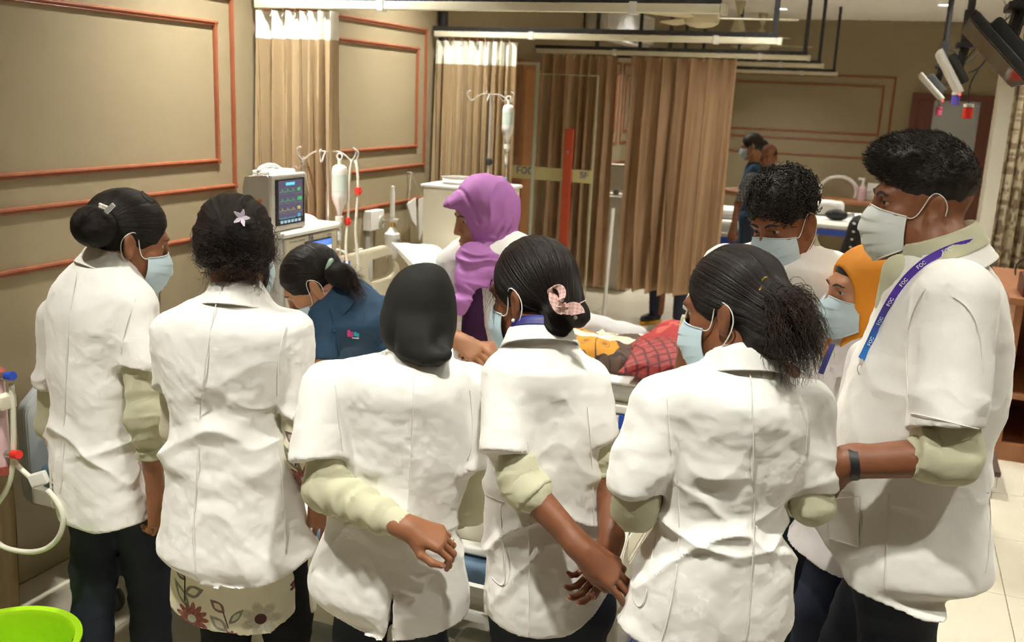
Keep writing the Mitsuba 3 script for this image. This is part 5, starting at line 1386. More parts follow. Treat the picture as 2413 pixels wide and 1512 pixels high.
# ---------------------------------------------------------------- man with curly hair
@job
def build_cu():
    K, D = p_cu, 2.75
    ph = -135; f_ = N0 * math.cos(math.radians(ph)) + R0 * math.sin(math.radians(ph))
    L = rows_loft([(566, 1830, 1905), (578, 1790, 1930), (595, 1745, 1955), (620, 1705, 1976), (660, 1690, 1985), (720, 1690, 1975), (800, 1698, 1960), (900, 1710, 1945), (1000, 1715, 1940), (1150, 1710, 1945)], D + 0.05, ph, 0.66)
    nb = P(1862, 600, D + 0.03)
    S, SE = P(1708, 628, D - 0.02), P(1652, 742, D - 0.06)
    S2, SE2 = P(1962, 645, D + 0.02), P(1932, 808, D - 0.02)
    g = sdf_mesh([L.prim(), yoke(nb, f_, 0.062), cone(S, SE, 0.066, 0.056, 0.035, cuts=[(SE, SE - S)]), cone(S2, SE2, 0.064, 0.056, 0.035, cuts=[(SE2, SE2 - S2)])], 0.0075)
    g = cloth_fold(g, L, 0.006, 0.6, 81, 0.003, 0.003)
    ck = put('lab_coat', g, 'm_coat', K, smooth=35, label='white lab coat worn open at the neck')
    put('shirt_collar', collar(nb + Z * 0.006, Z + f_ * 0.30, f_, 0.062, 0.070, 0.024, 0.034, 0.014, open_deg=28), 'm_shirt', K, smooth=40)
    # lapels
    for sd in (-1, 1):
        r_ = np.cross(f_, Z) * sd
        q = spline([nb + r_ * 0.075 - f_ * 0.01 + Z * 0.01, nb + r_ * 0.085 + f_ * 0.055 - Z * 0.03, nb + r_ * 0.070 + f_ * 0.118 - Z * 0.10, nb + r_ * 0.035 + f_ * 0.150 - Z * 0.20], 14)
        put('lapel', ribbon(q, unit(r_ + f_ * 0.5), np.r_[np.linspace(0.03, 0.065, 7), np.linspace(0.060, 0.012, 7)], 0.0025), 'm_coat', ck, smooth=30)
    sh = sdf_mesh([cone(nb + f_ * 0.045 - Z * 0.03, nb + f_ * 0.10 - Z * 0.18, 0.055, 0.05, squash=(f_, 0.6))], 0.008)
    put('shirt', sh, 'm_shirt', K, smooth=True)
    r_ = np.cross(f_, Z)
    put('lanyard', ribbon(spline([nb - r_ * 0.07 + Z * 0.006 + f_ * 0.005, nb - r_ * 0.068 + f_ * 0.06 - Z * 0.03, nb - r_ * 0.04 + f_ * 0.125 - Z * 0.10], 12), unit(r_ + f_), 0.013), 'm_lanyard_navy', K)
    E, W = P(1640, 775, D - 0.075), P(1604, 905, D - 0.09)
    d = unit(W - E)
    put('shirt_sleeve', sdf_mesh([cone(S, E, 0.048, 0.046)], 0.008), 'm_shirt', K, smooth=True)
    cuff_ring(E - d * 0.03, W, 0.042, 'm_shirt', K, w=0.045, thick=0.006, seed=3)
    E2, W2 = P(1916, 858, D - 0.04), P(1822, 880, D - 0.12)
    d2 = unit(W2 - E2)
    put('shirt_sleeve', sdf_mesh([cone(S2, E2, 0.048, 0.046)], 0.008), 'm_shirt', K, smooth=True)
    cuff_ring(E2 - d2 * 0.012, W2, 0.043, 'm_shirt', K, w=0.045, thick=0.006, seed=4)
    core, hip, f, rr = standing_legs(K, P(1830, 1150, D + 0.05), ph)
    h = Head(P(1851, 532, D + 0.01), -128, 16, 6, 1.03)
    body = head_prims(h, nb, 0.060, male=True) + [cone(nb - Z * 0.02, hip, 0.05, 0.07), cone(nb - Z * 0.08, S - Z * 0.02, 0.024), cone(nb - Z * 0.08, S2 - Z * 0.02, 0.024)] + arm(S, E, W, (0.04, 0.038, 0.029)) + arm(S2, E2, W2, (0.04, 0.038, 0.029)) + core
    body += hand_prims(W, unit(d * 0.75 + f_ * 0.8), unit(-d * 0.5 + f_ * 0.4 + Z), -1, s=1.0, curl=(8, 12, 10)) + hand_prims(W2, d2, Z, 1, s=1.0, curl=(30, 40, 30))
    put('body', sdf_mesh(body, 0.0075, fine=[(h(0, 0.02, -0.02), 0.155, 0.0034), (W, 0.13, 0.004), (W2, 0.13, 0.004)]), 'm_skin_dark', K, smooth=True)
    hp = [h.ell((0, -0.008, 0.072), (0.084, 0.100, 0.088)), h.ell((0, 0.108, -0.03), (0.076, 0.066, 0.100), 0.006, '-')]
    for x in (-1, 1): hp.append(h.ell((x * 0.088, 0.012, -0.014), (0.026, 0.034, 0.050), 0.006, '-'))
    hp.append(half(h(0, -0.06, -0.020), -h.u + 0.30 * h.f, 0.02))
    g = sdf_mesh(hp, 0.005); nn = vnormals(g); loc = h.local(g.vertices)
    hk = put('hair', displaced(g, 0.004 * (fbm(g.vertices * 60, 2) - 0.5)), 'm_hair_short', K, smooth=True, uv=None, label='short curly black hair')
    rng = np.random.default_rng(6); cand = np.nonzero((loc[:, 2] > 0.035) | (loc[:, 1] > 0.04))[0]
    out = []
    for j in rng.choice(cand, 900):
        n = unit(nn[j] + rng.normal(0, 0.25, 3)); p = g.vertices[j] - nn[j] * 0.004
        a = unit(np.cross(n, rng.normal(size=3))); b = np.cross(n, a)
        tt = np.linspace(0, 1, 15); R_ = rng.uniform(0.0045, 0.0085); tn = rng.uniform(1.2, 2.0) * 6.28; H_ = rng.uniform(0.010, 0.026)
        q = p + np.outer(tt * H_, n) + np.outer(R_ * np.cos(tn * tt), a) + np.outer(R_ * np.sin(tn * tt), b)
        out.append(tube_mesh(q, np.linspace(0.0021, 0.0009, 15), 4, cap=False))
    put('curls', cat(out), 'm_hair_short', hk, smooth=True, uv=None, label='tight curls')
    mask(h, K, 'm_mask_blue', loops=(-1, 1), drop=-0.006)
    face_parts(h, K, 0.0046, look=(0.15, -0.1))

# ---------------------------------------------------------------- woman in the purple hijab
@job
def build_pu():
    K, D = p_pu, 3.5
    ph = -150; f_ = N0 * math.cos(math.radians(ph)) + R0 * math.sin(math.radians(ph)); r_ = np.cross(f_, Z)
    L = rows_loft([(540, 1135, 1215), (550, 1112, 1240), (563, 1086, 1264), (582, 1060, 1288), (606, 1046, 1302), (650, 1044, 1306), (720, 1060, 1285), (800, 1065, 1275), (900, 1068, 1270), (1000, 1060, 1275)], D, ph, 0.62)
    nb = P(1158, 600, D)
    S, SE = P(1066, 622, D - 0.01), P(1048, 740, D - 0.03)
    S2, SE2 = P(1284, 620, D + 0.01), P(1275, 740, D)
    g = sdf_mesh([L.prim(), yoke(nb, f_), cone(S, SE, 0.060, 0.055, 0.03, cuts=[(SE, SE - S)]), cone(S2, SE2, 0.058, 0.055, 0.03, cuts=[(SE2, SE2 - S2)])], 0.008)
    ck = put('lab_coat', cloth_fold(g, L, 0.006, 0.6, 91, 0.003, 0.003), 'm_coat', K, smooth=35, label='white lab coat worn open')
    DR = rows_loft([(600, 1092, 1165), (650, 1086, 1162), (700, 1079, 1157), (780, 1083, 1158), (880, 1085, 1160), (1000, 1075, 1170), (1100, 1065, 1180)], D - 0.075, ph, 0.9)
    put('dress', displaced(*(lambda m: (m, 0.003 * (fbm(m.vertices * 14, 2) - 0.5) * 2))(sdf_mesh([DR.prim()], 0.008))), 'm_purple_dress', K, smooth=True, label='dark purple dress under the open coat')
    for sd in (-1, 1):
        q = spline([nb + r_ * sd * 0.07 + f_ * 0.03, P(1092 if sd > 0 else 1172, 660, D - 0.15), P(1078 if sd > 0 else 1166, 760, D - 0.165), P(1080 if sd > 0 else 1163, 880, D - 0.16), P(1075 if sd > 0 else 1170, 1000, D - 0.15)], 24)
        put('coat_edge', ribbon(q, unit(r_ + f_ * 0.2 * sd), 0.030, 0.003), 'm_coat', ck, smooth=30)
    E, W = P(1040, 770, D - 0.05), P(1078, 800, D - 0.20)
    E2, W2 = P(1262, 800, D - 0.03), P(1180, 826, D - 0.19)
    put('coat_sleeve', sdf_mesh([cone(S2, E2, 0.05, 0.045), cone(E2, E2 + (W2 - E2) * 0.55, 0.045, 0.042)], 0.009), 'm_coat', K, smooth=True)
    put('shirt_sleeve', sdf_mesh([cone(S, E, 0.046, 0.042)], 0.009), 'm_coat', K, smooth=True)
    core, hip, f, rr = standing_legs(K, P(1160, 1000, D), ph, 'm_black_cloth')
    h = Head(P(1143, 514, D - 0.01), -108, 13, 0, 1.05)
    nails = []
    body = head_prims(h, nb) + [cone(nb - Z * 0.02, hip, 0.045, 0.06), cone(nb - Z * 0.08, S - Z * 0.02, 0.024), cone(nb - Z * 0.08, S2 - Z * 0.02, 0.024)] + arm(S, E, W, (0.034, 0.034, 0.026)) + arm(S2, E2, W2, (0.034, 0.034, 0.026)) + core
    body += hand_prims(W, unit(R0 * 0.75 - Z * 0.45 - N0 * 0.35), unit(-N0 * 0.8 + Z * 0.45), -1, s=0.92, curl=(28, 30, 20), thumb=(25, 20, 10), nails=nails)
    body += hand_prims(W2, unit(-R0 * 0.95 - Z * 0.10 - N0 * 0.1), unit(-N0 * 0.75 + Z * 0.6), 1, s=0.92, curl=(22, 34, 26), thumb=(28, 10, 10), nails=nails)
    put('body', sdf_mesh(body, 0.008, fine=[(h(0, 0.02, -0.02), 0.15, 0.0034), (P(1112, 815, D - 0.22), 0.15, 0.0030)]), 'm_skin_light', K, smooth=True)
    nails_part(nails, K)
    wd = unit(W2 - E2); wc = W2 - wd * 0.01
    wk = put('watch', tube_mesh([wc - wd * 0.008, wc + wd * 0.008], 0.030, 24, cap=False), 'm_grey', K, smooth=True, label='wrist watch')
    put('watch_face', lathe([(0, 0), (0.017, 0), (0.017, 0.006), (0, 0.007)], 24).apply_transform(frame(wc - N0 * 0.027 + Z * 0.012, R0, unit(np.cross(-N0 + Z * 0.4, R0)), unit(-N0 + Z * 0.4))), 'm_plastic_cream', wk)
    bd = unit(W - E); put('bracelet', trimesh.creation.torus(0.029, 0.0018, 28, 8).apply_transform(frame(W - bd * 0.01, unit(np.cross(bd, Z)), unit(np.cross(bd, np.cross(bd, Z))), bd)), 'm_gold', K)
    put('lips', sdf_mesh([h.ell((0, 0.0972, -0.0588), (0.0205, 0.0085, 0.0055), 0.003), h.ell((0, 0.0962, -0.0700), (0.0185, 0.0085, 0.0066), 0.003)], 0.002), 'm_lip', K, smooth=True)
    hp = [h.ell((0, -0.018, 0.040), (0.092, 0.108, 0.106)), h.cone((0, -0.012, -0.03), (0, 0.004, -0.13), 0.090, 0.070, 0.04), h.cone((0, 0.01, -0.12), (0, 0.02, -0.18), 0.068, 0.060, 0.03),
          h.cone((-0.032, 0.01, 0.082), (-0.016, 0.110, 0.074), 0.056, 0.020, 0.03), h.cone((0.032, 0.01, 0.082), (0.016, 0.110, 0.074), 0.056, 0.020, 0.03), h.cone((0, 0.09, 0.082), (0, 0.128, 0.070), 0.020, 0.008, 0.02), cone(P(1112, 606, D - 0.11), P(1160, 616, D - 0.10), 0.048, 0.044, 0.03), cone(P(1112, 636, D - 0.13), P(1156, 640, D - 0.13), 0.042, 0.040, 0.02), cone(P(1122, 656, D - 0.14), P(1142, 656, D - 0.14), 0.030, 0.028, 0.02),
          h.ell((0, 0.146, -0.024), (0.074, 0.100, 0.090), 0.008, '-')]
    a, b = P(1104, 645, D - 0.15), P(1084, 722, D - 0.20)
    hp.append(cone(a, b, 0.030, 0.026, 0.03, squash=(N0, 0.5)))
    g = sdf_mesh(hp, 0.0055); v = h.local(g.vertices)
    w1 = fbm(v * 7, 2, 2)
    neck = np.clip((-0.02 - v[:, 2]) / 0.09, 0, 1)
    fo = 0.019 * (ridge(nz(np.c_[v[:, 2] * 30 - v[:, 1] * 16 + 2.5 * w1, v[:, 1] * 4, v[:, 0] * 7], 5)) - 0.3) * neck
    fo += 0.010 * (ridge(nz(np.c_[v[:, 1] * 22 + v[:, 2] * 9 + 2 * w1, v[:, 2] * 3, v[:, 0] * 9], 8)) - 0.3) * (1 - neck)
    fo -= 0.006 * np.exp(-((v[:, 1] - 0.040 - 0.25 * v[:, 2]) / 0.006) ** 2) * (v[:, 2] > 0.0)
    put('hijab', displaced(g, fo), 'm_hijab_purple', K, smooth=True, label='light purple hijab wrapped round the neck')
    face_parts(h, K, 0.0036, look=(0.0, -0.25))

# ---------------------------------------------------------------- nurse bending over the bed
@job
def build_nu():
    K, D = p_nu, 3.2
    ph = -128; f_ = N0 * math.cos(math.radians(ph)) + R0 * math.sin(math.radians(ph)); r_ = np.cross(f_, Z)
    L = rows_loft([(686, 800, 855, 0, 0.9), (694, 785, 880), (706, 768, 903), (730, 755, 922, 0.06), (770, 762, 932, 0.14), (820, 780, 930, 0.24), (870, 795, 922, 0.34), (930, 800, 925, 0.44), (1000, 798, 930, 0.54)], D, ph, 0.62)
    nb = P(806, 712, D - 0.02)
    S, SE = P(766, 748, D - 0.05), P(763, 852, D - 0.12)
    S2, SE2 = P(905, 735, D + 0.10), P(915, 835, D + 0.0)
    g = sdf_mesh([L.prim(), yoke(nb, f_ - R0 * 0.5, 0.058), cone(S, SE, 0.058, 0.046, 0.035, cuts=[(SE, unit(SE - S) - R0 * 0.1)]), cone(S2, SE2, 0.055, 0.050, 0.03, cuts=[(SE2, SE2 - S2)])], 0.0075)
    g = cloth_fold(g, L, 0.007, 0.6, 95, 0.003, 0.003)
    ck = put('scrub_top', g, 'm_scrubs', K, smooth=35, label='dark blue short-sleeved scrub top')
    put('collar', collar(nb - Z * 0.004, unit(Z * 0.8 - R0 * 0.5), unit(f_ - Z * 0.4), 0.054, 0.056, 0.022, 0.030, 0.012, open_deg=20), 'm_scrubs', ck, smooth=40)
    put('placket', tube_mesh(spline(stick(g, ((776, 728), (784, 760), (793, 800), (802, 840)), 0.001), 20), 0.0022, 5), 'm_scrubs', ck, smooth=True)
    for x, y in ((788, 780), (799, 828)):
        p = stick(g, ((x, y),), 0.002)[0]; put('button', trimesh.creation.icosphere(2, 0.0055).apply_transform(frame(p, R0, Z, -N0)), 'm_scrubs', ck, smooth=True)
    c = stick(g, ((822, 785), (829, 788), (837, 787), (843, 789), (836, 796)), 0.004)
    for p, m_, w_, h_ in zip(c, ('m_logo_pink', 'm_logo_pink', 'm_logo_cyan', 'm_logo_cyan', 'm_white_print'), (0.010, 0.008, 0.010, 0.008, 0.028), (0.022, 0.018, 0.014, 0.012, 0.004)):
        put('logo', bx((-w_ / 2, -h_ / 2, -0.0015), (w_ / 2, h_ / 2, 0.0015)).apply_transform(frame(p, R0, Z, -N0)), m_, ck, smooth=False, label='embroidered chest logo')
    E, W = P(766, 880, D - 0.14), P(742, 985, D - 0.24)
    E2, W2 = P(915, 880, D - 0.03), P(860, 960, D - 0.18)
    core, hip, f, rr = standing_legs(K, P(870, 1000, D + 0.56), ph, 'm_scrubs')
    e0 = P(733, 685, D - 0.05)
    h = Head(e0 + N0 * 0.0775, -96, 37, 0, 1.05)
    body = head_prims(h, nb) + [cone(nb - Z * 0.02, hip, 0.045, 0.06), cone(nb - Z * 0.04, S, 0.04), cone(nb - Z * 0.04, S2, 0.04)] + arm(S, E, W, (0.036, 0.036, 0.027)) + arm(S2, E2, W2, (0.036, 0.034, 0.026)) + core
    for w, e, s_ in ((W, E, -1), (W2, E2, 1)): body += hand_prims(w, unit(w - e), unit(Z - N0 * 0.5), s_, s=0.92, curl=(25, 30, 20))
    put('body', sdf_mesh(body, 0.008, fine=[(h(0, 0.02, -0.02), 0.15, 0.0036), (W, 0.13, 0.004), (W2, 0.13, 0.004)]), 'm_skin_light', K, smooth=True)
    tail = P(800, 646, D - 0.07)
    hp = hair_cap(h, (0.081, 0.104, 0.093), face=0.046, forehead=0.078, nape=-0.045) + [ell(tail, (0.052, 0.048, 0.040), k=0.02), ell(P(820, 664, D - 0.08), (0.034, 0.035, 0.028), k=0.02)]
    hk = hair_obj(hp, K, h(0, -0.01, 0.04), tail - h(0, -0.01, 0.04), amp=0.002, seed=9)
    rng = np.random.default_rng(3)
    put('curls', strands([tail, tail + R0 * 0.02], [R0 + Z * 0.2 - N0 * 0.3, R0 - Z * 0.8 - N0 * 0.3], 0.080, 500, rng, 0.009, 1.4, 0.3, 0.0007), 'm_hair_brown', hk, smooth=True, label='wavy low ponytail')
    put('scrunchie', trimesh.creation.torus(0.022, 0.008, 24, 10).apply_transform(frame(P(776, 628, D - 0.06), N0, unit(Z + R0 * 0.3), unit(R0 - Z * 0.3))), 'm_scrunchie', hk, smooth=True, label='pale green hair tie')
    mask(h, K, 'm_mask_blue', loops=(-1, 1), drop=-0.022)
    face_parts(h, K, 0.0036, look=(0, -0.3))
mat('m_logo_pink', pri((0.55, 0.05, 0.22), 0.7)); mat('m_logo_cyan', pri((0.02, 0.36, 0.45), 0.7)); mat('m_scrunchie', pri((0.25, 0.36, 0.27), 0.8))

# ================================================================== BEDS
def plate(poly, th, M):
    """extruded plastic plate with rounded rim"""
    m = trimesh.creation.extrude_polygon(poly, th, engine='earcut'); m.apply_translation((0, 0, -th / 2)); m.apply_transform(M); return m
def rounded_plate(poly, th, M, r=0.010):
    """plate with a bevelled rim: stacked offsets"""
    parts = []
    for d, z0, z1 in ((0.0, -th / 2 + r, th / 2 - r), (-r * 0.3, -th / 2 + r * 0.3, th / 2 - r * 0.3), (-r, -th / 2, th / 2)):
        p = poly.buffer(d)
        for q in getattr(p, 'geoms', [p]):
            m = trimesh.creation.extrude_polygon(q, z1 - z0, engine='earcut'); m.apply_translation((0, 0, z0)); parts.append(m)
    m = cat(parts); m.apply_transform(M); return m
def end_board(w, h, hole=True):
    """bed end board with two handle holes, in (across, up)"""
    p = sbox(-w / 2, 0, w / 2, h * 0.8).union(sbox(-w / 2 + 0.10, 0, w / 2 - 0.10, h)).buffer(0.09, 12).buffer(-0.09, 12)
    p = p.buffer(-0.08, 12).buffer(0.08, 12)
    if hole:
        for s in (-1, 1):
            p = p.difference(sbox(s * (w / 2 - 0.22) - 0.13, h - 0.17, s * (w / 2 - 0.22) + 0.13, h - 0.075).buffer(0.02).buffer(-0.05).buffer(0.045))
    return p.simplify(0.002)
YZX = lambda x, y, z: frame(A_(x, y, z), A_(0, 1, 0), A_(0, 0, 1), A_(1, 0, 0))
def soft_box(lo, hi, r, cell=0.012, bump=0.006, f=7, seed=0, extra=()):
    c, h = (A_(*lo) + A_(*hi)) / 2, (A_(*hi) - A_(*lo)) / 2
    g = sdf_mesh([boxp(c, h, np.eye(3), r)] + list(extra), cell)
    return displaced(g, bump * (fbm(g.vertices * f, 3, seed) - 0.5) * 2)
def bed_frame(k, x0, x1, y0, y1, z, m_rail='m_plastic_white'):
    put('frame', cat([bx((x0, y0, z - 0.06), (x1, y0 + 0.04, z), 0.006), bx((x0, y1 - 0.04, z - 0.06), (x1, y1, z), 0.006), bx((x0, y0, z - 0.06), (x0 + 0.04, y1, z), 0.006), bx((x1 - 0.04, y0, z - 0.06), (x1, y1, z), 0.006)]), 'm_plastic_cream', k)
    put('lower_frame', cat([bx((x0 + 0.15, y0 + 0.06, 0.20), (x1 - 0.15, y0 + 0.12, 0.27), 0.008), bx((x0 + 0.15, y1 - 0.12, 0.20), (x1 - 0.15, y1 - 0.06, 0.27), 0.008)]), 'm_plastic_cream', k)
    for x in (x0 + 0.25, x1 - 0.25):
        for y in (y0 + 0.09, y1 - 0.09):
            put('leg', cat([bx((x - 0.03, y - 0.03, 0.08), (x + 0.03, y + 0.03, z - 0.05), 0.006)]), 'm_plastic_cream', k)
            put('castor', cat([lathe([(0.0, -0.015), (0.05, -0.015), (0.055, 0), (0.05, 0.015), (0, 0.015)], 20).apply_transform(frame(A_(x, y, 0.0555), A_(1, 0, 0), A_(0, 0, 1), A_(0, -1, 0))), bx((x - 0.012, y - 0.024, 0.05), (x + 0.012, y + 0.024, 0.12), 0.004)]), 'm_black', k)
b2 = thing('hospital_bed', 'hospital bed that the students stand round, blue mattress and cream frame', 'hospital bed')
bed_frame(b2, -2.70, -0.62, 2.38, 3.10, 0.47)
put('headboard', rounded_plate(end_board(0.94, 0.52), 0.045, YZX(-2.75, 2.87, 0.36)), 'm_headboard', b2, smooth=35, label='grey white headboard with handle holes')
put('footboard', rounded_plate(end_board(0.94, 0.50), 0.05, YZX(-0.585, 2.87, 0.30)), 'm_plastic_cream', b2, smooth=35)
put('mattress', soft_box((-2.68, 2.39, 0.475), (-0.64, 3.09, 0.558), 0.03, bump=0.002), 'm_blue_mattress', b2, smooth=True)
put('side_rail', cat([bx((-1.9, 2.345, 0.48), (-0.75, 2.37, 0.515), 0.006), bx((-1.9, 2.345, 0.40), (-0.75, 2.37, 0.43), 0.006)] + [bx((x, 2.348, 0.38), (x + 0.03, 2.368, 0.52), 0.004) for x in (-1.85, -1.3, -0.80)]), 'm_plastic_white', b2)
for x in (-1.75, -1.0):
    put('wheel_cover', soft_box((x - 0.07, 2.40, 0.0), (x + 0.07, 2.50, 0.30), 0.035, 0.012, 0.0), 'm_plastic_cream', b2, smooth=True)
solo('bed_sheet', 'white rumpled sheet over the mattress of the front bed', 'sheet', soft_box((-2.45, 2.42, 0.563), (-0.66, 3.08, 0.60), 0.018, 0.014, 0.010, 6, 3), 'm_sheet')
solo('blanket', 'cream crumpled blanket on the front bed, between the hijab and the pink bow', 'blanket', soft_box((-1.42, 2.44, 0.585), (-0.78, 2.98, 0.70), 0.05, 0.012, 0.030, 7, 8), 'm_sheet_cream')
solo('pillow', 'white pillow at the head of the front bed', 'pillow', soft_box((-2.68, 2.45, 0.61), (-2.25, 3.02, 0.71), 0.05, 0.014, 0.010, 5, 4), 'm_sheet')

b1 = thing('hospital_bed', 'second hospital bed behind, with cream headboard and blue cornered foot panel', 'hospital bed')
bed_frame(b1, -2.58, -0.75, 4.03, 4.98, 0.58)
put('headboard', rounded_plate(end_board(0.98, 0.56), 0.05, YZX(-2.64, 4.50, 0.47)), 'm_plastic_cream', b1, smooth=35)
put('footboard', rounded_plate(end_board(0.96, 0.34, False), 0.03, YZX(-0.72, 4.50, 0.24)), 'm_foot_panel', b1, smooth=35)
put('mattress', soft_box((-2.58, 4.02, 0.585), (-0.78, 4.97, 0.665), 0.03, bump=0.0), 'm_sheet', b1, smooth=True)
put('side_rail', cat([bx((-1.12, 3.955, 0.555), (-0.70, 3.98, 0.59), 0.006), bx((-1.10, 3.955, 0.49), (-0.98, 3.98, 0.545), 0.006), bx((-1.12, 3.955, 0.10), (-1.095, 3.98, 0.66), 0.005)]), 'm_plastic_white', b1)
put('side_panel', bx((-1.09, 3.985, 0.12), (-0.62, 4.0, 0.56), 0.004), 'm_foot_panel', b1)
for lo, hi in (((-1.125, 3.950, 0.605), (-1.085, 3.985, 0.655)), ((-0.78, 3.950, 0.565), (-0.74, 3.985, 0.60)), ((-0.985, 3.950, 0.485), (-0.965, 3.985, 0.55))):
    put('corner_guard', bx(lo, hi, 0.004), 'm_blue', b1, label='blue plastic corner guard')
solo('bed_sheet', 'smooth white sheet on the second bed, under the red cushions', 'sheet', soft_box((-2.45, 4.0, 0.668), (-0.60, 4.98, 0.69), 0.012, 0.014, 0.004, 6, 5), 'm_sheet')
def pillow_mesh(c, ax, w, d, t, seed, n=44, sag=0.10):
    """stuffed cover: thick in the middle, thin seam, four pointed corners"""
    u, v = np.meshgrid(np.linspace(-1, 1, n), np.linspace(-1, 1, n), indexing='ij')
    x = w / 2 * u * (1 - sag * (1 - v ** 2)); y = d / 2 * v * (1 - sag * (1 - u ** 2))
    h = t * np.clip((1 - u ** 2) * (1 - v ** 2), 0, 1) ** 0.42
    cr = 0.016 * (fbm(np.c_[(u * 3).ravel(), (v * 3).ravel(), np.full(n * n, seed)], 3, seed) - 0.5).reshape(n, n) * 2
    top = np.stack([x, y, h + cr * np.clip(h / t * 2, 0, 1) + 0.002], -1); bot = np.stack([x, y, -h * 0.75 - 0.002], -1)
    a, b = grid_mesh(top), grid_mesh(bot[:, ::-1])
    rim = np.concatenate([top[0], top[1:, -1], top[-1, ::-1][1:], top[::-1, 0][1:]]) - A_(0, 0, 0.002)
    if vnormals(a)[n * n // 2] @ A_(0, 0, 1) < 0: a = trimesh.Trimesh(a.vertices, a.faces[:, ::-1], process=False); b = trimesh.Trimesh(b.vertices, b.faces[:, ::-1], process=False)
    m = cat([a, b, tube_mesh(rim, 0.004, 6)])
    m.vertices = c + m.vertices @ np.asarray(ax)
    return m
tl = math.radians(38)
pax = np.array([[0, 1, 0], [math.cos(tl), 0, -math.sin(tl)], [math.sin(tl), 0, math.cos(tl)]])
solo('pillow', 'white pillow propped up against the cream headboard of the second bed', 'pillow', pillow_mesh(A_(-2.30, 4.86, 0.90), pax @ rot3((1, 0, 0), 10), 0.52, 0.46, 0.085, 2), 'm_sheet')
solo('pillow', 'white pillow lying lower on the second bed, left of the black hijab', 'pillow', pillow_mesh(A_(-2.06, 4.38, 0.775), np.array([[0, 1, 0], [0.94, 0, -0.34], [0.34, 0, 0.94]]), 0.56, 0.40, 0.065, 6), 'm_sheet')
def _patch(p, n, uv):
    x, y = p.x * 8.0 + p.z * 2.0, p.y * 8.0 - p.z * 2.4
    a, b, w = mikit.voronoi(x + 0.25 * mikit.noise(p.x * 9, p.y * 9, 1), y)
    c = dr.select(w < 0.34, mi.Color3f(0.50, 0.22, 0.02), dr.select(w < 0.62, mi.Color3f(0.085, 0.050, 0.035), mi.Color3f(0.66, 0.58, 0.42)))
    dark = dr.select(w < 0.34, mi.Color3f(0.22, 0.10, 0.02), dr.select(w < 0.62, mi.Color3f(0.05, 0.025, 0.03), mi.Color3f(0.48, 0.28, 0.07)))
    c = mix(c, dark, (1 - sm(0.10, 0.14, a)) + sm(0.17, 0.19, a) * (1 - sm(0.21, 0.23, a)) * 0.8)
    return mix(mi.Color3f(0.03, 0.02, 0.018), c, sm(0.015, 0.05, b - a))
mat('m_floral_blanket', pri(mikit.proc(_patch), 0.85))
g = sdf_mesh([boxp(A_(-1.36, 4.33, 0.715), (0.40, 0.24, 0.05), np.eye(3), 0.04, 0.05), ell(A_(-1.52, 4.42, 0.76), (0.22, 0.16, 0.07), k=0.06), ell(A_(-1.24, 4.28, 0.74), (0.26, 0.16, 0.055), k=0.06), cone(A_(-1.66, 4.16, 0.70), A_(-1.05, 4.14, 0.695), 0.035, 0.02, 0.05), half(A_(0, 0, 0.69), A_(0, 0, -1))], 0.011)
g = displaced(g, 0.026 * (ridge(nz(np.c_[g.vertices[:, 0] * 9 + g.vertices[:, 1] * 5, g.vertices[:, 1] * 6 - g.vertices[:, 0] * 4, g.vertices[:, 2] * 4], 4)) - 0.35) + 0.010 * (fbm(g.vertices * 12, 3, 2) - 0.5) * 2)
solo('patterned_blanket', 'brown, orange and cream patterned blanket bunched on the second bed', 'blanket', g, 'm_floral_blanket', smooth=True)
g = sdf_mesh([cone(A_(-1.60, 4.78, 0.75), A_(-1.12, 4.66, 0.735), 0.085, 0.075, 0.04, squash=(Z, 0.75)), half(A_(0, 0, 0.69), A_(0, 0, -1))], 0.011)
g = displaced(g, 0.010 * (ridge(nz(np.c_[(g.vertices[:, 0] * 0.8 + g.vertices[:, 1] * 0.6) * 26, g.vertices[:, 1] * 5, g.vertices[:, 2] * 6], 3)) - 0.3))
solo('folded_cloth', 'pale grey folded cloth behind the patterned blanket', 'cloth', g, 'm_grey_cloth', smooth=True)
mat('m_grey_cloth', pri((0.42, 0.42, 0.43), 0.85)); mat('m_headboard', pri((0.42, 0.45, 0.46), 0.4)); mat('m_foot_panel', pri((0.55, 0.53, 0.44), 0.4))
def _red_check(p, n, uv):
    a = (p.x + p.y * 0.55) * 19; b = (p.y * 1.0 - p.x * 0.75 + p.z * 0.9) * 17
    ga = dr.abs(a - dr.floor(a) - 0.5); gb = dr.abs(b - dr.floor(b) - 0.5)
    line = sm(0.36, 0.42, dr.maximum(ga, gb))
    return mix(mix((0.22, 0.008, 0.012), (0.36, 0.05, 0.05), mikit.noise(p.x * 60, p.y * 60, p.z * 60)), (0.09, 0.003, 0.005), line)
mat('m_red_check', pri(mikit.proc(_red_check), 0.6, sheen=0.6))
mat('m_red_cloth', pri(mikit.proc(lambda p, n, uv: mix((0.29, 0.014, 0.016), (0.40, 0.07, 0.06), sm(0.55, 0.62, mikit.fbm(p.x * 22, p.y * 22, p.z * 22)))), 0.7))
cax = np.array([unit(A_(0.95, 0.1, 0.0)), unit(A_(-0.1, 0.95, 0.12)), unit(A_(0, -0.12, 1))])
solo('cushion', 'red velvet cushion with a dark lattice at the edge of the second bed', 'cushion', pillow_mesh(A_(-0.80, 4.16, 0.765), cax, 0.44, 0.36, 0.085, 3), 'm_red_check')
solo('cushion', 'plain red printed cushion lying behind the lattice cushion', 'cushion', pillow_mesh(A_(-0.83, 4.58, 0.76), cax @ rot3((0, 0, 1), 20), 0.44, 0.38, 0.075, 5), 'm_red_cloth')
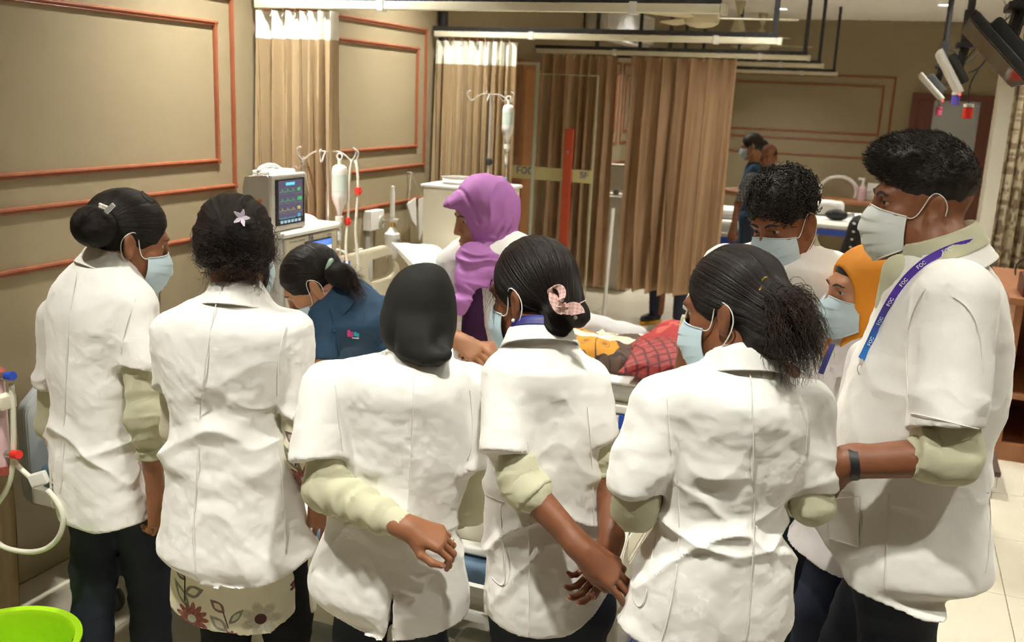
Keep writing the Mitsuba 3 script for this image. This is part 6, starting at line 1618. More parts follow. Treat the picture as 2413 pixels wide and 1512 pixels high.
solo('bin', 'blue ribbed plastic box on the floor under the foot of the front bed', 'box', cat([bx((-0.80, 2.50, 0.0), (-0.52, 2.84, 0.30), 0.02)] + [bx((-0.808, 2.494, z), (-0.512, 2.846, z + 0.012), 0.004) for z in (0.07, 0.15, 0.23)] + [bx((-0.815, 2.49, 0.285), (-0.505, 2.85, 0.305), 0.006)]), 'm_blue_box')

# ================================================================== VENTILATOR, PATIENT MONITOR, STANDS
def text(s, h, m, M, parent, name='lettering', bold=False, depth=0.0006):
    t = meshkit.text_mesh(s, h, depth, bold); t.apply_transform(M); put(name, t, m, parent, smooth=False)
FX = lambda x, y, z: frame(A_(x, y, z), A_(0, 1, 0), A_(0, 0, 1), A_(1, 0, 0))      # drawing plane facing +x: u along +y, v up
v = thing('ventilator', 'large cream ventilator with a tilted blue and white screen, below the monitor', 'ventilator')
put('cabinet', bx((-2.60, 3.42, 0.14), (-2.36, 3.86, 1.275), 0.03), 'm_vent', v, smooth=40)
put('top_lip', bx((-2.61, 3.41, 1.262), (-2.34, 3.87, 1.292), 0.014), 'm_plastic_white', v, smooth=40)
put('front_panel', bx((-2.365, 3.44, 0.62), (-2.345, 3.845, 1.255), 0.012), 'm_plastic_cream', v, smooth=40)
put('side_pad', bx((-2.345, 3.40, 0.72), (-2.30, 3.58, 0.93), 0.015), 'm_lilac', v, label='pale lilac pad')
put('lower_drawer', cat([bx((-2.36, 3.45, 0.18), (-2.348, 3.84, 0.56), 0.008), bx((-2.35, 3.56, 0.49), (-2.335, 3.73, 0.51), 0.004)]), 'm_plastic_cream', v)
for y in (3.46, 3.82):
    for x in (-2.56, -2.42):
        put('castor', cat([lathe([(0.0, -0.018), (0.055, -0.018), (0.06, 0), (0.055, 0.018), (0, 0.018)], 20).apply_transform(frame(A_(x, y, 0.061), A_(1, 0, 0), A_(0, 0, 1), A_(0, -1, 0))), bx((x - 0.02, y - 0.03, 0.07), (x + 0.02, y + 0.03, 0.145), 0.005)]), 'm_black', v)
sk = put('screen', bx((-2.348, 3.575, 0.95), (-2.338, 3.79, 1.232), 0.004), 'm_black', v)
def lit(name, m, parent, col, **kw):
    d = mikit.ply(m, 'm_black', smooth=False); d['emitter'] = {'type': 'area', 'radiance': rgb(*col), 'sampling_weight': 0.01}
    return put(name, None, None, parent, shape=d, **kw)
def quad(x, y0, y1, z0, z1):
    return trimesh.Trimesh([[x, y0, z0], [x, y1, z0], [x, y1, z1], [x, y0, z1]], [[0, 1, 2], [0, 2, 3]], process=False)
lit('display', quad(-2.3375, 3.582, 3.783, 0.957, 1.197), sk, (1.25, 1.30, 1.38), label='lit white display')
lit('title_bar', quad(-2.3374, 3.582, 3.783, 1.197, 1.227), sk, (0.10, 0.28, 1.0), label='blue title bar')
for i in range(6):
    put('soft_key', bx((-2.3375, 3.755, 0.98 + i * 0.036), (-2.3360, 3.777, 0.998 + i * 0.036)), 'm_black', sk, smooth=False)
text('I Treatment', 0.012, 'm_white_print', FX(-2.337, 3.665, 1.206), sk); text('Alarm', 0.010, 'm_white_print', FX(-2.337, 3.592, 1.207), sk)
text('T', 0.012, 'm_blue', FX(-2.337, 3.65, 1.167), sk); text('4', 0.012, 'm_blue', FX(-2.337, 3.68, 1.167), sk)
text('F6', 0.022, 'm_logo_navy', FX(-2.343, 3.605, 1.236), v, bold=True)
text('Hemodialysis Machine', 0.008, 'm_grey', FX(-2.343, 3.46, 1.241), v); text('ultra', 0.011, 'm_grey', FX(-2.343, 3.76, 1.239), v)
put('key_panel', bx((-2.346, 3.485, 1.02), (-2.341, 3.562, 1.222), 0.002), 'm_light_grey', v)
for i in range(4):
    for j in range(3):
        c_ = 'm_red_lamp' if (i, j) in ((0, 0),) else 'm_amber'
        put('indicator', trimesh.creation.icosphere(1, 0.0042).apply_translation((-2.340, 3.497 + j * 0.027, 1.202 - i * 0.038)), c_, v, smooth=True)
for i in range(2): put('button', bx((-2.345, 3.462, 1.165 - i * 0.075), (-2.338, 3.478, 1.185 - i * 0.075), 0.002), 'm_blue', v)
mat('m_vent', pri((0.60, 0.59, 0.55), 0.4)); mat('m_red_lamp', pri((0.9, 0.03, 0.02), 0.3)); mat('m_amber', pri((0.55, 0.15, 0.02), 0.3))
dome = trimesh.creation.icosphere(3, 1.0); dome.vertices = dome.vertices * A_(0.075, 0.095, 0.042); dome.apply_translation((-2.47, 3.73, 1.290)); dome = dome.slice_plane((0, 0, 1.2905), (0, 0, 1))
d_ = mikit.ply(dome, 'm_plastic_white', smooth=False); d_['emitter'] = {'type': 'area', 'radiance': rgb(3.0, 1.0, 0.9), 'sampling_weight': 0.05}
put('alarm_lamp', None, None, v, shape=d_, label='glowing red and white alarm dome')
pm = thing('patient_monitor', 'patient monitor with dark waveform screen and carrying handle on the ventilator', 'monitor')
prof = Polygon([(-2.39, 1.302), (-2.385, 1.50), (-2.40, 1.52), (-2.50, 1.51), (-2.51, 1.47), (-2.51, 1.42), (-2.55, 1.35), (-2.55, 1.302)]).buffer(0.008, 6)
put('housing', moved(trimesh.creation.extrude_polygon(prof, 0.235, engine='earcut'), frame(A_(0, 3.615, 0), A_(1, 0, 0), A_(0, 0, 1), A_(0, -1, 0))), 'm_vent', pm, smooth=30)
put('front_frame', bx((-2.392, 3.375, 1.293), (-2.368, 3.625, 1.532), 0.012), 'm_plastic_white', pm, smooth=40)
put('handle', cat([tube_mesh(spline([A_(-2.45, 3.41, 1.525), A_(-2.452, 3.405, 1.545), A_(-2.45, 3.425, 1.556), A_(-2.45, 3.50, 1.560), A_(-2.45, 3.53, 1.552), A_(-2.44, 3.555, 1.525)], 24), 0.010, 10), bx((-2.49, 3.40, 1.515), (-2.40, 3.60, 1.545), 0.012)]), 'm_plastic_white', pm, smooth=40)
ms = put('screen', bx((-2.369, 3.395, 1.318), (-2.363, 3.607, 1.512), 0.003), 'm_black', pm)
lit('display', quad(-2.3625, 3.412, 3.590, 1.345, 1.505), ms, (0.085, 0.075, 0.13), label='dark violet waveform display')
lit('alarm_bar', quad(-2.3622, 3.465, 3.530, 1.484, 1.496), ms, (0.15, 0.75, 1.2), label='cyan bar')
rng_ = np.random.default_rng(2)
rows_ = ((1.470, (0.05, 0.9, 0.12), '60'), (1.430, (0.05, 0.9, 0.12), '120'), (1.390, (0.9, 0.75, 0.05), '98'), (1.358, (0.1, 0.7, 1.0), '15'))
for i, (z_, col, s_) in enumerate(rows_):
    t_ = meshkit.text_mesh(s_, 0.013, 0.0004, True); t_.apply_transform(FX(-2.362, 3.548, z_ - 0.012))
    d_ = mikit.ply(t_, 'm_black', smooth=False); d_['emitter'] = {'type': 'area', 'radiance': rgb(*col), 'sampling_weight': 0.01}; put('reading', None, None, ms, shape=d_)
    yy = np.linspace(3.418, 3.535, 60); w_ = 0.003 * np.sin(yy * 500) if i == 3 else 0.012 * np.exp(-(((yy - 3.418) % 0.04 - 0.02) / 0.003) ** 2)
    lit('trace', tube_mesh(np.c_[np.full(60, -2.362), yy, z_ - 0.012 + w_], 0.0007, 4), ms, [c * 0.7 for c in col])
    put('divider', bx((-2.3624, 3.412, z_ - 0.022), (-2.3618, 3.590, z_ - 0.021)), 'm_light_grey', ms, smooth=False)
for i in range(6): lit('soft_key', quad(-2.3620, 3.424 + i * 0.026, 3.443 + i * 0.026, 1.326, 1.338), ms, (0.35, 0.55, 0.65))
for i, (c_, yy, zz) in enumerate((('m_amber', -2.43, 1.42), ('m_amber', -2.46, 1.42), ('m_yellow', -2.43, 1.385), ('m_grey', -2.46, 1.385), ('m_grey', -2.46, 1.35))):
    put('socket', lathe([(0, 0), (0.008, 0), (0.009, 0.004), (0, 0.005)], 16).apply_transform(frame(A_(yy, 3.378, zz), A_(1, 0, 0), A_(0, 0, 1), A_(0, -1, 0))), c_, pm)

def iv_pole(k, x, y, h, hooks, foot=True):
    z0 = 0.07 if foot else 0.55
    put('pole', cat([cyl((x, y, z0), (x, y, h * 0.70), 0.0125), cyl((x, y, h * 0.66), (x, y, h), 0.009)]), 'm_chrome', k)
    put('collar', lathe([(0.0, -0.02), (0.017, -0.02), (0.022, -0.006), (0.022, 0.008), (0.016, 0.02), (0, 0.02)], 20).apply_translation((x, y, h * 0.785)), 'm_black', k)
    put('label_band', lathe([(0.0135, -0.02), (0.0145, -0.02), (0.0145, 0.02), (0.0135, 0.02)], 20).apply_translation((x, y, h * 0.655)), 'm_yellow', k)
    for d in hooks:
        d = unit(A_(d[0], d[1], 0))
        pts = spline([A_(x, y, h), A_(x, y, h) + d * 0.06 + Z * 0.004, A_(x, y, h) + d * 0.10 - Z * 0.02, A_(x, y, h) + d * 0.125 - Z * 0.035, A_(x, y, h) + d * 0.145 - Z * 0.015, A_(x, y, h) + d * 0.150 + Z * 0.012, A_(x, y, h) + d * 0.13 + Z * 0.022], 28)
        put('hook', tube_mesh(pts, 0.0042, 8), 'm_chrome', k, smooth=True)
    if not foot: put('bracket', cat([bx((x - 0.02, y - 0.10, z_), (x + 0.02, y + 0.015, z_ + 0.03), 0.004) for z_ in (0.60, 1.0)]), 'm_light_grey', k)
    for i in range(5 if foot else 0):
        a = i * 72 * math.pi / 180
        e = A_(x + 0.19 * math.cos(a), y + 0.19 * math.sin(a), 0.075)
        put('foot', cat([cyl((x, y, 0.10), e, 0.014, 8), lathe([(0, -0.012), (0.028, -0.012), (0.03, 0), (0.028, 0.012), (0, 0.012)], 14).apply_transform(frame(e - Z * 0.0445, A_(1, 0, 0), A_(0, 0, 1), A_(0, -1, 0)))]), 'm_steel', k)
def drip_bottle(k, c, s=1.0):
    x, y, z = c
    body = lathe([(0, 0), (0.012, 0), (0.014, 0.02), (0.022, 0.045), (0.036, 0.075), (0.038, 0.10), (0.038, 0.215), (0.034, 0.235), (0.020, 0.245), (0, 0.246)], 24)
    put('bottle', moved(body, frame(A_(x, y, z), A_(s, 0, 0), A_(0, s, 0), A_(0, 0, s))), 'm_saline', k, label='clear saline bottle')
    put('label_print', moved(lathe([(0.0386, 0.12), (0.0388, 0.12), (0.0388, 0.20), (0.0386, 0.20)], 24), frame(A_(x, y, z), A_(s, 0, 0), A_(0, s, 0), A_(0, 0, s))).slice_plane((x + 0.005, y, z), (0.7, -0.7, 0)), 'm_label', k)
    put('hanger_ring', cat([cyl((x, y, z + 0.243 * s), (x, y, z + 0.275 * s), 0.010, 10), trimesh.creation.torus(0.014, 0.004, 16, 8).apply_transform(frame(A_(x, y, z + 0.285 * s), A_(1, 0, 0), A_(0, 0, 1), A_(0, -1, 0)))]), 'm_plastic_white', k)
    put('neck', lathe([(0, -0.05), (0.010, -0.05), (0.013, -0.035), (0.020, -0.03), (0.020, -0.005), (0.013, 0.0), (0, 0.0)], 20).apply_translation((x, y, z)), 'm_plastic_white', k)
    put('drip_chamber', lathe([(0, -0.135), (0.006, -0.13), (0.0095, -0.115), (0.0095, -0.065), (0.006, -0.055), (0, -0.05)], 16).apply_translation((x, y, z)), 'm_saline', k)
    put('tube', tube_mesh(spline([A_(x, y, z - 0.135), A_(x + 0.004, y, z - 0.19), A_(x - 0.003, y, z - 0.24), A_(x, y, z - 0.36)], 20), 0.0022, 6), 'm_tube', k, smooth=True)
    put('roller_clamp', bx((x - 0.008, y - 0.006, z - 0.275), (x + 0.008, y + 0.006, z - 0.205), 0.003), 'm_clamp_blue', k, label='light blue roller clamp')
mat('m_label', pri((0.55, 0.66, 0.60), 0.6)); mat('m_clamp_blue', pri((0.22, 0.48, 0.72), 0.4))
ip = thing('iv_stand', 'chrome infusion stand beside the ventilator with a hanging saline bottle', 'infusion stand')
iv_pole(ip, -2.456, 3.95, 1.595, ((1, 0.1), (-1, -0.3), (0.3, -1), (0.5, 1)), False)
ib = thing('saline_bottle', 'saline bottle hanging from the infusion stand beside the ventilator', 'saline bottle')
drip_bottle(ib, (-2.385, 3.93, 1.31), 0.96)
ip2 = thing('iv_stand', 'chrome infusion stand in front of the second curtain', 'infusion stand')
iv_pole(ip2, -2.35, 5.64, 1.885, ((1, 0.0), (-1, -0.2), (0.2, -1), (0.3, 1)))
ib2 = thing('saline_bottle', 'saline bottle hanging in front of the second curtain', 'saline bottle')
drip_bottle(ib2, (-2.225, 5.62, 1.60), 0.95)
fc = thing('forceps', 'steel artery forceps hanging from the infusion stand hook', 'forceps')
a_ = A_(-2.605, 3.93, 1.55)
put('blade', cat([tube_mesh([a_ + A_(0.01, 0, -0.02), a_ + A_(0.035, 0, -0.06), a_ + A_(0.055, 0, -0.15)], [0.003, 0.0035, 0.0015], 6), tube_mesh([a_ + A_(-0.015, 0, -0.035), a_ + A_(0.035, 0, -0.055)], 0.0028, 6), tube_mesh([a_ + A_(0.02, 0, 0.01), a_ + A_(0.03, 0, -0.06)], 0.0028, 6)]), 'm_chrome', fc, smooth=True)
for d in (A_(-0.022, 0, -0.040), A_(0.018, 0, 0.008)):
    put('finger_ring', trimesh.creation.torus(0.013, 0.0026, 20, 8).apply_transform(frame(a_ + d, A_(1, 0, 0), A_(0, 0, 1), A_(0, -1, 0))), 'm_chrome', fc, smooth=True)
# two white ventilator tubes with red clips, and the blue humidifier jar
for n, (xo, lab) in enumerate(((0.0, 'left'), (0.028, 'right'))):
    k = thing('breathing_tube', f'white breathing tube with a red clip hanging beside the bottle, {lab} of the pair', 'tube')
    p0 = A_(-2.33 + xo * 0.6, 3.95, 1.57)
    pts = [p0, p0 + A_(0.005 - 0.02 * (1 - n), 0, -0.10), p0 + A_(-0.02 + 0.03 * n, 0, -0.25), p0 + A_(-0.025 + 0.03 * n, -0.01, -0.38), p0 + A_(-0.01 + 0.016 * n, -0.02, -0.50)] if n == 0 else [p0, p0 + A_(0.012, 0, -0.06), p0 + A_(0.012, 0, -0.2), p0 + A_(0.004, 0, -0.33), p0 + A_(0.014, 0, -0.45), p0 + A_(0.01, -0.01, -0.62)]
    put('hose', tube_mesh(spline(pts, 36), 0.0068, 10), 'm_tube', k, smooth=True)
    q = A_(*spline(pts, 36)[20 if n == 0 else 8])
    put('clip', cat([bx(q - A_(0.011, 0.011, 0.018), q + A_(0.011, 0.011, 0.018), 0.004), bx(q - A_(0.018, 0.006, 0.006), q + A_(0.018, 0.006, 0.006), 0.003)]), 'm_red', k, label='red clip')
hu = thing('humidifier_jar', 'small blue capped humidifier jar with a bent white tube beside the headboard', 'jar')
hc_ = A_(-2.36, 3.95, 1.01)
put('lid', lathe([(0, 0), (0.035, 0), (0.035, 0.035), (0.03, 0.042), (0, 0.042)], 24).apply_translation(hc_), 'm_blue', hu)
put('jar', lathe([(0, -0.13), (0.03, -0.13), (0.032, -0.12), (0.032, 0.0), (0, 0.0)], 24).apply_translation(hc_), 'm_saline', hu)
put('valve', cat([cyl(hc_ + Z * 0.04, hc_ + Z * 0.085, 0.012, 12), bx(hc_ + A_(-0.004, -0.012, 0.05), hc_ + A_(0.016, 0.012, 0.085), 0.004)]), 'm_blue', hu)
put('bent_tube', tube_mesh(spline([hc_ + A_(0.0, 0, 0.085), hc_ + A_(-0.008, 0, 0.12), hc_ + A_(-0.04, -0.02, 0.135), hc_ + A_(-0.075, -0.03, 0.10), hc_ + A_(-0.085, -0.03, 0.04), hc_ + A_(-0.085, -0.03, -0.03)], 28), 0.008, 10), 'm_tube', hu, smooth=True)
put('red_cap', cyl(hc_ + Z * 0.088, hc_ + Z * 0.102, 0.010, 12), 'm_red', hu)

# wall fittings
so = thing('wall_outlet', 'white square gas outlet on the wall with a flow meter plugged in', 'outlet')
put('box', bx((WX, 5.04, 1.065), (WX + 0.06, 5.20, 1.185), 0.008), 'm_plastic_white', so)
put('dial', lathe([(0, 0), (0.026, 0), (0.026, 0.010), (0.018, 0.014), (0, 0.014)], 24).apply_transform(frame(A_(WX + 0.06, 5.155, 1.125), A_(0, 1, 0), A_(0, 0, 1), A_(1, 0, 0))), 'm_chrome', so)
put('cover_trunking', bx((WX, 5.075, 0.0), (WX + 0.03, 5.12, 1.065), 0.004), 'm_light_grey', so)
fm = thing('flow_meter', 'oxygen flow meter with humidifier bottle projecting from the wall outlet', 'flow meter')
c_ = A_(WX + 0.13, 5.17, 1.125)
put('stem', cat([cyl((WX + 0.07, 5.157, 1.125), c_, 0.010, 12), cyl(c_, c_ + A_(0.045, 0, 0), 0.016, 12), cyl(c_ - Z * 0.05, c_ + Z * 0.03, 0.013, 12)]), 'm_chrome', fm)
put('flow_tube', lathe([(0, 0), (0.014, 0), (0.014, 0.15), (0.010, 0.165), (0.012, 0.185), (0, 0.19)], 20).apply_translation(c_ + Z * 0.02), 'm_saline', fm)
put('brass_ring', cyl(c_ - Z * 0.035, c_ - Z * 0.01, 0.018, 16), 'm_gold', fm)
put('lid', lathe([(0, 0), (0.047, 0), (0.047, 0.03), (0.03, 0.045), (0.02, 0.07), (0, 0.07)], 24).apply_translation(c_ - Z * 0.11), 'm_plastic_white', fm)
put('bottle', lathe([(0, -0.12), (0.036, -0.12), (0.040, -0.10), (0.044, 0.0), (0, 0.0)], 24).apply_translation(c_ - Z * 0.11), 'm_saline', fm)
sw = solo('switch_plate', 'small white socket plate low on the wall behind the bed rail', 'socket', bx((WX, 4.93, 0.80), (WX + 0.02, 5.02, 0.965), 0.005), 'm_plastic_white')
s2 = thing('wall_socket', 'white socket with a round plug on the wall beside the first woman', 'socket')
put('plate', bx((WX, 3.17, 1.06), (WX + 0.035, 3.31, 1.19), 0.008), 'm_plastic_white', s2)
put('plug', lathe([(0, 0), (0.028, 0), (0.03, 0.02), (0.02, 0.05), (0, 0.05)], 20).apply_transform(frame(A_(WX + 0.035, 3.25, 1.13), A_(0, 1, 0), A_(0, 0, 1), A_(1, 0, 0))), 'm_grey', s2)
put('cable', tube_mesh(spline([A_(WX + 0.05, 3.24, 1.06), A_(WX + 0.02, 3.23, 0.9), A_(WX + 0.02, 3.23, 0.3), A_(WX + 0.02, 3.25, 0.02)], 20), 0.010, 8), 'm_light_grey', s2, smooth=True)
ub = thing('urine_bag', 'clear plastic bag folded over, hanging on the wall beside the white cabinet', 'plastic bag')
put('bag', cat([trimesh.Trimesh(np.r_[[[WX + 0.05, y, z] for y, z in ((5.50, 1.19), (5.62, 1.22), (5.64, 1.03), (5.57, 1.08))], [[WX + 0.058, y, z] for y, z in ((5.50, 1.19), (5.62, 1.22), (5.64, 1.03), (5.57, 1.08))]], [[0, 1, 2], [0, 2, 3], [4, 6, 5], [4, 7, 6], [0, 4, 5], [0, 5, 1], [1, 5, 6], [1, 6, 2], [2, 6, 7], [2, 7, 3], [3, 7, 4], [3, 4, 0]], process=False),
    trimesh.Trimesh(np.r_[[[WX + 0.07, y, z] for y, z in ((5.63, 1.21), (5.72, 1.22), (5.72, 1.05), (5.65, 0.94))], [[WX + 0.078, y, z] for y, z in ((5.63, 1.21), (5.72, 1.22), (5.72, 1.05), (5.65, 0.94))]], [[0, 1, 2], [0, 2, 3], [4, 6, 5], [4, 7, 6], [0, 4, 5], [0, 5, 1], [1, 5, 6], [1, 6, 2], [2, 6, 7], [2, 7, 3], [3, 7, 4], [3, 4, 0]], process=False)]), 'm_saline', ub, smooth=False)
put('string', cat([tube_mesh([A_(WX + 0.03, 5.60, 1.38), A_(WX + 0.055, 5.52, 1.18)], 0.002, 5), tube_mesh([A_(WX + 0.03, 5.60, 1.38), A_(WX + 0.07, 5.70, 1.20)], 0.002, 5), cyl((WX, 5.60, 1.38), (WX + 0.04, 5.60, 1.38), 0.004, 8)]), 'm_light_grey', ub)
cb = thing('medical_cabinet', 'white medical cabinet with a yellow warning triangle and a chrome tray on top', 'cabinet')
put('body', bx((-2.52, 5.06, 0.0), (-2.06, 5.46, 1.36), 0.02), 'm_plastic_cream', cb, smooth=40)
put('top', bx((-2.53, 5.05, 1.352), (-2.05, 5.47, 1.372), 0.008), 'm_plastic_white', cb)
put('warning_sign', trimesh.creation.extrude_polygon(Polygon([(-0.02, 0), (0.02, 0), (0, 0.034)]), 0.001, engine='earcut').apply_transform(frame(A_(-2.36, 5.0585, 1.245), A_(1, 0, 0), A_(0, 0, 1), A_(0, -1, 0))), 'm_yellow', cb, smooth=False)
put('warning_mark', bx((-2.362, 5.0568, 1.253), (-2.358, 5.0574, 1.270)), 'm_black', cb, smooth=False)
ct = thing('tray', 'chrome kidney tray on top of the white cabinet', 'tray')
put('tray_body', cat([lathe([(0, 0.0), (0.09, 0), (0.10, 0.03), (0.106, 0.034), (0.106, 0.038), (0.097, 0.034), (0.088, 0.004), (0, 0.004)], 30).apply_translation((-2.36, 5.22, 1.373))]), 'm_chrome', ct)
for y in (5.14, 5.22): put('cap', lathe([(0, 0), (0.02, 0), (0.02, 0.02), (0, 0.022)], 16).apply_translation((-2.34, y + 0.04, 1.378)), 'm_steel', ct)
# left edge of the photo: dialyser, tubing, lime tub
dz = thing('dialyser', 'pink dialyser cylinder with blue and red caps in a cream clamp at the left edge', 'dialyser')
dc = A_(-2.262, 1.90, 0)
put('cylinder', lathe([(0, 0.80), (0.026, 0.80), (0.026, 1.07), (0, 1.07)], 24).apply_translation(dc), 'm_pink_clear', dz)
put('end_cap', cat([lathe([(0, 1.065), (0.030, 1.065), (0.030, 1.085), (0.015, 1.10), (0, 1.10)], 24).apply_translation(dc), lathe([(0, 0.785), (0.030, 0.785), (0.030, 0.81), (0, 0.81)], 24).apply_translation(dc)]), 'm_maroon_cap', dz)
for z_, m_ in ((1.075, 'm_blue'), (0.845, 'm_red')):
    put('port', cyl(dc + A_(0.02, 0.0, z_), dc + A_(0.055, -0.004, z_ + 0.006), 0.0115, 14), 'm_steel', dz)
    put('port_cap', cyl(dc + A_(0.052, -0.004, z_ + 0.005), dc + A_(0.078, -0.006, z_ + 0.010), 0.0125, 14), m_, dz)
put('clamp', bx(dc + A_(-0.10, -0.034, 0.985), dc + A_(0.058, 0.02, 1.025), 0.006), 'm_plastic_cream', dz)
put('stand', cyl(dc + A_(-0.09, 0, 0.0), dc + A_(-0.09, 0, 1.3), 0.014, 12), 'm_steel', dz)
dt = thing('dialysis_tubing', 'cream dialysis tube looping down from the dialyser at the left', 'tubing')
P_ = lambda x, y: ony(x, y, 1.905)
put('loop', tube_mesh(spline([P_(27, 905), P_(30, 960), P_(32, 1040), P_(28, 1110), P_(12, 1160), P_(-12, 1195), P_(-22, 1240), P_(-8, 1275), P_(30, 1295), P_(75, 1300), P_(115, 1288), P_(143, 1255), P_(148, 1215), P_(133, 1180), P_(112, 1155)], 90), 0.0078, 10), 'm_tube', dt, smooth=True)
put('branch', tube_mesh(spline([P_(28, 1080), P_(50, 1105), P_(80, 1130)], 14), 0.0075, 10), 'm_tube', dt, smooth=True)
cx_ = P_(92, 1127)
put('pinch_clamp', cat([bx((-0.026, -0.012, -0.020), (0.024, 0.012, 0.018), 0.006).apply_transform(frame(cx_, unit(R0 + Z * 0.35), N0, unit(Z - R0 * 0.35)))]), 'm_plastic_white', dt)
mat('m_maroon_cap', pri((0.30, 0.06, 0.045), 0.3))
lt = thing('tub', 'bright lime green plastic tub on a stool at the bottom left corner', 'tub')
tc = A_(-2.14, 1.76, -0.0)
put('tub_body', lathe([(0.0, 0.06), (0.135, 0.06), (0.185, 0.335), (0.20, 0.345), (0.20, 0.352), (0.180, 0.350), (0.172, 0.335), (0.128, 0.07), (0.0, 0.07)], 48).apply_translation(tc), 'm_lime', lt, smooth=40)
put('foot_ring', lathe([(0.115, 0.0), (0.13, 0.0), (0.135, 0.062), (0.12, 0.062), (0.115, 0.0)], 40).apply_translation(tc), 'm_lime', lt, smooth=40)

# ================================================================== GLASS LEAF, FANS, HANGING MONITORS, BACK OF THE ROOM
gd = thing('glass_door', 'glass door leaf with a tall red handle and a lettered band', 'door')
GY = 7.30
put('pane', bx((-2.645, GY - 0.005, 0.02), (-2.165, GY + 0.005, 2.06)), 'm_glass', gd, smooth=False)
put('edge', cat([bx((-2.668, GY - 0.012, 0.0), (-2.645, GY + 0.012, 2.145)), bx((-2.168, GY - 0.006, 0.02), (-2.162, GY + 0.006, 2.06)), bx((-2.645, GY - 0.006, 2.056), (-2.165, GY + 0.006, 2.062)), bx((-2.83, GY - 0.010, 2.125), (-2.66, GY + 0.010, 2.145))]), 'm_glass_edge', gd, smooth=False)
put('band', bx((-2.87, GY - 0.009, 1.245), (-2.165, GY - 0.006, 1.345)), 'm_band', gd, smooth=False, label='olive band with dark lettering')
put('side_pane', bx((-2.87, GY - 0.005, 0.02), (-2.67, GY + 0.005, 2.12)), 'm_glass', gd, smooth=False)
XZ = lambda x, y, z: frame(A_(x, y, z), A_(1, 0, 0), A_(0, 0, 1), A_(0, -1, 0))
text('FOC', 0.052, 'm_logo_navy', XZ(-2.80, GY - 0.0095, 1.285), gd, bold=True); text('SF', 0.046, 'm_logo_navy', XZ(-2.27, GY - 0.0095, 1.285), gd, bold=True)
text('Centre of excellence', 0.013, 'm_logo_navy', XZ(-2.83, GY - 0.0095, 1.258), gd) if False else None
put('handle', cat([bx((-2.395, GY - 0.05, 0.50), (-2.325, GY - 0.022, 1.655), 0.006)]), 'm_orange_red', gd, label='tall orange red handle')
for z_ in (0.72, 1.48):
    put('bolt', cyl((-2.36, GY - 0.056, z_), (-2.36, GY - 0.0, z_), 0.011, 12), 'm_chrome', gd)

def fan(k, x, y, ztop, zm, rot, s=1.0):
    put('canopy', lathe([(0, 0), (0.058 * s, 0), (0.05 * s, -0.03), (0.022 * s, -0.13), (0, -0.13)], 24).apply_translation((x, y, ztop - 0.001)), 'm_fan', k)
    put('down_rod', cyl((x, y, zm + 0.10), (x, y, ztop - 0.1), 0.012 * s, 12), 'm_fan', k)
    put('lower_canopy', lathe([(0, 0.20), (0.03 * s, 0.19), (0.058 * s, 0.12), (0.075 * s, 0.05), (0.078 * s, 0.03), (0, 0.03)], 24).apply_translation((x, y, zm)), 'm_fan', k)
    put('motor', lathe([(0, 0.045), (0.085 * s, 0.045), (0.105 * s, 0.03), (0.115 * s, 0.0), (0.108 * s, -0.028), (0.08 * s, -0.045), (0.03 * s, -0.055), (0, -0.056)], 32).apply_translation((x, y, zm)), 'm_fan', k)
    for i in range(3):
        a = math.radians(rot + 120 * i); d = A_(math.cos(a), math.sin(a), 0); w = A_(-math.sin(a), math.cos(a), 0)
        pts = np.array([[x, y, zm + 0.005]]) + np.outer(np.linspace(0.10, 0.60, 10) * s, d)
        tw = unit(w + Z * 0.16)
        put('blade', ribbon(pts, tw, np.r_[0.05, 0.075, np.linspace(0.105, 0.135, 7), 0.10] * s, 0.002), 'm_fan', k, smooth=30)
f1 = thing('ceiling_fan', 'cream ceiling fan nearest the camera, between the first two curtain rails', 'ceiling fan', 'ceiling fans'); fan(f1, -1.26, 6.5, CEIL, 2.42, 5)
f2 = thing('ceiling_fan', 'cream ceiling fan partly hidden behind the second curtain rail', 'ceiling fan', 'ceiling fans'); q = ony(1738, 90, 10.8); fan(f2, q[0], q[1], CEIL, 2.60, 35)
f3 = thing('ceiling_fan', 'farthest cream ceiling fan, against the back wall', 'ceiling fan', 'ceiling fans'); q = ony(1792, 104, 12.2); fan(f3, q[0], q[1], CEIL, 2.58, 10)
ac = thing('air_conditioner', 'white wall air conditioner high on the left wall behind the rails', 'air conditioner')
put('housing', bx((WX + 0.004, 9.15, 2.48), (WX + 0.25, 11.05, 2.80), 0.05), 'm_plastic_white', ac, smooth=50)
put('louvre', bx((WX + 0.05, 9.25, 2.455), (WX + 0.22, 10.95, 2.475), 0.006), 'm_plastic_white', ac)
def _wood_panel(x0, x1): pass

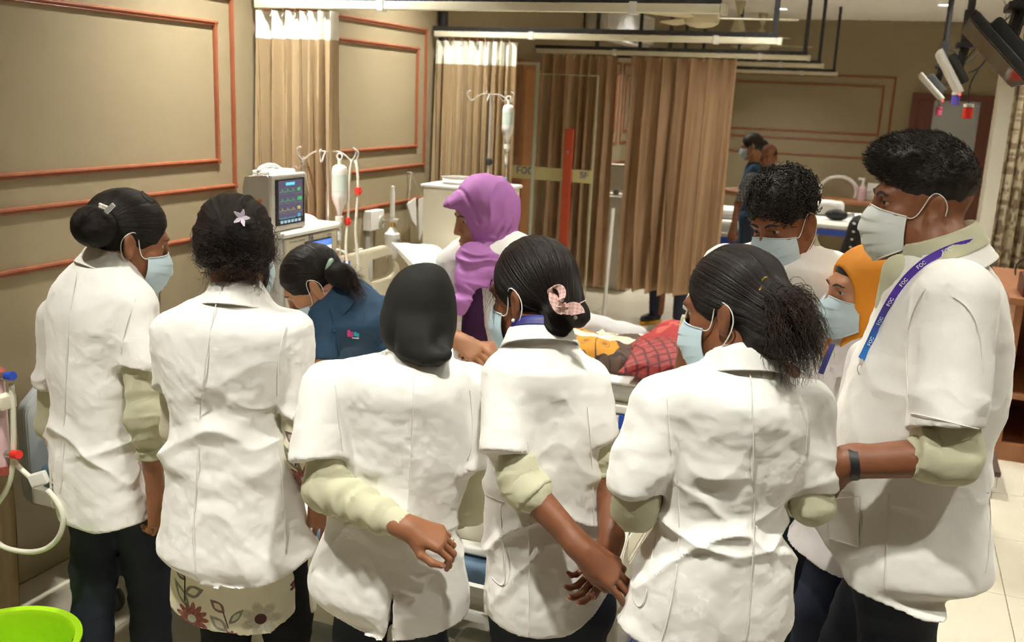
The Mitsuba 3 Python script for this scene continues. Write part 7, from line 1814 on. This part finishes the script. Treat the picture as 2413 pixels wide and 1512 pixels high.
def hanging_screen(label, c, w, h, t, m_face, m_back, tilt=46):
    k = thing('hanging_screen', label, 'monitor')
    tr = math.radians(tilt)
    up_ = A_(-math.cos(tr), 0, math.sin(tr)); nrm = A_(-math.sin(tr), 0, -math.cos(tr))   # screen looks left and down
    M = frame(c, A_(0, -1, 0), up_, np.cross(A_(0, -1, 0), up_))
    sgn = 1 if np.cross(A_(0, -1, 0), up_) @ nrm > 0 else -1
    put('panel', moved(bx((-w / 2, -h / 2, -t / 2), (w / 2, h / 2, t / 2), 0.008), M), m_face, k)
    put('rear_housing', moved(bx((-w * 0.32, -h * 0.36, -sgn * t * 0.5), (w * 0.32, h * 0.30, -sgn * (t * 0.5 + 0.05)), 0.012), M), m_back, k)
    put('glass', moved(bx((-w / 2 + 0.012, -h / 2 + 0.016, sgn * t * 0.5), (w / 2 - 0.012, h / 2 - 0.012, sgn * (t * 0.5 + 0.002))), M), m_face if m_face != 'm_black' else 'm_screen', k)
    b = c - nrm * (t / 2 + 0.04)
    put('mount', cat([cyl(b, b + A_(0.02, 0, 0.12), 0.025, 10), bx(b + A_(-0.03, -0.10, 0.10), b + A_(0.07, 0.10, 0.125), 0.004), bx(b + A_(-0.01, -0.03, 0.12), b + A_(0.05, 0.03, 0.30), 0.004)]), 'm_black', k)
    put('pole', cyl(b + A_(0.02, 0, 0.28), (b[0] + 0.02, b[1], CEIL), 0.02, 12), 'm_black', k)
    e = c - up_ * (h / 2) + A_(0, -w * 0.2, 0)
    d = mikit.ply(trimesh.creation.icosphere(1, 0.006).apply_translation(e - up_ * 0.006 + nrm * 0.006), 'm_red', smooth=False); d['emitter'] = {'type': 'area', 'radiance': rgb(4, 0.15, 0.1), 'sampling_weight': 0.01}
    put('standby_lamp', None, None, k, shape=d)
    put('cable', tube_mesh(spline([b + A_(0.03, 0.02, 0.25), b + A_(0.10, 0.0, 0.22), b + A_(0.13, -0.02, 0.05), b + A_(0.05, -0.02, -0.03)], 18), 0.004, 6), 'm_black', k, smooth=True)
    return k, e
mat('m_screen', pri((0.015, 0.013, 0.012), 0.06, specular=0.6)); mat('m_white_metal', pri((0.72, 0.72, 0.70), 0.3))
hanging_screen('large black screen hanging from the ceiling at the upper right corner', ony(2347, 122, 4.0), 0.55, 0.30, 0.035, 'm_black', 'm_black_matt', 45)
k2, e2 = hanging_screen('pale slim screen hanging from the ceiling, middle of the row', ony(2236, 170, 6.0), 0.46, 0.26, 0.03, 'm_white_metal', 'm_black_matt', 58)
k3, e3 = hanging_screen('smallest pale screen hanging from the ceiling, farthest of the row', ony(2194, 205, 8.2), 0.46, 0.26, 0.03, 'm_white_metal', 'm_black_matt', 45)
for i, (px, py, yy, m_, lb) in enumerate(((2252, 232, 6.0, 'm_bottle_blue', 'small blue bottle hanging below the middle screen'), (2281, 262, 5.2, 'm_red', 'small red bottle hanging at the upper right before the doorway'), (2212, 262, 8.2, 'm_bottle_red', 'small dark pink bottle hanging in front of the doorway'))):
    k = thing('hanging_bottle', lb, 'bottle'); c = ony(px, py, yy); s_ = yy / 6.0
    put('cup', lathe([(0, -0.035), (0.020, -0.035), (0.022, -0.03), (0.022, 0.012), (0.014, 0.02), (0, 0.02)], 20).apply_translation(c), m_, k)
    put('cap', lathe([(0, 0.018), (0.024, 0.018), (0.024, 0.034), (0, 0.036)], 20).apply_translation(c), 'm_plastic_white' if i < 2 else m_, k)
    put('hose', tube_mesh(spline([c + Z * 0.034, c + A_(-0.01, 0, 0.10), c + A_(0.03, 0, 0.22), A_(c[0] + 0.05, c[1], CEIL)], 24), 0.004, 6), 'm_black', k, smooth=True)
mat('m_bottle_blue', pri((0.10, 0.08, 0.45), 0.3)); mat('m_bottle_red', pri((0.40, 0.06, 0.13), 0.4))

# counter and floor scale on the right
cn = thing('counter', 'brown wooden counter with open shelves at the right edge', 'counter')
put('carcass', cat([bx((0.72, 5.85, 0.03), (0.76, 6.9, 0.90)), bx((0.76, 5.85, 0.03), (1.7, 5.89, 0.10)), bx((1.28, 5.85, 0.03), (1.32, 6.9, 0.90)), bx((0.76, 6.86, 0.03), (1.7, 6.9, 0.90)), bx((0.72, 5.85, 0.0), (1.7, 6.9, 0.05))]), 'm_wood', cn, smooth=False)
put('shelf', bx((0.76, 5.86, 0.36), (1.7, 6.88, 0.39)), 'm_wood', cn, smooth=False)
put('worktop', bx((0.68, 5.80, 0.90), (1.75, 6.95, 0.94), 0.006), 'm_wood', cn)
cs = thing('instrument_tray', 'dark case with metal instruments on the brown counter', 'tray')
put('case', bx((0.74, 5.84, 0.941), (1.02, 6.10, 1.05), 0.012), 'm_wood_dark', cs)
put('wire_rack', cat([tube_mesh(spline([A_(0.70, 5.90, 1.05), A_(0.72, 5.88, 1.14), A_(0.80, 5.88, 1.16), A_(0.92, 5.88, 1.15)], 14), 0.005, 6), tube_mesh([A_(0.86, 5.95, 1.05), A_(0.88, 5.95, 1.30)], 0.004, 6), tube_mesh([A_(0.90, 5.90, 1.05), A_(0.84, 5.88, 1.18)], 0.004, 6)]), 'm_black', cs)
put('bottle', lathe([(0, 0), (0.018, 0), (0.018, 0.07), (0.008, 0.09), (0, 0.09)], 14).apply_translation((0.82, 5.92, 1.05)), 'm_blue', cs)
fs = thing('floor_scale', 'low weighing scale with dark platform on the cream tiles, behind the tall man', 'scale')
put('platform', bx((0.42, 5.20, 0.115), (0.70, 5.62, 0.145), 0.006), 'm_dark_brown', fs)
put('base', bx((0.44, 5.22, 0.05), (0.69, 5.60, 0.115), 0.006), 'm_steel', fs)
for x in (0.47, 0.66):
    for y in (5.26, 5.56): put('foot', cyl((x, y, 0.0), (x, y, 0.052), 0.016, 12), 'm_black', fs)
mat('m_dark_brown', pri((0.07, 0.045, 0.035), 0.5))
def _leafy(p, n, uv):
    w = mikit.fbm(p.x * 24 + p.y * 24, p.z * 30, 2.0)
    return mix((0.46, 0.39, 0.27), (0.20, 0.145, 0.085), sm(0.46, 0.56, w))
mat('m_curtain_leaf', pri(mikit.proc(_leafy), 0.85))
curtain('window_curtain', 'beige curtain with brown leaf pattern at the right edge', [(0.80, 8.6), (1.35, 8.6)], 2.6, 0.25, 'm_curtain_leaf', 0.04, 7, 0.0, 33, hooks=False)
solo('curtain_pole', 'slim pole carrying the leaf patterned curtain', 'curtain rail', cyl((0.77, 8.6, 2.60), (1.5, 8.6, 2.60), 0.012), 'm_plastic_cream')

# far beds and tables on the right
fb = thing('hospital_bed', 'far bed with bright blue base and white mattress beyond the wide curtain', 'hospital bed')
put('base', bx((-2.3, 9.95, 0.30), (-1.15, 10.8, 0.58), 0.02), 'm_blue', fb); put('mattress', bx((-2.3, 9.93, 0.585), (-1.14, 10.82, 0.74), 0.04), 'm_sheet', fb, smooth=40); put('rail', cat([bx((-2.3, 9.89, 0.58), (-1.12, 9.95, 0.62), 0.006), bx((-2.3, 9.89, 0.26), (-1.12, 9.95, 0.30), 0.006)]), 'm_plastic_white', fb)
for x in (-2.2, -1.25):
    for y in (10.0, 10.75): put('leg', bx((x - 0.03, y - 0.03, 0), (x + 0.03, y + 0.03, 0.31)), 'm_light_grey', fb, smooth=False)
fl = thing('linen_stack', 'folded white linen on the far blue based bed', 'linen'); put('linen', bx((-1.75, 10.05, 0.741), (-1.3, 10.5, 0.84), 0.04), 'm_sheet', fl, smooth=40)
st = thing('stretcher', 'white topped stretcher with blue frame between the two men', 'stretcher')
q = onz(1975, 528, 0.78)
put('top', bx((q[0] - 0.32, q[1] - 0.30, 0.76), (q[0] + 0.30, q[1] + 1.05, 0.80), 0.012), 'm_sheet', st)
put('frame', cat([bx((q[0] - 0.33, q[1] - 0.31, 0.66), (q[0] - 0.28, q[1] + 1.05, 0.76)), bx((q[0] + 0.26, q[1] - 0.31, 0.66), (q[0] + 0.31, q[1] + 1.05, 0.76)), bx((q[0] - 0.33, q[1] - 0.31, 0.70), (q[0] + 0.31, q[1] - 0.29, 0.755))]), 'm_blue', st, smooth=False)
for sx in (-0.26, 0.24):
    for sy in (-0.24, 0.98): put('leg', cyl((q[0] + sx, q[1] + sy, 0), (q[0] + sx, q[1] + sy, 0.70), 0.022, 10), 'm_steel', st)
bg = thing('folded_bag', 'white crumpled bag lying behind the stretcher', 'bag'); c = onz(1945, 490, 0.87); c = A_(c[0], min(c[1], q[1] + 0.85), 0.86); gq = soft_box(c - A_(0.18, 0.16, 0.055), c + A_(0.18, 0.16, 0.09), 0.06, 0.018, 0.02, 8, 4); put('bag', gq, 'm_sheet', bg, smooth=True)
ft = thing('table', 'brown wooden table against the back wall', 'table'); c = onz(1995, 470, 0.80)
put('tabletop', bx((c[0] - 0.38, c[1] - 0.35, 0.77), (c[0] + 0.55, c[1] + 0.18, 0.81), 0.008), 'm_wood', ft)
for sx in (-0.33, 0.5):
    for sy in (-0.3, 0.12): put('leg', bx((c[0] + sx - 0.025, c[1] + sy - 0.025, 0), (c[0] + sx + 0.025, c[1] + sy + 0.025, 0.77)), 'm_wood', ft, smooth=False)
sb = thing('spray_bottle', 'pink liquid hand rub bottle standing on the back table', 'bottle'); c2 = A_(c[0] + 0.17, c[1] - 0.1, 0.811)
put('bottle', lathe([(0, 0), (0.045, 0), (0.048, 0.02), (0.048, 0.15), (0.02, 0.19), (0, 0.19)], 20).apply_translation(c2), 'm_pink_clear', sb); put('pump', cat([cyl(c2 + Z * 0.19, c2 + Z * 0.26, 0.016, 10), bx(c2 + A_(-0.06, -0.012, 0.25), c2 + A_(0.02, 0.012, 0.275), 0.004)]), 'm_plastic_white', sb)
wf = thing('walking_frame', 'white tubular frame standing behind the back table', 'walker'); c3 = A_(c[0] - 0.1, c[1] + 0.05, 0.811)
put('frame', tube_mesh(spline([c3 + A_(-0.22, 0, 0), c3 + A_(-0.21, 0, 0.16), c3 + A_(-0.15, 0, 0.22), c3 + A_(0.12, 0, 0.22), c3 + A_(0.18, 0, 0.16), c3 + A_(0.19, 0, 0)], 30), 0.028, 10), 'm_plastic_white', wf, smooth=True)
bk_ = thing('stacked_boxes', 'white boxes on the back table beside the hand rub', 'box'); put('box', bx(c3 + A_(0.32, -0.05, 0), c3 + A_(0.5, 0.15, 0.2), 0.01), 'm_plastic_white', bk_)
mk_ = thing('resuscitator', 'black rubber resuscitator bag on the stretcher', 'resuscitator'); c4 = A_(q[0] - 0.03, q[1] + 0.15, 0.855)
put('bag', trimesh.creation.icosphere(3, 1.0).apply_transform(np.diag([0.11, 0.06, 0.055, 1])).apply_translation(c4), 'm_black', mk_, smooth=True); put('valve', cyl(c4 + A_(0.10, 0, 0), c4 + A_(0.17, 0, 0.01), 0.02, 12), 'm_steel', mk_)
# stand with a black castor and the red legged stool below the third curtain
cz = thing('drip_stand_leg', 'slim white equipment stand with black castor beside the glass door', 'stand'); c = onz(1420, 738, 0)
ys = 7.45; xs = ony(1425, 700, ys)[0]
put('post', cyl((xs, ys, 0.12), (xs + 0.02, ys, 1.05), 0.016, 10), 'm_light_grey', cz); put('fork', bx((xs - 0.028, ys - 0.03, 0.04), (xs + 0.028, ys + 0.03, 0.17), 0.006), 'm_light_grey', cz); put('wheel', lathe([(0, -0.016), (0.058, -0.016), (0.062, 0), (0.058, 0.016), (0, 0.016)], 20).apply_transform(frame(A_(xs, ys - 0.05, 0.063), A_(0, 1, 0), A_(0, 0, 1), A_(1, 0, 0))), 'm_black', cz)
rs = thing('floor_stand', 'low red and chrome floor stand beside the castor', 'stand'); xa, xb = ony(1348, 690, 7.2)[0], ony(1410, 690, 7.2)[0]
put('bar', bx((xa, 7.18, 0.20), (xb, 7.22, 0.225), 0.005), 'm_red', rs); put('strut', cat([cyl((xa + 0.05, 7.2, 0.21), (xb - 0.10, 7.05, 0.0), 0.009, 8), cyl((xb - 0.05, 7.2, 0.21), (xa + 0.02, 7.3, 0.0), 0.009, 8)]), 'm_chrome', rs)
# bright equipment glimpsed between the third and fourth curtain
eq = thing('monitor_trolley', 'white equipment trolley glimpsed in the gap between two brown curtains', 'trolley')
xg = ony(1452, 470, 9.6)
put('cabinet', bx((xg[0] - 0.22, 9.4, 0.0), (xg[0] + 0.22, 9.8, 0.95), 0.02), 'm_plastic_white', eq); put('screen', bx((xg[0] - 0.16, 9.5, 1.0), (xg[0] + 0.16, 9.62, 1.26), 0.02), 'm_plastic_white', eq); put('stem', cyl((xg[0], 9.58, 0.94), (xg[0], 9.58, 1.02), 0.03, 10), 'm_grey', eq)

# ================================================================== PEOPLE AT THE BACK
def far_person(label, xy, height, face, top, skin, hair, arms, bottom='m_navy', shoe='m_black', seated=False, masked=False, bald=False, veil=None, feet=0.0, top_label=None, cell=0.013, legspread=0.10):
    K = thing('person', label, 'person')
    x, y = xy; s = height / 1.68
    f = A_(math.sin(math.radians(face)), math.cos(math.radians(face)), 0); r = np.cross(f, Z)      # face: 0 = along +y, 90 = +x
    b = A_(x, y, 0); pt = lambda a, d, z: b + r * a * s + f * d * s + Z * z * s
    h = Head.__new__(Head); pitch = math.radians(10); h.f = f * math.cos(pitch) - Z * math.sin(pitch); h.u = Z * math.cos(pitch) + f * math.sin(pitch); h.r = r; h.o = pt(0, 0.04, 1.545); h.s = s; h.ax = np.array([h.r, h.f, h.u])
    nb = pt(0, 0.0, 1.38)
    body = head_prims(h, nb, 0.05, male=bald) + [cone(nb, pt(0, 0, 0.9), 0.05, 0.06)]
    sl = [ell(pt(0, 0, 1.20), (0.17 * s, 0.105 * s, 0.20 * s), np.array([r, f, Z]), 0.04), ell(pt(0, 0, 0.98), (0.155 * s, 0.11 * s, 0.18 * s), np.array([r, f, Z]), 0.05), cone(pt(-0.13, 0, 1.33), pt(0.13, 0, 1.33), 0.055 * s, k=0.04), cone(nb - Z * 0.05, nb, 0.075, 0.06, 0.03)]
    for sd, (e, w) in zip((-1, 1), arms):
        S_, E_, W_ = pt(sd * 0.165, 0, 1.33), pt(*e), pt(*w)
        body += [cone(S_, E_, 0.03, 0.034), cone(E_, W_, 0.036, 0.026)] + hand_prims(W_, unit(W_ - E_), Z, -sd, s=0.95)
        sl.append(cone(S_, S_ + (E_ - S_) * 0.75, 0.058, 0.048, 0.03))
    for sd in (-1, 1): body.append(cone(pt(sd * 0.08, 0, 0.9), pt(sd * 0.09, 0, 0.1), 0.03))
    put('body', sdf_mesh(body, cell, fine=[(h(0, 0.02, 0), 0.16, 0.006)] + [(pt(*w), 0.13, 0.007) for e, w in arms]), skin, K, smooth=True)
    put('top', displaced(*(lambda g: (g, 0.005 * (fbm(g.vertices * 12, 3) - 0.5) * 2))(sdf_mesh(sl, cell))), top, K, smooth=True, label=top_label)
    put('trousers', sdf_mesh(legs_prims(pt(-0.08, 0, 0.86), pt(0.08, 0, 0.86), pt(-legspread, 0.02, 0.46), pt(legspread, 0.02, 0.46), pt(-legspread, 0, 0.08), pt(legspread, 0, 0.08), (0.085, 0.068, 0.058)), 0.016), bottom, K, smooth=True)
    for sd in (-1, 1):
        a = pt(sd * legspread, 0, 0)
        put('shoe', sdf_mesh([ell(a + f * 0.06 + Z * 0.045, (0.046, 0.13, 0.045), np.array([r, f, Z])), half(A_(0, 0, 0.002), -Z)], 0.012), 'm_black', K, smooth=True)
        put('sole', sdf_mesh([ell(a + f * 0.06 + Z * 0.015, (0.052, 0.138, 0.022), np.array([r, f, Z])), half(A_(0, 0, 0.0), -Z)], 0.012), shoe, K, smooth=True)
    if veil:
        g = sdf_mesh([h.ell((0, -0.015, 0.035), (0.092, 0.108, 0.108)), h.cone((0, -0.01, -0.05), (0, -0.02, -0.22), 0.09, 0.13, 0.04), h.ell((0, 0.135, -0.01), (0.068, 0.10, 0.088), 0.01, '-')], 0.009)
        put('hijab', g, veil, K, smooth=True)
    elif bald:
        hp = [h.ell((0, -0.014, 0.040), (0.0755, 0.096, 0.084)), half(h(0, 0, 0.075), h.u * 1.0 + h.f * 0.5, 0.02), h.ell((0, 0.118, -0.022), (0.08, 0.085, 0.12), 0.006, '-'), half(h(0, -0.06, -0.03), -h.u + 0.3 * h.f, 0.02)]
        put('hair', sdf_mesh(hp, 0.007), hair, K, smooth=True)
        bp = [h.ell((0, 0.045, -0.072), (0.056, 0.058, 0.048)), h.ell((0, 0.085, -0.086), (0.030, 0.024, 0.030)), half(h(0, 0, -0.042), h.u * 1.0 - h.f * 0.25, 0.01), h.ell((0, 0.108, -0.064), (0.022, 0.014, 0.010), 0.004, '-')]
        put('beard', sdf_mesh(bp, 0.006), hair, K, smooth=True)
    else:
        hp = hair_cap(h, (0.084, 0.104, 0.095), face=0.050) + [h.ell((0, -0.115, 0.0), (0.045, 0.05, 0.06), 0.02)]
        put('hair', sdf_mesh(hp, 0.007), hair, K, smooth=True)
    if masked: mask(h, K, 'm_mask_blue', loops=(1, -1))
    face_parts(h, K, 0.004)
    return K
def _plaid(p, n, uv):
    a = (p.x - p.y * 0.3) * 34; b = p.z * 34
    ga = dr.abs(a - dr.floor(a) - 0.5); gb = dr.abs(b - dr.floor(b) - 0.5)
    c = mix((0.40, 0.40, 0.41), (0.07, 0.08, 0.11), sm(0.22, 0.28, ga))
    return mix(c, c * 0.35, sm(0.26, 0.32, gb))
mat('m_plaid', pri(mikit.proc(_plaid), 0.85))
def _dots(p, n, uv):
    a, b = p.x * 26 + p.y * 10, p.z * 26
    d = dr.sqrt(dr.square(a - dr.floor(a) - 0.5) + dr.square(b - dr.floor(b) - 0.5))
    return mix((0.55, 0.55, 0.55), (0.008, 0.008, 0.009), sm(0.13, 0.17, d))
mat('m_dotted', pri(mikit.proc(_dots), 0.85))
@job
def build_far():
    q = ony(1783, 330, 9.6)
    far_person('nurse in dark blue scrubs and white mask at the back, standing by the far bed', (q[0], 9.6), 1.63, -96, 'm_scrubs', 'm_skin_light', 'm_hair_short', (((-0.20, 0.10, 1.10), (-0.14, 0.34, 1.12)), ((0.22, 0.10, 1.10), (0.14, 0.36, 1.08))), 'm_scrubs', masked=True)
    q = ony(1815, 360, 9.0)
    far_person('bearded balding man in a plaid shirt at the back of the room', (q[0], 9.0), 1.57, 195, 'm_plaid', 'm_skin_dark', 'm_hair_short', (((-0.26, 0.02, 1.08), (-0.20, 0.14, 0.88)), ((0.28, -0.02, 1.08), (0.24, 0.14, 0.86))), 'm_jeans', bald=True, top_label='grey and black plaid shirt')
    q = ony(2118, 400, 4.9)
    far_person('woman in black dotted dress and black hijab hidden behind the tall man', (q[0] + 0.02, 4.9), 1.70, 20, 'm_dotted', 'm_skin_light', 'm_hair_short', (((-0.24, 0.02, 1.06), (-0.18, 0.14, 0.9)), ((0.24, 0.02, 1.06), (0.18, 0.14, 0.9))), 'm_black_cloth', veil='m_hijab_black')
    q = onz(1575, 764, 0.0)
    far_person('person standing behind the wide curtain, only jeans and yellow soled shoes showing', (q[0], 8.13), 1.66, -150, 'm_shirt', 'm_skin', 'm_hair_short', (((-0.21, 0.0, 1.08), (-0.2, 0.05, 0.85)), ((0.21, 0.0, 1.08), (0.2, 0.05, 0.85))), 'm_jeans', shoe='m_yellow', legspread=0.145)

# ------------------------------------------------------------------ build the figures side by side
with ThreadPoolExecutor(4) as _ex:
    for _f in [_ex.submit(j) for j in JOBS]: _f.result()
